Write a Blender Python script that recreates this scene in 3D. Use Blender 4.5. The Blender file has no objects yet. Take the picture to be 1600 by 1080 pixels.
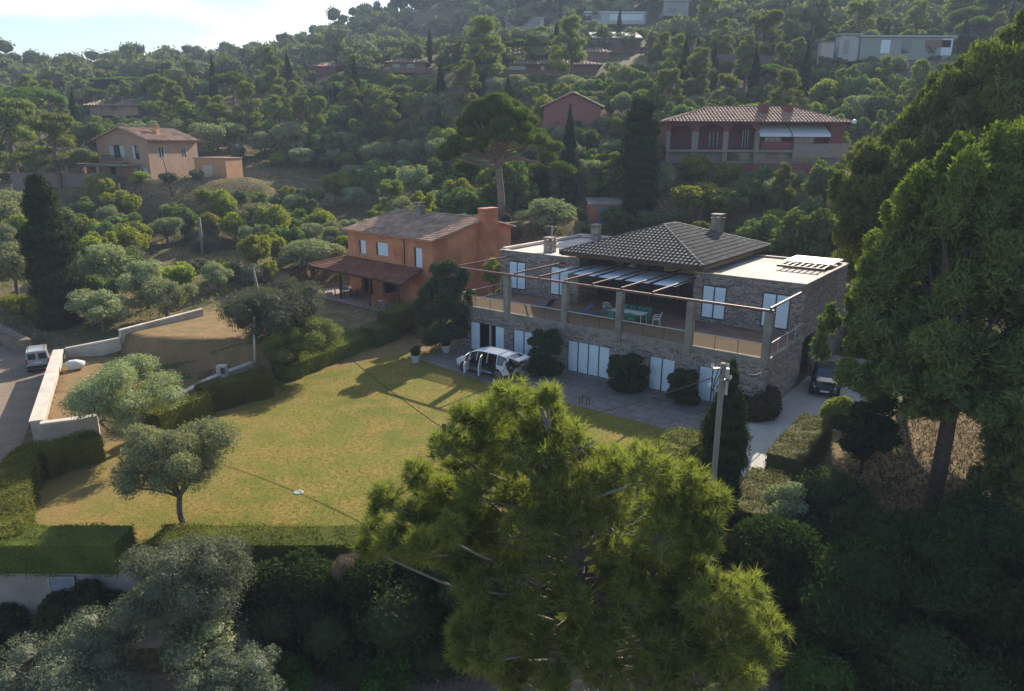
import bpy, bmesh, math, random
import numpy as np
from mathutils import Vector, Matrix
R = math.radians
sc = bpy.context.scene
# ---------------------------------------------------------------- camera
FPX, PITCH, ROLL, CAMH = 1111.5, R(15.643), R(0.295), 15.0
cam = bpy.data.cameras.new('camera'); camo = bpy.data.objects.new('camera', cam); sc.collection.objects.link(camo)
cam.sensor_width = 36.0; cam.lens = 36.0*FPX/1600; cam.clip_start = 0.1; cam.clip_end = 5000
camo.matrix_world = Matrix.Translation((0, 0, CAMH)) @ Matrix.Rotation(R(90)-PITCH, 4, 'X') @ Matrix.Rotation(ROLL, 4, 'Z')
sc.camera = camo
# ---------------------------------------------------------------- light
SUN_DIR = Vector((0.400, 0.917, math.tan(R(28.5)))).normalized()
SUN_EL = math.asin(SUN_DIR.z); SUN_AZ = math.atan2(SUN_DIR.x, SUN_DIR.y)
world = bpy.data.worlds.new('World'); sc.world = world; world.use_nodes = True
wn = world.node_tree; wn.nodes.clear()
sky = wn.nodes.new('ShaderNodeTexSky'); sky.sky_type = 'NISHITA'; sky.sun_disc = False
sky.sun_elevation = SUN_EL; sky.sun_rotation = SUN_AZ
sky.air_density = 1.0; sky.dust_density = 0.8; sky.ozone_density = 1.5
tc = wn.nodes.new('ShaderNodeTexCoord'); mp = wn.nodes.new('ShaderNodeMapping'); mp.inputs['Scale'].default_value = (1.0, 1.0, 4.5)
nz = wn.nodes.new('ShaderNodeTexNoise'); nz.inputs['Scale'].default_value = 2.6; nz.inputs['Detail'].default_value = 6; nz.inputs['Roughness'].default_value = 0.5
cr = wn.nodes.new('ShaderNodeValToRGB'); cr.color_ramp.elements[0].position = 0.44; cr.color_ramp.elements[1].position = 0.60
mx = wn.nodes.new('ShaderNodeMix'); mx.data_type = 'RGBA'
mx.inputs[7].default_value = (9.0, 9.6, 10.2, 1)
bg = wn.nodes.new('ShaderNodeBackground'); bg.inputs['Strength'].default_value = 0.09
wo = wn.nodes.new('ShaderNodeOutputWorld')
L = wn.links.new
L(tc.outputs['Generated'], mp.inputs['Vector']); L(mp.outputs[0], nz.inputs['Vector']); L(nz.outputs[0], cr.inputs[0])
_s = wn.nodes.new('ShaderNodeSeparateXYZ'); _r = wn.nodes.new('ShaderNodeMapRange'); _r.inputs[1].default_value = .2; _r.inputs[2].default_value = .7   # thin bright cloud only in the half of the sky round the sun
_m = wn.nodes.new('ShaderNodeMath'); _m.operation = 'MULTIPLY'; L(tc.outputs['Generated'], _s.inputs[0]); L(_s.outputs[1], _r.inputs[0]); L(_r.outputs[0], _m.inputs[0]); L(cr.outputs[0], _m.inputs[1]); L(_m.outputs[0], mx.inputs[0]); L(sky.outputs[0], mx.inputs[6]); L(mx.outputs[2], bg.inputs[0]); L(bg.outputs[0], wo.inputs[0])
sl = bpy.data.lights.new('sun', 'SUN'); sl.energy = 5.0; sl.angle = R(0.5); sl.color = (1.0, 0.89, 0.72)
so = bpy.data.objects.new('sun', sl); sc.collection.objects.link(so)
so.rotation_euler = (-SUN_DIR).to_track_quat('-Z', 'Y').to_euler(); so.location = (40, 90, 120)
sc.view_settings.view_transform = 'Standard'; sc.view_settings.look = 'None'
sc.view_settings.exposure = 1.12; sc.view_settings.gamma = 1.0; sc.view_settings.use_curve_mapping = False
cy = sc.cycles
cy.max_bounces = 6; cy.diffuse_bounces = 3; cy.glossy_bounces = 2; cy.transmission_bounces = 3; cy.volume_bounces = 0; cy.transparent_max_bounces = 8
cy.caustics_reflective = False; cy.caustics_refractive = False

rnd = random.Random(7)
# ---------------------------------------------------------------- layout helpers: photo pixel (1600x1080) -> world point
cp_, sp_ = math.cos(PITCH), math.sin(PITCH)
def ray(x, y):
    a = x-800; b = y-540; c, s = math.cos(ROLL), math.sin(ROLL)
    u = (a*c+b*s)/FPX; v = (-a*s+b*c)/FPX
    return (u, cp_-v*sp_, -sp_-v*cp_)
def P(x, y, z=0.0):
    d = ray(x, y); t = (z-CAMH)/d[2]; return (d[0]*t, d[1]*t, z)
def D(x, y, Y):
    d = ray(x, y); t = Y/d[1]; return (d[0]*t, Y, CAMH+d[2]*t)
def proj(w):
    x, y, z = w[0], w[1], w[2]-CAMH
    d = y*cp_-z*sp_; U = y*sp_+z*cp_
    if d < 0.5: return (-9999, -9999, 1)
    u = FPX*x/d; v = -FPX*U/d
    return (800+u*math.cos(ROLL)-v*math.sin(ROLL), 540+u*math.sin(ROLL)+v*math.cos(ROLL), d)

# ---------------------------------------------------------------- materials
MATS = {}
def _new(name):
    m = bpy.data.materials.new(name); m.use_nodes = True; nt = m.node_tree
    b = nt.nodes.get('Principled BSDF'); MATS[name] = m
    return m, nt, b
def c4(c): return (c[0], c[1], c[2], 1)
def mat(name, col, rough=0.7, var=0.12, scale=3.0, metal=0.0, bump=0.0, bscale=20.0, spec=0.3, dirt=None, dscale=0.6):
    """plain surface: colour broken up by two noises, optional second colour in patches, bump"""
    if name in MATS: return MATS[name]
    m, nt, b = _new(name); N = nt.nodes.new; K = nt.links.new
    t = N('ShaderNodeTexCoord'); n = N('ShaderNodeTexNoise'); n.inputs['Scale'].default_value = scale; n.inputs['Detail'].default_value = 5
    K(t.outputs['Object'], n.inputs['Vector'])
    r = N('ShaderNodeMapRange'); r.inputs[1].default_value = 0.3; r.inputs[2].default_value = 0.7; r.inputs[3].default_value = 1-var; r.inputs[4].default_value = 1+var
    K(n.outputs[0], r.inputs[0])
    mul = N('ShaderNodeVectorMath'); mul.operation = 'SCALE'; mul.inputs[0].default_value = col[:3]; K(r.outputs[0], mul.inputs['Scale'])
    out = mul.outputs[0]
    if dirt:
        n2 = N('ShaderNodeTexNoise'); n2.inputs['Scale'].default_value = dscale; n2.inputs['Detail'].default_value = 7; n2.inputs['Roughness'].default_value = .65; K(t.outputs['Object'], n2.inputs['Vector'])
        rr = N('ShaderNodeValToRGB'); rr.color_ramp.elements[0].position = .45; rr.color_ramp.elements[1].position = .62; K(n2.outputs[0], rr.inputs[0])
        mm = N('ShaderNodeMix'); mm.data_type = 'RGBA'; K(rr.outputs[0], mm.inputs[0]); K(out, mm.inputs[6]); mm.inputs[7].default_value = c4(dirt); out = mm.outputs[2]
    K(out, b.inputs['Base Color'])
    b.inputs['Roughness'].default_value = rough; b.inputs['Metallic'].default_value = metal; b.inputs['Specular IOR Level'].default_value = spec
    if bump:
        n3 = N('ShaderNodeTexNoise'); n3.inputs['Scale'].default_value = bscale; n3.inputs['Detail'].default_value = 4; K(t.outputs['Object'], n3.inputs['Vector'])
        bp = N('ShaderNodeBump'); bp.inputs['Strength'].default_value = bump; bp.inputs['Distance'].default_value = 0.05; K(n3.outputs[0], bp.inputs['Height']); K(bp.outputs[0], b.inputs['Normal'])
    return m
def leafmat(name, c1, c2, trans=(0.2, 0.3, 0.05), tf=0.35, nscale=0.9, hv=0.12):
    if name in MATS: return MATS[name]
    m, nt, b = _new(name); nt.nodes.remove(b); N = nt.nodes.new; K = nt.links.new
    t = N('ShaderNodeTexCoord'); n = N('ShaderNodeTexNoise'); n.inputs['Scale'].default_value = nscale; n.inputs['Detail'].default_value = 4
    K(t.outputs['Object'], n.inputs['Vector'])
    g = N('ShaderNodeNewGeometry')
    ad = N('ShaderNodeMath'); ad.operation = 'MULTIPLY_ADD'; ad.inputs[1].default_value = 0.5; K(g.outputs['Random Per Island'], ad.inputs[0]); 
    sb = N('ShaderNodeMath'); sb.operation = 'SUBTRACT'; sb.inputs[1].default_value = 0.25; K(n.outputs[0], sb.inputs[0]); K(sb.outputs[0], ad.inputs[2])
    mm = N('ShaderNodeMix'); mm.data_type = 'RGBA'; mm.clamp_factor = True; K(ad.outputs[0], mm.inputs[0]); mm.inputs[6].default_value = c4(c1); mm.inputs[7].default_value = c4(c2)
    oi = N('ShaderNodeObjectInfo'); hs = N('ShaderNodeHueSaturation')
    r = N('ShaderNodeMapRange'); r.inputs[3].default_value = 0.5-0.025; r.inputs[4].default_value = 0.5+0.02; K(oi.outputs['Random'], r.inputs[0]); K(r.outputs[0], hs.inputs['Hue'])
    r2 = N('ShaderNodeMapRange'); r2.inputs[3].default_value = 1-hv*1.6; r2.inputs[4].default_value = 1+hv*2; K(oi.outputs['Random'], r2.inputs[0]); K(r2.outputs[0], hs.inputs['Value'])
    K(mm.outputs[2], hs.inputs['Color'])
    d = N('ShaderNodeBsdfDiffuse'); K(hs.outputs[0], d.inputs[0])
    tr = N('ShaderNodeBsdfTranslucent'); m2 = N('ShaderNodeMix'); m2.data_type = 'RGBA'; m2.blend_type = 'MULTIPLY'; m2.inputs[0].default_value = 1.0
    K(hs.outputs[0], m2.inputs[6]); m2.inputs[7].default_value = (trans[0]*10, trans[1]*10, trans[2]*10, 1); K(m2.outputs[2], tr.inputs[0])
    gl = N('ShaderNodeBsdfGlossy'); gl.inputs['Roughness'].default_value = 0.6; gl.inputs[0].default_value = (.5, .5, .5, 1)
    ms = N('ShaderNodeMixShader'); ms.inputs[0].default_value = tf; K(d.outputs[0], ms.inputs[1]); K(tr.outputs[0], ms.inputs[2])
    m3 = N('ShaderNodeMixShader'); m3.inputs[0].default_value = 0.012; K(ms.outputs[0], m3.inputs[1]); K(gl.outputs[0], m3.inputs[2])
    K(m3.outputs[0], nt.nodes['Material Output'].inputs[0])
    return m
def groundmat(name, cols, scales=(0.08, 0.9, 9.0), bump=0.6, rough=0.95):
    """cols: four colours mixed by three noises of different scale"""
    m, nt, b = _new(name); N = nt.nodes.new; K = nt.links.new
    t = N('ShaderNodeTexCoord'); prev = None
    for i, s in enumerate(scales):
        n = N('ShaderNodeTexNoise'); n.inputs['Scale'].default_value = s; n.inputs['Detail'].default_value = 6; n.inputs['Roughness'].default_value = .6
        mpn = N('ShaderNodeMapping'); mpn.inputs['Location'].default_value = (3.1*i, 7.7*i, 0); K(t.outputs['Object'], mpn.inputs[0]); K(mpn.outputs[0], n.inputs['Vector'])
        rr = N('ShaderNodeValToRGB'); rr.color_ramp.elements[0].position = .42; rr.color_ramp.elements[1].position = .60; K(n.outputs[0], rr.inputs[0])
        mm = N('ShaderNodeMix'); mm.data_type = 'RGBA'; K(rr.outputs[0], mm.inputs[0])
        if prev is None: mm.inputs[6].default_value = c4(cols[0])
        else: K(prev, mm.inputs[6])
        mm.inputs[7].default_value = c4(cols[i+1]); prev = mm.outputs[2]
    K(prev, b.inputs['Base Color']); b.inputs['Roughness'].default_value = rough; b.inputs['Specular IOR Level'].default_value = .1
    n3 = N('ShaderNodeTexNoise'); n3.inputs['Scale'].default_value = 14; n3.inputs['Detail'].default_value = 5; K(t.outputs['Object'], n3.inputs['Vector'])
    bp = N('ShaderNodeBump'); bp.inputs['Strength'].default_value = bump; bp.inputs['Distance'].default_value = 0.08; K(n3.outputs[0], bp.inputs['Height']); K(bp.outputs[0], b.inputs['Normal'])
    return m
def stonemat(name, c1, c2, mortar, bw=0.34, bh=0.11, ms=0.014):
    m, nt, b = _new(name); N = nt.nodes.new; K = nt.links.new
    t = N('ShaderNodeTexCoord'); sx = N('ShaderNodeSeparateXYZ'); K(t.outputs['Object'], sx.inputs[0])
    ad = N('ShaderNodeMath'); ad.operation = 'ADD'; K(sx.outputs[0], ad.inputs[0]); K(sx.outputs[1], ad.inputs[1])
    nn = N('ShaderNodeTexNoise'); nn.inputs['Scale'].default_value = 2.2; nn.inputs['Detail'].default_value = 3; K(t.outputs['Object'], nn.inputs['Vector'])
    sc2 = N('ShaderNodeVectorMath'); sc2.operation = 'SCALE'; sc2.inputs['Scale'].default_value = 0.22; K(nn.outputs['Color'], sc2.inputs[0])
    cb = N('ShaderNodeCombineXYZ'); K(ad.outputs[0], cb.inputs[0]); K(sx.outputs[2], cb.inputs[1])
    av = N('ShaderNodeVectorMath'); av.operation = 'ADD'; K(cb.outputs[0], av.inputs[0]); K(sc2.outputs[0], av.inputs[1])
    br = N('ShaderNodeTexBrick'); br.inputs['Scale'].default_value = 1; br.inputs['Brick Width'].default_value = bw; br.inputs['Row Height'].default_value = bh
    br.inputs['Mortar Size'].default_value = ms; br.inputs['Mortar Smooth'].default_value = .3; br.inputs['Bias'].default_value = 0
    br.inputs['Color1'].default_value = c4(c1); br.inputs['Color2'].default_value = c4(c2); br.inputs['Mortar'].default_value = c4(mortar)
    br.squash = 1.7; br.squash_frequency = 3; br.offset_frequency = 2
    K(av.outputs[0], br.inputs['Vector'])
    n2 = N('ShaderNodeTexNoise'); n2.inputs['Scale'].default_value = 5; n2.inputs['Detail'].default_value = 6; n2.inputs['Roughness'].default_value = .7; K(t.outputs['Object'], n2.inputs['Vector'])
    r = N('ShaderNodeMapRange'); r.inputs[1].default_value = .3; r.inputs[2].default_value = .7; r.inputs[3].default_value = .45; r.inputs[4].default_value = 1.6; K(n2.outputs[0], r.inputs[0])
    v = N('ShaderNodeVectorMath'); v.operation = 'SCALE'; K(br.outputs[0], v.inputs[0]); K(r.outputs[0], v.inputs['Scale'])
    K(v.outputs[0], b.inputs['Base Color']); b.inputs['Roughness'].default_value = .9; b.inputs['Specular IOR Level'].default_value = .15
    bp = N('ShaderNodeBump'); bp.inputs['Strength'].default_value = .8; bp.inputs['Distance'].default_value = 0.04; bp.invert = True; K(br.outputs['Fac'], bp.inputs['Height']); K(bp.outputs[0], b.inputs['Normal'])
    return m
def glassmat(name, col=(0.03, 0.04, 0.05), rough=0.08):
    if name in MATS: return MATS[name]
    m, nt, b = _new(name); b.inputs['Base Color'].default_value = c4(col); b.inputs['Roughness'].default_value = rough; b.inputs['Specular IOR Level'].default_value = .8
    b.inputs['Coat Weight'].default_value = .3
    return m
def sheermat(name, col, alpha):
    m, nt, b = _new(name); N = nt.nodes.new; K = nt.links.new
    d = N('ShaderNodeBsdfDiffuse'); d.inputs[0].default_value = c4(col); tl = N('ShaderNodeBsdfTranslucent'); tl.inputs[0].default_value = c4(col)
    a1 = N('ShaderNodeMixShader'); a1.inputs[0].default_value = .5; K(d.outputs[0], a1.inputs[1]); K(tl.outputs[0], a1.inputs[2])
    tp = N('ShaderNodeBsdfTransparent'); ms = N('ShaderNodeMixShader'); ms.inputs[0].default_value = alpha; K(tp.outputs[0], ms.inputs[1]); K(a1.outputs[0], ms.inputs[2])
    K(ms.outputs[0], nt.nodes['Material Output'].inputs[0]); return m

# ---------------------------------------------------------------- mesh builder
class MB:
    def __init__(s): s.v = []; s.f = []
    def add(s, vs, fs):
        n = len(s.v); s.v += [tuple(v) for v in vs]; s.f += [tuple(n+i for i in f) for f in fs]; return s
    def box(s, x0, x1, y0, y1, z0, z1, M=None):
        vs = [(x0,y0,z0),(x1,y0,z0),(x1,y1,z0),(x0,y1,z0),(x0,y0,z1),(x1,y0,z1),(x1,y1,z1),(x0,y1,z1)]
        if M is not None: vs = [tuple(M @ Vector(v)) for v in vs]
        return s.add(vs, [(0,3,2,1),(4,5,6,7),(0,1,5,4),(1,2,6,5),(2,3,7,6),(3,0,4,7)])
    def tube(s, pts, rad, n=8, cap=True):
        pts = [Vector(p) for p in pts]
        if not hasattr(rad, '__len__'): rad = [rad]*len(pts)
        rings = []; up = None
        for i, p in enumerate(pts):
            a = pts[max(i-1, 0)]; b = pts[min(i+1, len(pts)-1)]; t = (b-a)
            if t.length < 1e-9: t = Vector((0, 0, 1))
            t.normalize()
            if up is None: up = t.orthogonal().normalized()
            up = (up - t*up.dot(t)); up = up.normalized() if up.length > 1e-6 else t.orthogonal().normalized()
            w = t.cross(up)
            rings.append([p + (up*math.cos(2*math.pi*k/n) + w*math.sin(2*math.pi*k/n))*rad[i] for k in range(n)])
        vs = [q for r in rings for q in r]; fs = []
        for i in range(len(rings)-1):
            for k in range(n): fs.append((i*n+k, i*n+(k+1) % n, (i+1)*n+(k+1) % n, (i+1)*n+k))
        if cap: fs.append(tuple(range(n-1, -1, -1))); fs.append(tuple((len(rings)-1)*n+k for k in range(n)))
        return s.add(vs, fs)
    def lathe(s, prof, c=(0, 0, 0), n=12, axis='z'):
        vs = []
        for r_, h in prof:
            for k in range(n):
                a = 2*math.pi*k/n; q = (r_*math.cos(a), r_*math.sin(a), h)
                if axis == 'y': q = (q[0], q[2], q[1])
                vs.append((c[0]+q[0], c[1]+q[1], c[2]+q[2]))
        fs = [(i*n+k, i*n+(k+1) % n, (i+1)*n+(k+1) % n, (i+1)*n+k) for i in range(len(prof)-1) for k in range(n)]
        return s.add(vs, fs)
    def prism(s, poly, z0, z1):
        n = len(poly); z1s = z1 if hasattr(z1, '__len__') else [z1]*n; z0s = z0 if hasattr(z0, '__len__') else [z0]*n
        vs = [(p[0], p[1], z0s[i]) for i, p in enumerate(poly)] + [(p[0], p[1], z1s[i]) for i, p in enumerate(poly)]
        return s.add(vs, [tuple(range(n-1, -1, -1)), tuple(range(n, 2*n))] + [(i, (i+1) % n, n+(i+1) % n, n+i) for i in range(n)])
    def build(s, name, m, parent=None, smooth=False, bevel=0):
        me = bpy.data.meshes.new(name); me.from_pydata(s.v, [], s.f); me.materials.append(m)
        if smooth: me.polygons.foreach_set('use_smooth', [True]*len(me.polygons))
        me.update(); o = bpy.data.objects.new(name, me); sc.collection.objects.link(o)
        if parent is not None: o.parent = parent
        if bevel:
            md = o.modifiers.new('bevel', 'BEVEL'); md.width = bevel; md.segments = 2; md.limit_method = 'ANGLE'
        return o
def npmesh(name, V, Fq, m, parent=None, mats=None, midx=None, smooth=False):
    """fast mesh from arrays; Fq is (n,3) or (n,4)"""
    me = bpy.data.meshes.new(name); k = Fq.shape[1]; nf = len(Fq)
    me.vertices.add(len(V)); me.vertices.foreach_set('co', V.astype(np.float32).ravel())
    me.loops.add(nf*k); me.loops.foreach_set('vertex_index', Fq.astype(np.int32).ravel())
    me.polygons.add(nf); me.polygons.foreach_set('loop_start', np.arange(0, nf*k, k, dtype=np.int32))
    for mm in (mats or [m]): me.materials.append(mm)
    if midx is not None: me.polygons.foreach_set('material_index', midx.astype(np.int32))
    me.polygons.foreach_set('use_smooth', [smooth]*nf)
    me.update(calc_edges=True)
    if parent is False: return me
    o = bpy.data.objects.new(name, me); sc.collection.objects.link(o)
    if parent is not None: o.parent = parent
    return o
def tag(o, label, cat=None, group=None):
    o['label'] = label
    if cat: o['category'] = cat
    if group: o['group'] = group
    return o
def thing(name, label, cat, loc=(0, 0, 0), rz=0.0, group=None):
    o = bpy.data.objects.new(name, None); sc.collection.objects.link(o); o.location = loc; o.rotation_euler = (0, 0, rz); o.empty_display_size = .2
    return tag(o, label, cat, group)
def copy_tree(root, loc=None, rz=None, label=None, group=None, scale=None):
    r = root.copy(); sc.collection.objects.link(r)
    for ch in root.children:
        c = ch.copy(); sc.collection.objects.link(c); c.parent = r
        for g in ch.children:
            d = g.copy(); sc.collection.objects.link(d); d.parent = c
    if loc is not None: r.location = loc
    if rz is not None: r.rotation_euler = (0, 0, rz)
    if label: r['label'] = label
    if group: r['group'] = group
    if scale: r.scale = scale
    return r
def structure(o): o['kind'] = 'structure'; return o

# ---------------------------------------------------------------- terrain height
CP = []
def cpx(px, py, Y, dz=0):
    q = D(px, py, Y); CP.append((q[0], q[1], q[2]+dz))
for a in [(0,400,75),(100,420,70),(300,392,82),(450,395,80),(150,300,99),(0,300,98),(300,305,105),(500,325,105),(620,310,108),(200,276,107),(350,272,112),(500,255,125),(640,255,125),
          (0,235,140),(150,176,175),(300,195,150),(450,185,160),(600,185,150),(0,130,250),(200,128,265),(300,132,270),(420,100,300),(540,60,310),(620,22,335),(700,62,285),(820,52,270),
          (780,345,85),(885,330,82),(1000,347,77),(945,347,86),(700,310,105),(890,190,118),(830,110,168),(640,108,175),(960,112,165),(960,82,190),(1040,28,250),(850,-30,340),
          (1180,270,90),(1040,268,92),(1325,272,88),(1240,402,64),(1150,395,64),(1100,200,115),(1250,150,140),(1400,100,158),(1300,100,158),(1500,104,155),(1100,30,235),(1300,25,225),
          (1500,30,215),(1600,-20,235),(1100,-70,340),(1500,-110,330),(1600,400,52),(1500,600,41),(1700,600,35),(1800,300,70),(-150,400,70),(-150,240,140),(-100,130,260),(1750,100,150)]: cpx(*a)
CP += [(-20,30,0),(0,30,0),(0,45,0),(-10,50,0),(15,35,0),(-35,45,0),(-50,50,0),(-50,30,-1),(18,28,0.3),(28,28,0.6),(35,30,1.0),(0,15,-3),(-30,10,-3.5),(30,10,-2),(45,20,0.5),(-60,60,2.0),
       (-400,300,22),(-300,420,30),(-120,420,26),(0,480,90),(300,450,150),(420,250,110),(150,60,40),(200,150,75),(-200,100,4),(-200,0,0),(100,0,3)]
CP = np.array(CP, float)
def _phi(r2): return np.where(r2 > 0, 0.5*r2*np.log(np.maximum(r2, 1e-9)), 0)
_n = len(CP); _d2 = ((CP[:, None, :2]-CP[None, :, :2])**2).sum(-1)/1e4
_A = np.zeros((_n+3, _n+3)); _A[:_n, :_n] = _phi(_d2)+np.eye(_n)*2e-4; _A[:_n, _n] = 1; _A[:_n, _n+1:] = CP[:, :2]/100; _A[_n, :_n] = 1; _A[_n+1:, :_n] = CP[:, :2].T/100
_w = np.linalg.solve(_A, np.concatenate([CP[:, 2], [0, 0, 0]]))
def tps(X, Y):
    X = np.asarray(X, float); Y = np.asarray(Y, float); sh = X.shape; x = X.ravel(); y = Y.ravel(); out = np.zeros(len(x))
    for i in range(0, len(x), 20000):
        a = x[i:i+20000]; b = y[i:i+20000]
        d2 = ((a[:, None]-CP[None, :, 0])**2+(b[:, None]-CP[None, :, 1])**2)/1e4
        out[i:i+20000] = _phi(d2) @ _w[:_n] + _w[_n] + _w[_n+1]*a/100 + _w[_n+2]*b/100
    return out.reshape(sh)
def pdist(X, Y, poly):
    """distance to polygon, 0 inside"""
    best = np.full(X.shape, 1e18); ins = np.zeros(X.shape, bool); n = len(poly)
    for i in range(n):
        ax, ay = poly[i]; bx, by = poly[(i+1) % n]; dx, dy = bx-ax, by-ay
        t = np.clip(((X-ax)*dx+(Y-ay)*dy)/(dx*dx+dy*dy), 0, 1)
        best = np.minimum(best, (X-ax-t*dx)**2+(Y-ay-t*dy)**2)
        c = ((ay > Y) != (by > Y)); 
        with np.errstate(divide='ignore', invalid='ignore'): xi = ax+(Y-ay)*dx/(dy if dy else 1e-12)
        ins ^= (c & (X < xi))
    return np.where(ins, 0, np.sqrt(best))
# house frame
HA = R(-37.4); HO = (12.07, 40.75)
def hw(x, y, z=0):
    c, s = math.cos(HA), math.sin(HA); return (HO[0]+x*c-y*s, HO[1]+x*s+y*c, z)
def h2(x, y): return hw(x, y)[:2]
ZONES = [  # polygon, height, width of the bank outside it
    ([(-70,-10),(60,-10),(60,19.0),(14,20.5),(12.5,22.45),(-70,22.45)], -3.0, 3.0),
    ([h2(-24,18.5),h2(8,18.5),h2(8,32),h2(-24,30)], 3.4, 5.0),
    ([(-20,73),(-4,62),(3,70),(-9,82)], 1.2, 3.0),
    ([(-63,102),(-47,99),(-39,108),(-52,118),(-62,116)], 10.4, 5.0),
    ([(17,88),(43,88),(43,101),(17,101)], 12.3, 5.0),
    ([(-25,58.5),(-19.5,73),(-8,64),(-9,60),(-12,54.5),(-16,52)], 1.2, 2.5),
    ([(-27.5,48.4),(-24.3,54.6),(-21,56),(-15.5,50.5),(-15.8,45.5),(-20,46.5),(-25,47.2)], 2.3, 1.9),
    ([(-24.3,33.9),(-31,46.8),(-27.5,48.4),(-22.5,41.5),(-19.6,39.5),(-22.6,34)], 0.85, 0.15),
    ([(-24.9,33.2),(-28.2,39.5),(-31.8,46.6),(-35,52.5),(-37,53.0),(-60,55),(-60,23.3),(-23.5,23.3),(-23.5,30)], 0.0, 0.5),
    ([(-22.6,23.05),(12,22.8),(13.5,25.5),(20,27),(32,27.5),(33,36),(27,46),h2(6.2,14),h2(6.2,19),h2(-22,19),h2(-22.4,-1),(-9.0,59.5),(-12,53),(-16.2,44),(-18.7,39.5),(-21.5,33.3),(-23.2,31.5),(-23.4,28)], 0.0, 0.45),
]
def hmap(X, Y):
    h = tps(X, Y)
    und = (np.sin(X*0.21+1.3)*np.cos(Y*0.17)+np.sin(X*0.083+Y*0.11))*0.35*np.clip((Y-62)/20, 0, 1)
    h = h+und
    # old terraces on the slope
    st = 1.6; fr = h/st-np.floor(h/st); ter = (np.floor(h/st)+np.clip((fr-.72)/.28, 0, 1))*st
    k = np.clip((Y-70)/15, 0, 1)*np.clip((150-Y)/30, 0, 1)*0.75
    h = h*(1-k)+ter*k
    for poly, z, bl in ZONES:
        d = pdist(X, Y, poly); w = 1-np.clip(d/bl, 0, 1); w = w*w*(3-2*w); h = h*(1-w)+z*w
    return h
def gz(x, y): return float(hmap(np.array([float(x)]), np.array([float(y)]))[0])
def rayhit(px, py, y0=18, y1=420):
    """where a photo pixel's line of sight meets the ground"""
    d = ray(px, py); Ys = np.concatenate([np.arange(y0, 130, .5), np.arange(130, y1, 2.0)])
    t = Ys/d[1]; X = d[0]*t; Z = CAMH+d[2]*t; H = hmap(X, Ys); w = np.where(Z <= H)[0]
    if len(w) == 0: return None
    i = w[0]; return (float(X[i]), float(Ys[i]), float(H[i]))

M_soil = groundmat('hillside_ground', [(0.17,0.12,0.07),(0.10,0.11,0.04),(0.28,0.18,0.105),(0.08,0.08,0.035)], (0.05, 0.5, 4.0))
xs = np.concatenate([np.arange(-420,-60,9.0), np.arange(-60,50,0.6), np.arange(50,110,3.0), np.arange(110,430,10.0)])
ys = np.concatenate([np.arange(-40,14,4.0), np.arange(14,72,0.6), np.arange(72,150,1.8), np.arange(150,500,7.0)])
GX, GY = np.meshgrid(xs, ys); GZ = hmap(GX, GY); nx, ny = len(xs), len(ys)
ii = np.arange(nx*ny).reshape(ny, nx); FQ = np.stack([ii[:-1,:-1], ii[:-1,1:], ii[1:,1:], ii[1:,:-1]], -1).reshape(-1, 4)
structure(npmesh('ground', np.stack([GX, GY, GZ], -1).reshape(-1, 3), FQ, M_soil, smooth=True))
def sheet(name, poly, z, m, kind='structure', follow=False, step=0.5):
    """a flat or ground-following sheet inside a polygon"""
    if not follow:
        mb = MB(); mb.prism(poly, z-0.05, z); o = mb.build(name, m)
    else:
        px = [p[0] for p in poly]; py = [p[1] for p in poly]
        X, Y = np.meshgrid(np.arange(min(px), max(px)+step, step), np.arange(min(py), max(py)+step, step))
        ins = pdist(X, Y, poly) < step*.6; Zh = hmap(X, Y)+z; n_y, n_x = X.shape; idx = np.arange(n_x*n_y).reshape(n_y, n_x)
        q = np.stack([idx[:-1,:-1], idx[:-1,1:], idx[1:,1:], idx[1:,:-1]], -1).reshape(-1, 4)
        k = (ins[:-1,:-1] & ins[:-1,1:] & ins[1:,1:] & ins[1:,:-1]).reshape(-1); q = q[k]
        V = np.stack([X, Y, Zh], -1).reshape(-1, 3); u, inv = np.unique(q, return_inverse=True); o = npmesh(name, V[u], inv.reshape(q.shape), m, smooth=True)
    o['kind'] = kind; return o
M_lawn = groundmat('lawn_grass', [(0.175,0.18,0.03),(0.10,0.14,0.02),(0.26,0.185,0.05),(0.14,0.12,0.026)], (0.14, 0.55, 5.0), bump=.5)
M_dry = groundmat('dry_garden_ground', [(0.30,0.19,0.10),(0.24,0.15,0.075),(0.17,0.15,0.05),(0.22,0.14,0.08)], (0.2, 1.1, 8.0))
M_road = groundmat('dusty_road', [(0.25,0.19,0.15),(0.20,0.155,0.125),(0.30,0.23,0.175),(0.18,0.14,0.11)], (0.15, 0.9, 12.0), bump=.2)
M_patio = groundmat('patio_concrete', [(0.24,0.215,0.20),(0.19,0.17,0.16),(0.27,0.245,0.225),(0.17,0.15,0.14)], (0.3, 1.4, 9.0), bump=.15)
_nt = M_patio.node_tree; _b = _nt.nodes['Principled BSDF']; _l = _b.inputs['Base Color'].links[0].from_socket; _tc = _nt.nodes.new('ShaderNodeTexCoord'); _mp = _nt.nodes.new('ShaderNodeMapping'); _mp.inputs['Rotation'].default_value = (0, 0, R(37.4)); _br = _nt.nodes.new('ShaderNodeTexBrick')
_br.inputs['Scale'].default_value = 1; _br.inputs['Brick Width'].default_value = 1.3; _br.inputs['Row Height'].default_value = .85; _br.inputs['Mortar Size'].default_value = .03; _br.inputs['Color1'].default_value = (1,1,1,1); _br.inputs['Color2'].default_value = (.82,.82,.82,1); _br.inputs['Mortar'].default_value = (.55,.55,.52,1)
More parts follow.
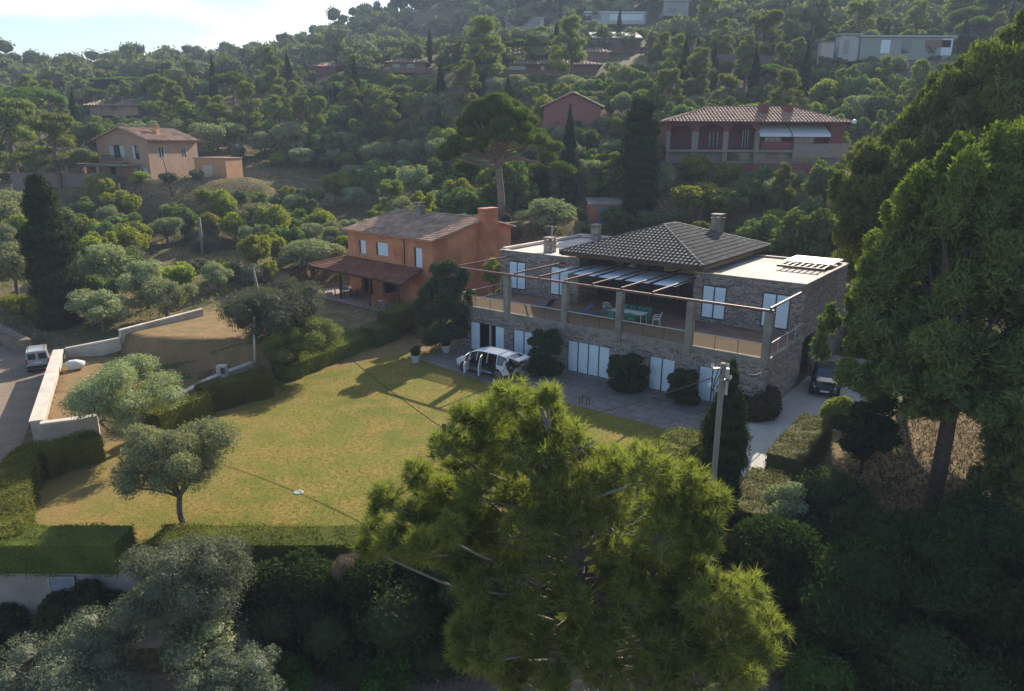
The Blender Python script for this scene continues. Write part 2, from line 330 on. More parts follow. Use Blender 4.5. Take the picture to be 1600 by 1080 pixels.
_nt.links.new(_tc.outputs['Object'], _mp.inputs[0]); _nt.links.new(_mp.outputs[0], _br.inputs['Vector']); _m = _nt.nodes.new('ShaderNodeMix'); _m.data_type = 'RGBA'; _m.blend_type = 'MULTIPLY'; _m.inputs[0].default_value = 1; _nt.links.new(_l, _m.inputs[6]); _nt.links.new(_br.outputs[0], _m.inputs[7]); _nt.links.new(_m.outputs[2], _b.inputs['Base Color'])
M_gravel = groundmat('driveway_gravel', [(0.50,0.47,0.43),(0.43,0.40,0.37),(0.55,0.52,0.48),(0.38,0.36,0.33)], (0.3, 2.0, 22.0), bump=.3)
LAWN = [(-23.0,23.6),(11.6,23.6),(10.5,31),h2(0.9,-3.2),h2(0.75,-5.55),h2(-7.7,-5.3),h2(-12.9,-5.45),h2(-20.35,-4.4),h2(-20.6,-1.5),(-9.0,59.6),(-12,53.6),(-16.2,44.2),(-18.7,39.7),(-21.5,33.5),(-23.4,31.5),(-23.6,28)]
_nt = M_lawn.node_tree; _b = _nt.nodes['Principled BSDF']; _l = _b.inputs['Base Color'].links[0].from_socket
_tc = _nt.nodes.new('ShaderNodeTexCoord'); _sx = _nt.nodes.new('ShaderNodeSeparateXYZ'); _nt.links.new(_tc.outputs['Object'], _sx.inputs[0]); _nz = _nt.nodes.new('ShaderNodeTexNoise'); _nz.inputs['Scale'].default_value = .35; _nt.links.new(_tc.outputs['Object'], _nz.inputs['Vector'])
_ma = _nt.nodes.new('ShaderNodeMath'); _ma.operation = 'MULTIPLY_ADD'; _nt.links.new(_nz.outputs[0], _ma.inputs[0]); _ma.inputs[1].default_value = 14; _nt.links.new(_sx.outputs[0], _ma.inputs[2])
_mr = _nt.nodes.new('ShaderNodeMapRange'); _mr.inputs[1].default_value = -6; _mr.inputs[2].default_value = -13; _mr.inputs[3].default_value = 0; _mr.inputs[4].default_value = .6; _nt.links.new(_ma.outputs[0], _mr.inputs[0])
_mx = _nt.nodes.new('ShaderNodeMix'); _mx.data_type = 'RGBA'; _nt.links.new(_mr.outputs[0], _mx.inputs[0]); _nt.links.new(_l, _mx.inputs[6]); _mx.inputs[7].default_value = (.25,.165,.075,1); _nt.links.new(_mx.outputs[2], _b.inputs['Base Color'])
sheet('lawn', LAWN, 0.012, M_lawn)
sheet('patio', [h2(-20.35,-4.4),h2(-12.9,-5.45),h2(-7.7,-5.3),h2(0.75,-5.55),h2(1.6,-2.9),h2(3.25,-0.9),h2(3.25,0.3),h2(-20.8,0.3),h2(-20.6,-1.5)], 0.022, M_patio)
sheet('driveway', [h2(1.6,-2.9),h2(0.9,-3.3),(11.0,31.2),(10.6,23.7),(12.6,24.4),(13.4,30.2),(16.6,35.6),(20.5,38.5),(22.5,42.5),h2(6.1,16),h2(3.1,16),h2(3.25,-0.9)], 0.017, M_gravel)
sheet('dry_bank', [(-12.2,54.2),(-9.2,60.2),(-6.0,56.5),(-5.2,52.5),(-8.2,51.0),(-12.5,47.6),(-15.4,45.0)], 0.016, M_dry)
sheet('road', [(-24.9,33.2),(-28.2,39.5),(-31.8,46.6),(-34.8,52.2),(-38,52.6),(-60,54.5),(-60,22.9),(-23.8,22.9),(-23.8,30)], 0.014, M_road)
sheet('dry_garden', [(-24.2,33.9),(-30.9,46.8),(-24.3,54.6),(-21,56),(-15.5,50.5),(-15.8,45.5),(-19.3,39.6),(-22.6,34.2)], 0.03, M_dry, follow=True, step=.45)
sheet('lower_road', [(-60,8),(30,8),(30,18),(11,20),(9,21.0),(-60,21.0)], -2.985, M_road)

# ---------------------------------------------------------------- roofs, walls, windows
def tilemat(name, c1, c2, c3):
    m, nt, b = _new(name); N = nt.nodes.new; K = nt.links.new
    t = N('ShaderNodeTexCoord'); g = N('ShaderNodeNewGeometry'); n = N('ShaderNodeTexNoise'); n.inputs['Scale'].default_value = .8; n.inputs['Detail'].default_value = 6; K(t.outputs['Object'], n.inputs['Vector'])
    m1 = N('ShaderNodeMix'); m1.data_type = 'RGBA'; K(g.outputs['Random Per Island'], m1.inputs[0]); m1.inputs[6].default_value = c4(c1); m1.inputs[7].default_value = c4(c2)
    rr = N('ShaderNodeValToRGB'); rr.color_ramp.elements[0].position = .45; rr.color_ramp.elements[1].position = .65; K(n.outputs[0], rr.inputs[0])
    m2 = N('ShaderNodeMix'); m2.data_type = 'RGBA'; K(rr.outputs[0], m2.inputs[0]); K(m1.outputs[2], m2.inputs[6]); m2.inputs[7].default_value = c4(c3)
    K(m2.outputs[2], b.inputs['Base Color']); b.inputs['Roughness'].default_value = .8; b.inputs['Specular IOR Level'].default_value = .25; return m
T_grey = tilemat('dark_roof_tile', (0.075,0.073,0.072), (0.155,0.15,0.143), (0.10,0.095,0.09))
T_red = tilemat('red_roof_tile', (0.34,0.21,0.15), (0.50,0.36,0.27), (0.25,0.18,0.14))
T_porch = tilemat('porch_roof_tile', (0.25,0.10,0.065), (0.33,0.15,0.10), (0.19,0.09,0.06))
def roof_plane(mt, ms, pts, pitch=.3, r=.10, tl=.42, thick=.09):
    p = [Vector(q) for q in pts]; eu = (p[1]-p[0]).normalized(); n = eu.cross(p[2]-p[0]).normalized()
    if n.z < 0: n = -n
    ew = n.cross(eu).normalized()
    if ew.z < 0: ew = -ew
    uv = [((q-p[0]).dot(eu), (q-p[0]).dot(ew)) for q in p]; k = len(p)
    ms.add([q for q in p]+[q-n*thick for q in p], [tuple(range(k)), tuple(range(2*k-1, k-1, -1))]+[(i, k+i, k+(i+1) % k, (i+1) % k) for i in range(k)])
    u0 = min(a[0] for a in uv); u1 = max(a[0] for a in uv); nu = max(1, int((u1-u0)/pitch)); st = (u1-u0)/nu
    for i in range(nu):
        u = u0+st*(i+.5); ws = []
        for j in range(k):
            a, b = uv[j], uv[(j+1) % k]
            if (a[0] <= u < b[0]) or (b[0] <= u < a[0]): ws.append(a[1]+(u-a[0])/(b[0]-a[0])*(b[1]-a[1]))
        if len(ws) < 2: continue
        w0, w1 = min(ws), max(ws); w = w0-.05
        while w < w1-.05:
            we = min(w+tl+.05, w1); vs = []
            for (ww, rr, hh) in ((w, r*1.12, .045), (we, r*.95, .008)):
                for q in range(5):
                    a = math.pi*q/4; vs.append(p[0]+eu*(u+rr*math.cos(a)+rnd.uniform(-.006, .006))+ew*ww+n*(hh+rr*.8*math.sin(a)))
            mt.add(vs, [(q, q+1, q+6, q+5) for q in range(4)]+[(4, 3, 2, 1, 0)]); w += tl
def ridge_cap(mt, a, b, r=.13):
    a = Vector(a); b = Vector(b); L_ = (b-a).length; n = max(1, int(L_/.42)); d = (b-a)/n
    for i in range(n): mt.tube([a+d*i+Vector((0,0,.05)), a+d*(i+1.05)+Vector((0,0,.03))], [r, r*.85], 6)
def shuttered(parent, x0, x1, z0, z1, y, n=2, mleaf=None, mframe=None, slats=True, name='shutter', axis='x', dep=.05):
    """window or door closed by n white shutter leaves in a dark frame; every leaf is a part with its frame bars"""
    w = (x1-x0)/n
    for i in range(n):
        a, b = x0+i*w+.04, x0+(i+1)*w-.04; mb = MB()
        if slats:
            k = int((z1-z0)/.2)
            mb.box(a, b, y-.02, y+.02, z0+.04, z1-.04)
            for j in range(k):
                z = z0+.06+j*(z1-z0-.12)/k; mb.add([(a+.03,y-.021,z),(b-.03,y-.021,z),(b-.03,y-.021,z+.17),(a+.03,y-.021,z+.17),(a+.03,y-.12,z-.01),(b-.03,y-.12,z-.01)], [(0,1,5,4),(4,5,2,3),(0,4,3),(1,2,5)])
        else:
            mb.box(a, b, y-.025, y+.02, z0+.03, z1-.03)
            mb.box((a+b)/2-.01, (a+b)/2+.01, y-.04, y-.0255, z0+.04, z1-.04)
        mb.build(name, mleaf, parent)
    fr = MB(); fr.box(x0-.05, x1+.05, y-.04, y+.04, z1-.03, z1+.06); fr.box(x0-.05, x1+.05, y-.06, y+.04, z0-.06, z0+.03)
    for i in range(n+1): fr.box(x0+i*w-.04, x0+i*w+.04, y-.045, y+.04, z0+.03, z1-.03)
    fr.build('window_frame', mframe, parent)
def wall_open(mb, x0, x1, z0, z1, y0, y1, holes):
    """wall in the xz plane, thickness y0..y1, with rectangular holes (hx0,hx1,hz0,hz1)"""
    hs = sorted(holes); x = x0
    for (a, b, c, d) in hs:
        if a > x: mb.box(x, a, y0, y1, z0, z1)
        if c > z0: mb.box(a, b, y0, y1, z0, c)
        if d < z1: mb.box(a, b, y0, y1, d, z1)
        x = b
    if x < x1: mb.box(x, x1, y0, y1, z0, z1)

M_stone = stonemat('rubble_stone', (0.33,0.27,0.235), (0.13,0.112,0.108), (0.37,0.335,0.31), .42, .14, .018)
M_conc = mat('weathered_concrete', (0.27,0.25,0.22), .85, .2, 2.5, bump=.3, dirt=(0.18,0.16,0.14))
M_deck = mat('pale_roof_deck', (0.60,0.52,0.46), .9, .1, 1.2, dirt=(0.48,0.41,0.36), dscale=.35)
M_terra = mat('terracotta_paving', (0.22,0.12,0.085), .75, .2, 2.0, dirt=(0.27,0.18,0.13))
M_white = mat('white_shutter_paint', (0.68,0.78,0.88), .5, .05, 2.0)
M_dark = mat('dark_grey_metal', (0.05,0.06,0.075), .5, .1)
M_rust = mat('red_primer_steel', (0.16,0.075,0.065), .6, .2, 4.0)
M_wood = mat('dark_brown_timber', (0.085,0.05,0.032), .6, .25, 3.0)
M_glass = glassmat('dark_window_glass')
M_black = mat('unlit_interior', (0.015,0.014,0.013), .9, .2)  # near-black: the shade inside the houses is put into the colour
M_tan = sheermat('tan_mesh_screen', (0.23,0.185,0.13), .42)
M_awn = mat('pale_blue_awning', (0.66,0.74,0.82), .7, .06, 6.0)
M_steel = mat('grey_galvanised', (0.45,0.46,0.47), .4, .1, 3.0, metal=.6)

# ================================================================ the stone villa
H = thing('stone_villa', 'two-storey grey rubble stone villa with long pillared terrace and dark hipped tile roof', 'house', (HO[0], HO[1], 0), HA)
DOORS = [(-19.2,-15.95), (-15.1,-13.25), (-10.4,-7.12), (-4.2,-2.48), (-0.9,0.85)]
w = MB(); wall_open(w, -20.6, 3.2, 0, 3.05, 0, .35, [(a, b, 0.06, 2.25) for a, b in DOORS])
w.box(-20.6, -20.25, .35, 18.6, 0, 3.05)
w.box(2.85, 3.2, .35, 6.75, 0, 3.05); w.box(2.85, 3.2, 9.9, 18.6, 0, 3.05); w.box(-20.25, 2.85, 18.3, 18.6, 0, 3.05)
w.build('lower_wall', M_stone, H)
b = MB(); b.box(-20.2, 2.8, 1.2, 1.4, 0, 3.0); b.build('room_shade_panel', M_black, H); b = MB(); b.box(2.2, 2.35, 6.8, 9.9, 0, 3.0); b.build('garage_shade_panel', M_black, H)  # black panels close behind the openings stand in for room and garage shade
f = MB(); f.box(-20.66, 3.26, -.06, 6.95, 3.05, 3.30); f.build('terrace_slab', M_conc, H)
f = MB(); f.box(-20.4, 3.0, .22, 9.6, 3.30, 3.325); f.build('terrace_paving', M_terra, H)
f = MB(); f.box(-20.66, 3.26, -.07, .2, 3.301, 3.40); f.box(3.03, 3.27, .2, 6.6, 3.301, 3.42); f.box(-20.66, -20.42, .2, 6.6, 3.301, 3.42); f.build('terrace_kerb', M_conc, H)
# door leaves on the garden side
for k, (a, bb) in enumerate(DOORS):
    if k == 0:
        for (p, q) in ((-19.15,-18.3), (-16.75,-15.98)):
            mb = MB(); mb.box(p, q, .06, .12, .08, 2.22); mb.box((p+q)/2-.01, (p+q)/2+.01, .045, .059, .1, 2.2); mb.build('shutter', M_white, H)
        mb = MB(); mb.box(-17.5, -17.3, .2, .26, .08, 2.2); mb.build('curtain', mat('grey_curtain', (.35,.36,.38), .9), H)
        mb = MB(); [mb.box(x-.035, x+.035, .05, .16, .06, 2.25) for x in (-19.18,-18.27,-16.79,-15.96)]; mb.box(-19.2, -15.95, .05, .16, 2.19, 2.249); mb.build('window_frame', M_dark, H)
    else: shuttered(H, a, bb, .06, 2.23, .12, 4 if bb-a > 3 else 2, M_white, M_dark, slats=False)
# upper storey blocks
UPW = [(-20.57,-18.9), (-16.4,-14.71), (-3.71,-2.05), (.43,2.18)]
w = MB(); wall_open(w, -21.5, -13.8, 3.301, 6.7, 6.62, 6.95, [(a, b, 3.66, 5.87) for a, b in UPW[:2]])
w.box(-21.5, -21.17, 6.95, 18.9, 3.0, 6.7); w.box(-14.13, -13.8, 6.95, 18.9, 3.326, 6.7); w.box(-21.17, -14.13, 18.6, 18.9, 3.0, 6.7)
wall_open(w, -4.4, 3.03, 3.301, 6.7, 6.62, 6.95, [(a, b, 3.66, 5.87) for a, b in UPW[2:]])
w.box(-4.4, -4.07, 6.95, 17.4, 3.326, 6.7); w.box(2.7, 3.03, 6.95, 17.4, 3.0, 6.7); w.box(-4.07, 2.7, 17.1, 17.4, 3.0, 6.7)
w.build('upper_wall', M_stone, H)
for (x0, x1, y1) in ((-21.5,-13.8,18.9), (-4.4,3.03,17.4)):
    d = MB(); d.box(x0+.3, x1-.3, 6.92, y1-.3, 6.35, 6.62); d.build('roof_deck', M_deck, H)
    d = MB(); d.box(x0-.05, x1+.05, 6.57, 6.93, 6.7, 6.76); d.box(x0-.05, x1+.05, y1-.33, y1+.05, 6.7, 6.765 if x0 > -10 else 6.95); d.box(x0-.05, x0+.3, 6.93, y1-.33, 6.7, 6.758 if x0 > -10 else 6.9); d.box(x1-.3, x1+.05, 6.93, y1-.33, 6.7, 6.756)
    d.build('parapet_coping', M_deck, H)
for k, (a, bb) in enumerate(UPW): shuttered(H, a, bb, 3.66, 5.87, 6.66, 2, M_white, M_dark)
for (p, q) in ((-20.8,-14.2),(-4.0,2.6)): d = MB(); d.box(p, q, 6.96, 7.1, 3.4, 6.3); d.build('room_shade_panel', M_black, H)
# recessed centre: glazing in timber frames under the roof
g = MB(); g.box(-13.8, -4.4, 9.55, 9.6, 3.33, 7.3); g.build('glazing', M_glass, H)
g = MB()
for i in range(9): x = -13.75+i*(9.3/8); g.box(x-.06, x+.06, 9.4, 9.54, 3.33, 7.28)
g.box(-13.8, -4.4, 9.38, 9.535, 5.75, 5.95); g.box(-13.8, -4.4, 9.42, 9.53, 6.55, 6.65); g.box(-13.8, -4.4, 9.42, 9.53, 3.33, 3.45); g.build('glazing_frame', M_wood, H)
g = MB(); g.box(-7.9, -5.2, 9.1, 9.35, 6.1, 6.9); g.build('bamboo_blind', mat('bamboo_blind', (.33,.26,.13), .8, .3, 8), H)
# hipped roof
mt, ms = MB(), MB(); E0, E1, F0, F1, ZE = -14.95, -3.45, 5.55, 19.3, 7.3; RA, RB = (-9.2, 11.3, 9.15), (-9.2, 13.5, 9.15)
a, b_, c, d = (E0,F0,ZE), (E1,F0,ZE), (E1,F1,ZE), (E0,F1,ZE); TK = dict(pitch=.32, r=.11, tl=.45)
roof_plane(mt, ms, [a, b_, RA], **TK); roof_plane(mt, ms, [b_, c, RB, RA], **TK); roof_plane(mt, ms, [c, d, RB], **TK); roof_plane(mt, ms, [d, a, RA, RB], **TK)
for q in ((a,RA),(b_,RA),(c,RB),(d,RB),(RA,RB)): ridge_cap(mt, *q)
rf = mt.build('roof', T_grey, H); ms.build('roof_board', M_wood, rf)
g = MB(); g.box(E0+.02, E1-.02, F0-.05, F0+.03, ZE-.22, ZE-.06); g.box(E1-.03, E1+.05, F0+.04, F1, ZE-.22, ZE-.06); g.box(E0-.05, E0+.03, F0+.04, F1, ZE-.22, ZE-.06); g.build('fascia', M_wood, H)
g = MB(); g.box(E0+.1, E1-.1, F0+.1, 9.35, ZE-.3, ZE-.16); g.build('eave_soffit', M_wood, H)
def chimney(parent, x, y, z0, z1, w, m, cap, name='chimney'):
    c = MB(); c.box(x-w/2, x+w/2, y-w/2, y+w/2, z0, z1); o = c.build(name, m, parent)
    k = MB(); k.box(x-w/2-.07, x+w/2+.07, y-w/2-.07, y+w/2+.07, z1, z1+.07)
    for sx in (-1, 1):
        for sy in (-1, 1): k.box(x+sx*w*.36-.06, x+sx*w*.36+.06, y+sy*w*.36-.06, y+sy*w*.36+.06, z1+.07, z1+.27)
    k.box(x-w/2-.05, x+w/2+.05, y-w/2-.05, y+w/2+.05, z1+.27, z1+.36); k.build('chimney_cap', cap, o); return o
chimney(H, -17.9, 8.6, 6.62, 7.5, .75, M_stone, M_conc); chimney(H, -19.3, 18.2, 6.62, 7.7, .7, M_stone, M_conc); chimney(H, -6.9, 16.4, 7.9, 9.5, .8, M_conc, M_conc)
an = MB(); an.tube([(-19.0,10.5,6.6),(-19.0,10.5,8.6)], .025, 6); an.tube([(-19.6,10.5,8.5),(-18.3,10.5,8.5)], .015, 5)
for i in range(6): an.tube([(-19.5+i*.22,10.2,8.5),(-19.5+i*.22,10.8,8.5)], .01, 4)
an.build('antenna', M_steel, H)
sp = MB(); sp.box(-.6, 2.75, 13.6, 16.9, 7.0, 7.06); so_ = sp.build('solar_cover', mat('grey_cover_sheet', (.17,.18,.18), .5, .08), H)
for x in (-.4,2.5):
    for y in (13.8,16.7): sp = MB(); sp.box(x-.04, x+.04, y-.04, y+.04, 6.62, 7.0); sp.build('cover_leg', M_wood, H)
sp = MB()
for i in range(8): sp.box(-.4+i*.42, -.28+i*.42, 11.9, 13.55, 6.95, 7.0)
sp.box(-.5, 2.75, 11.8, 11.92, 6.84, 6.99); sp.box(-.5, 2.75, 13.4, 13.585, 6.8, 6.96); sp.build('roof_lattice', M_wood, H)
# pillars, pergola steel, awnings, railings
PX = [-20.35, -15.7, -10.72, -6.52, -1.69, 2.98]
for x in PX:
    p = MB(); p.box(x-.22, x+.22, -.12, .3, 2.95, 6.08); p.build('pillar', M_conc, H, bevel=.02)
pb = MB(); pb.box(-20.6, 3.2, .02, .14, 6.1, 6.24); pb.build('pergola_beam', M_rust, H)
for x in (-20.35, -15.1, -12.94, -10.83, -8.65, -6.5, -4.3, 2.98):
    pb = MB(); pb.box(x-.05, x+.05, .14, 6.6 if (x < -13.8 or x > -4.35) else 9.4, 6.25, 6.36); pb.build('pergola_beam', M_rust, H)
for (a, bb) in ((-14.6,-12.94), (-12.84,-10.83), (-10.73,-8.65), (-8.55,-6.5), (-6.4,-4.5)):
    aw = MB(); n = 7
    for j in range(n):
        y0 = 4.1+j*.6; aw.add([(a+.12,y0,6.02+.012*j),(bb-.12,y0,6.02+.012*j),(bb-.12,y0+.57,6.06+.012*j),(a+.12,y0+.57,6.06+.012*j),(a+.12,y0,6.0+.012*j),(bb-.12,y0,6.0+.012*j),(bb-.12,y0+.57,6.04+.012*j),(a+.12,y0+.57,6.04+.012*j)], [(0,1,2,3),(7,6,5,4),(0,4,5,1),(1,5,6,2),(2,6,7,3),(3,7,4,0)])
    aw.build('awning', M_awn, H)
for i in range(5):
    x0, x1 = PX[i]+.22, PX[i+1]-.22
    r = MB(); r.tube([(x0,.1,4.22),(x1,.1,4.22)], .03, 6); ro = r.build('terrace_rail', mat('pale_rail_metal', (.55,.52,.48), .5, .1), H)
    for k in (1,2): r = MB(); r.tube([(x0+(x1-x0)*k/3,.1,3.4),(x0+(x1-x0)*k/3,.1,4.2)], .02, 6); r.build('rail_post', M_dark, ro)
    if i >= 0:
        r = MB(); r.box(x0+.02, x1-.02, .095, .105, 3.42, 4.18); r.build('terrace_screen', M_tan, H)
r = MB(); r.tube([(3.1,.3,4.22),(3.1,6.6,4.22)], .03, 6); [r.tube([(3.1,y,3.42),(3.1,y,4.2)], .02, 6) for y in (1.8,3.6,5.2)]; r.build('terrace_rail', MATS['pale_rail_metal'], H)
r = MB(); r.tube([(-20.35,.3,4.22),(-20.35,6.6,4.22)], .03, 6); [r.tube([(-20.35,y,3.42),(-20.35,y,4.2)], .02, 6) for y in (1.8,3.6,5.2)]; r.build('terrace_rail', MATS['pale_rail_metal'], H)

# ---------------------------------------------------------------- terrace furniture (stands on the terrace: things of its own)
M_green = mat('green_plastic', (0.06,0.34,0.26), .45, .06); M_wplas = mat('white_plastic', (0.62,0.62,0.60), .45, .06); M_navy = mat('dark_blue_sling', (0.07,0.09,0.15), .8, .1)
TZ = 3.327
def plastic_chair(name, label, x, y, rz, m, group, z=TZ, base=None):
    q = base if base else hw(x, y, z)
    t = thing(name, label, 'chair', (q[0], q[1], q[2]), rz+(0 if base else HA), group)
    s = MB(); s.box(-.25, .25, -.22, .24, .42, .455); s.build('seat', m, t, bevel=.015)
    bk = MB()
    for i in range(5): bk.tube([(-.2+i*.1,.22,.45),(-.22+i*.11,.33,.86)], .018, 5)
    bk.tube([(-.25,.33,.85),(0,.36,.93),(.25,.33,.85)], .03, 6); bk.build('backrest', m, t)
    for sx in (-1, 1):
        a = MB(); a.tube([(sx*.27,-.2,.66),(sx*.28,.1,.68),(sx*.25,.3,.66)], .025, 6); a.build('armrest', m, t)
        for sy in (-1, 1): l = MB(); l.tube([(sx*.22,sy*.2,.44),(sx*.27,sy*.25,0)], [.03,.022], 6); l.build('leg', m, t)
        a2 = MB(); a2.tube([(sx*.25,-.2,.44),(sx*.27,-.2,.66)], .022, 5); a2.build('arm_post', m, t)
    return t
t = thing('dining_table', 'long white topped dining table ringed by green plastic chairs on the terrace', 'table', hw(-7.55, 3.3, TZ), HA)
s = MB(); s.box(-1.25, 1.25, -.5, .5, .70, .74); s.build('tabletop', mat('pale_table_top', (.55,.60,.58), .4, .05), t, bevel=.01)
for sx in (-1, 1):
    for sy in (-1, 1): l = MB(); l.tube([(sx*1.1,sy*.38,.7),(sx*1.15,sy*.42,0)], .03, 6); l.build('leg', M_wplas, t)
ORD = ['leftmost', 'second from the left', 'third from the left', 'fourth from the left', 'fifth from the left']
for i, x in enumerate((-8.5,-7.75,-7.0)): plastic_chair('terrace_chair', 'green plastic chair tucked under the near side of the terrace table, %s' % ('leftmost', 'middle one', 'rightmost')[i], x, 2.6, math.pi+.05*i, M_green, 'green plastic chairs round the terrace table')
for i, x in enumerate((-8.5,-7.85,-7.2,-6.6)): plastic_chair('terrace_chair', 'green plastic chair behind the terrace table, %s of four' % ORD[i], x, 4.05, .06*i-.1, M_green, 'green plastic chairs round the terrace table')
plastic_chair('terrace_chair', 'white plastic chair turned away at the left end of the terrace table', -9.6, 3.9, .9, M_wplas, 'white plastic chairs at the table ends')
plastic_chair('terrace_chair', 'white plastic chair at the right end of the terrace table', -5.6, 3.6, -1.3, M_wplas, 'white plastic chairs at the table ends')
def lounger(label, q, rz, m, group, tilt=.75, mf=None):
    t = thing('sun_lounger', label, 'sun lounger', q, rz, group); mf = mf or M_dark
    s = MB(); s.box(-.3, .3, -1.0, .3, .30, .33); s.build('lounger_seat', m, t)
    c, sn = math.cos(tilt), math.sin(tilt); M = Matrix.Translation((0,.3,.315)) @ Matrix.Rotation(tilt, 4, 'X')
    s = MB(); s.box(-.3, .3, 0, .75, -.015, .015, M); s.build('backrest', m, t)
    s = MB(); s.tube([(-.32,-1.02,.31),(-.32,.6,.31)], .02, 6); s.tube([(.32,-1.02,.31),(.32,.6,.31)], .02, 6); s.build('frame', mf, t)
    for sx in (-1, 1):
        for y in (-.8, .45): l = MB(); l.tube([(sx*.31,y,.31),(sx*.31,y-.04,0)], .02, 6); l.build('leg', mf, t)
    return t
LG = 'dark sun loungers on the terrace'
lounger('dark sun lounger alone under the second shuttered window of the terrace', hw(-14.2, 2.9, TZ), HA-1.9, M_navy, LG, .9)
lounger('dark sun lounger between two pillars, left one of the close pair', hw(-11.2, 2.9, TZ), HA-.9, M_navy, LG)
lounger('dark sun lounger nearest the terrace table, right one of the close pair', hw(-9.95, 2.9, TZ), HA-.9, M_navy, LG)
tt = thing('parasol_base_table', 'small grey patio table against the wall beside the single lounger', 'side table', hw(-14.1, 5.6, TZ), HA)
s = MB(); s.lathe([(0,.72),(.35,.72),(.35,.68),(0,.68)], n=14); s.build('tabletop', M_navy, tt); s = MB(); s.tube([(0,0,.68),(0,0,.03)], .04, 8); s.lathe([(0,.05),(.25,.03),(.25,0),(0,0)], n=12); s.build('leg', M_navy, tt)
# blue loungers beyond the villa
M_blue = mat('bright_blue_sling', (0.05,0.20,0.62), .6, .06)
for i, (px, lab) in enumerate(((1212, 'bright blue sun lounger behind the villa roof, left one'), (1247, 'bright blue sun lounger behind the villa roof, right one'))):
    q = D(px, 397, 64.5); q = (q[0], q[1], gz(q[0], q[1])); lounger(lab, q, R(25), M_blue, 'blue sun loungers behind the villa', .9, M_wplas).scale = (1.15,)*3
for i, (px, lab) in enumerate(((1230, 'dark green garden chair between the two blue loungers'), (1266, 'dark green garden chair right of the blue loungers'))):
    q = D(px, 397, 65.5); plastic_chair('garden_chair', lab, 0, 0, R(160), mat('dark_green_plastic', (.03,.10,.07), .5), 'dark green garden chairs behind the villa', base=(q[0], q[1], gz(q[0], q[1])))

# ================================================================ orange house
M_orange = mat('orange_render', (0.62,0.26,0.14), .85, .08, 1.2, bump=.15, dirt=(0.43,0.16,0.075), dscale=.4)
M_orange2 = mat('orange_render_worn', (0.46,0.20,0.11), .85, .12, 1.5)
OA = R(-42.3); OO = (-16.0, 69.3)
def ow(x, y, z=0): c, s = math.cos(OA), math.sin(OA); return (OO[0]+x*c-y*s, OO[1]+x*s+y*c, z)
OH = thing('orange_house', 'bright orange two-storey house with red tile roof, tall side chimney and tiled porch', 'house', (OO[0], OO[1], 1.2), OA)
w = MB(); holes = [(1.75,2.85,3.85,5.15), (4.4,6.2,3.95,5.18), (9.85,10.95,3.45,5.2)]
wall_open(w, 0, 12.3, 2.95, 6.05, 0, .3, holes); wall_open(w, 0, 12.3, 0, 2.95, 0, .3, [(1.9,3.6,.05,2.2),(5.2,7.4,.05,2.3)])
w.prism([(0,.3),(.3,.3),(.3,6.3),(0,6.3)], 0, [6.05,6.05,7.35,7.35]); w.prism([(0,6.3),(.3,6.3),(.3,10),(0,10)], 0, [7.35,7.35,6.5,6.5])
w.prism([(12,.3),(12.3,.3),(12.3,6.3),(12,6.3)], 0, [6.05,6.05,7.35,7.35]); w.prism([(12,6.3),(12.3,6.3),(12.3,10),(12,10)], 0, [7.35,7.35,6.5,6.5])
w.box(.3, 12, 9.7, 10, 0, 6.4); w.build('wall', M_orange, OH)
d = MB(); d.box(.4, 11.9, 1.0, 1.15, 0, 5.9); d.build('room_shade_panel', M_black, OH)
for (a, bb, c, dd) in holes:
    x = MB(); k = int((dd-c)/.1); x.box(a+.22, bb-.03, .08, .12, c+.02, dd-.02)
    for j in range(k): x.box(a+.24, bb-.05, .065, .079, c+.04+j*(dd-c-.06)/k, c+.1+j*(dd-c-.06)/k)
    x.build('roller_shutter', M_white, OH)
    x = MB(); x.box(a, bb, .1, .2, c-.06, c-.001); x.box(a, a+.2, .1, .2, c+.02, dd-.02); x.build('window_frame', M_wood, OH)
mt, ms = MB(), MB()
roof_plane(mt, ms, [(-.4,-.35,5.98),(12.75,-.35,5.98),(12.75,6.3,7.42),(-.4,6.3,7.42)]); roof_plane(mt, ms, [(12.75,10.3,6.4),(-.4,10.3,6.4),(-.4,6.3,7.42),(12.75,6.3,7.42)]); ridge_cap(mt, (-.4,6.3,7.45), (12.75,6.3,7.45))
rf = mt.build('roof', T_red, OH); ms.build('roof_board', M_orange2, rf)
c = MB(); c.box(12.302, 13.1, 5.6, 7.4, 0, 8.3); c.prism([(12.302,7.4),(13.1,7.4),(13.1,9.2),(12.302,9.2)], 0, [6.6,6.6,5.2,5.2]); o = c.build('side_chimney', M_orange, OH); c = MB(); c.box(12.25, 13.16, 5.54, 7.46, 8.3, 8.42); c.build('chimney_cap', M_orange2, o)
q = MB(); q.tube([(8.6,-.05,3.5),(8.6,-.05,5.9)], .045, 6); q.build('downpipe', M_wood, OH)
q = MB(); q.tube([(-.4,-.42,5.93),(12.7,-.42,5.93)], .07, 6); q.build('gutter', M_orange2, OH)
chimney(OH, 4.6, 5.3, 7.0, 8.2, .7, M_conc, T_red)
mt, ms = MB(), MB()
roof_plane(mt, ms, [(-2.0,-3.3,2.62),(12.0,-3.3,2.62),(11.0,-.02,3.35),(.1,-.02,3.35)]); roof_plane(mt, ms, [(-2.0,2.5,2.62),(-2.0,-3.3,2.62),(.0,-.02,3.35),(.0,2.5,3.35)]); ridge_cap(mt, (-2,-3.3,2.66), (.05,-.02,3.4))
rf = mt.build('porch_roof', T_porch, OH); ms.build('roof_board', M_wood, rf)
pf = MB(); pf.box(-2.3, 12.2, -3.9, -.005, -.3, .04); pf.box(-2.3, -.005, -.005, 3, -.3, .04); pf.build('porch_floor', mat('porch_paving', (.34,.25,.20), .8, .15, 3), OH)
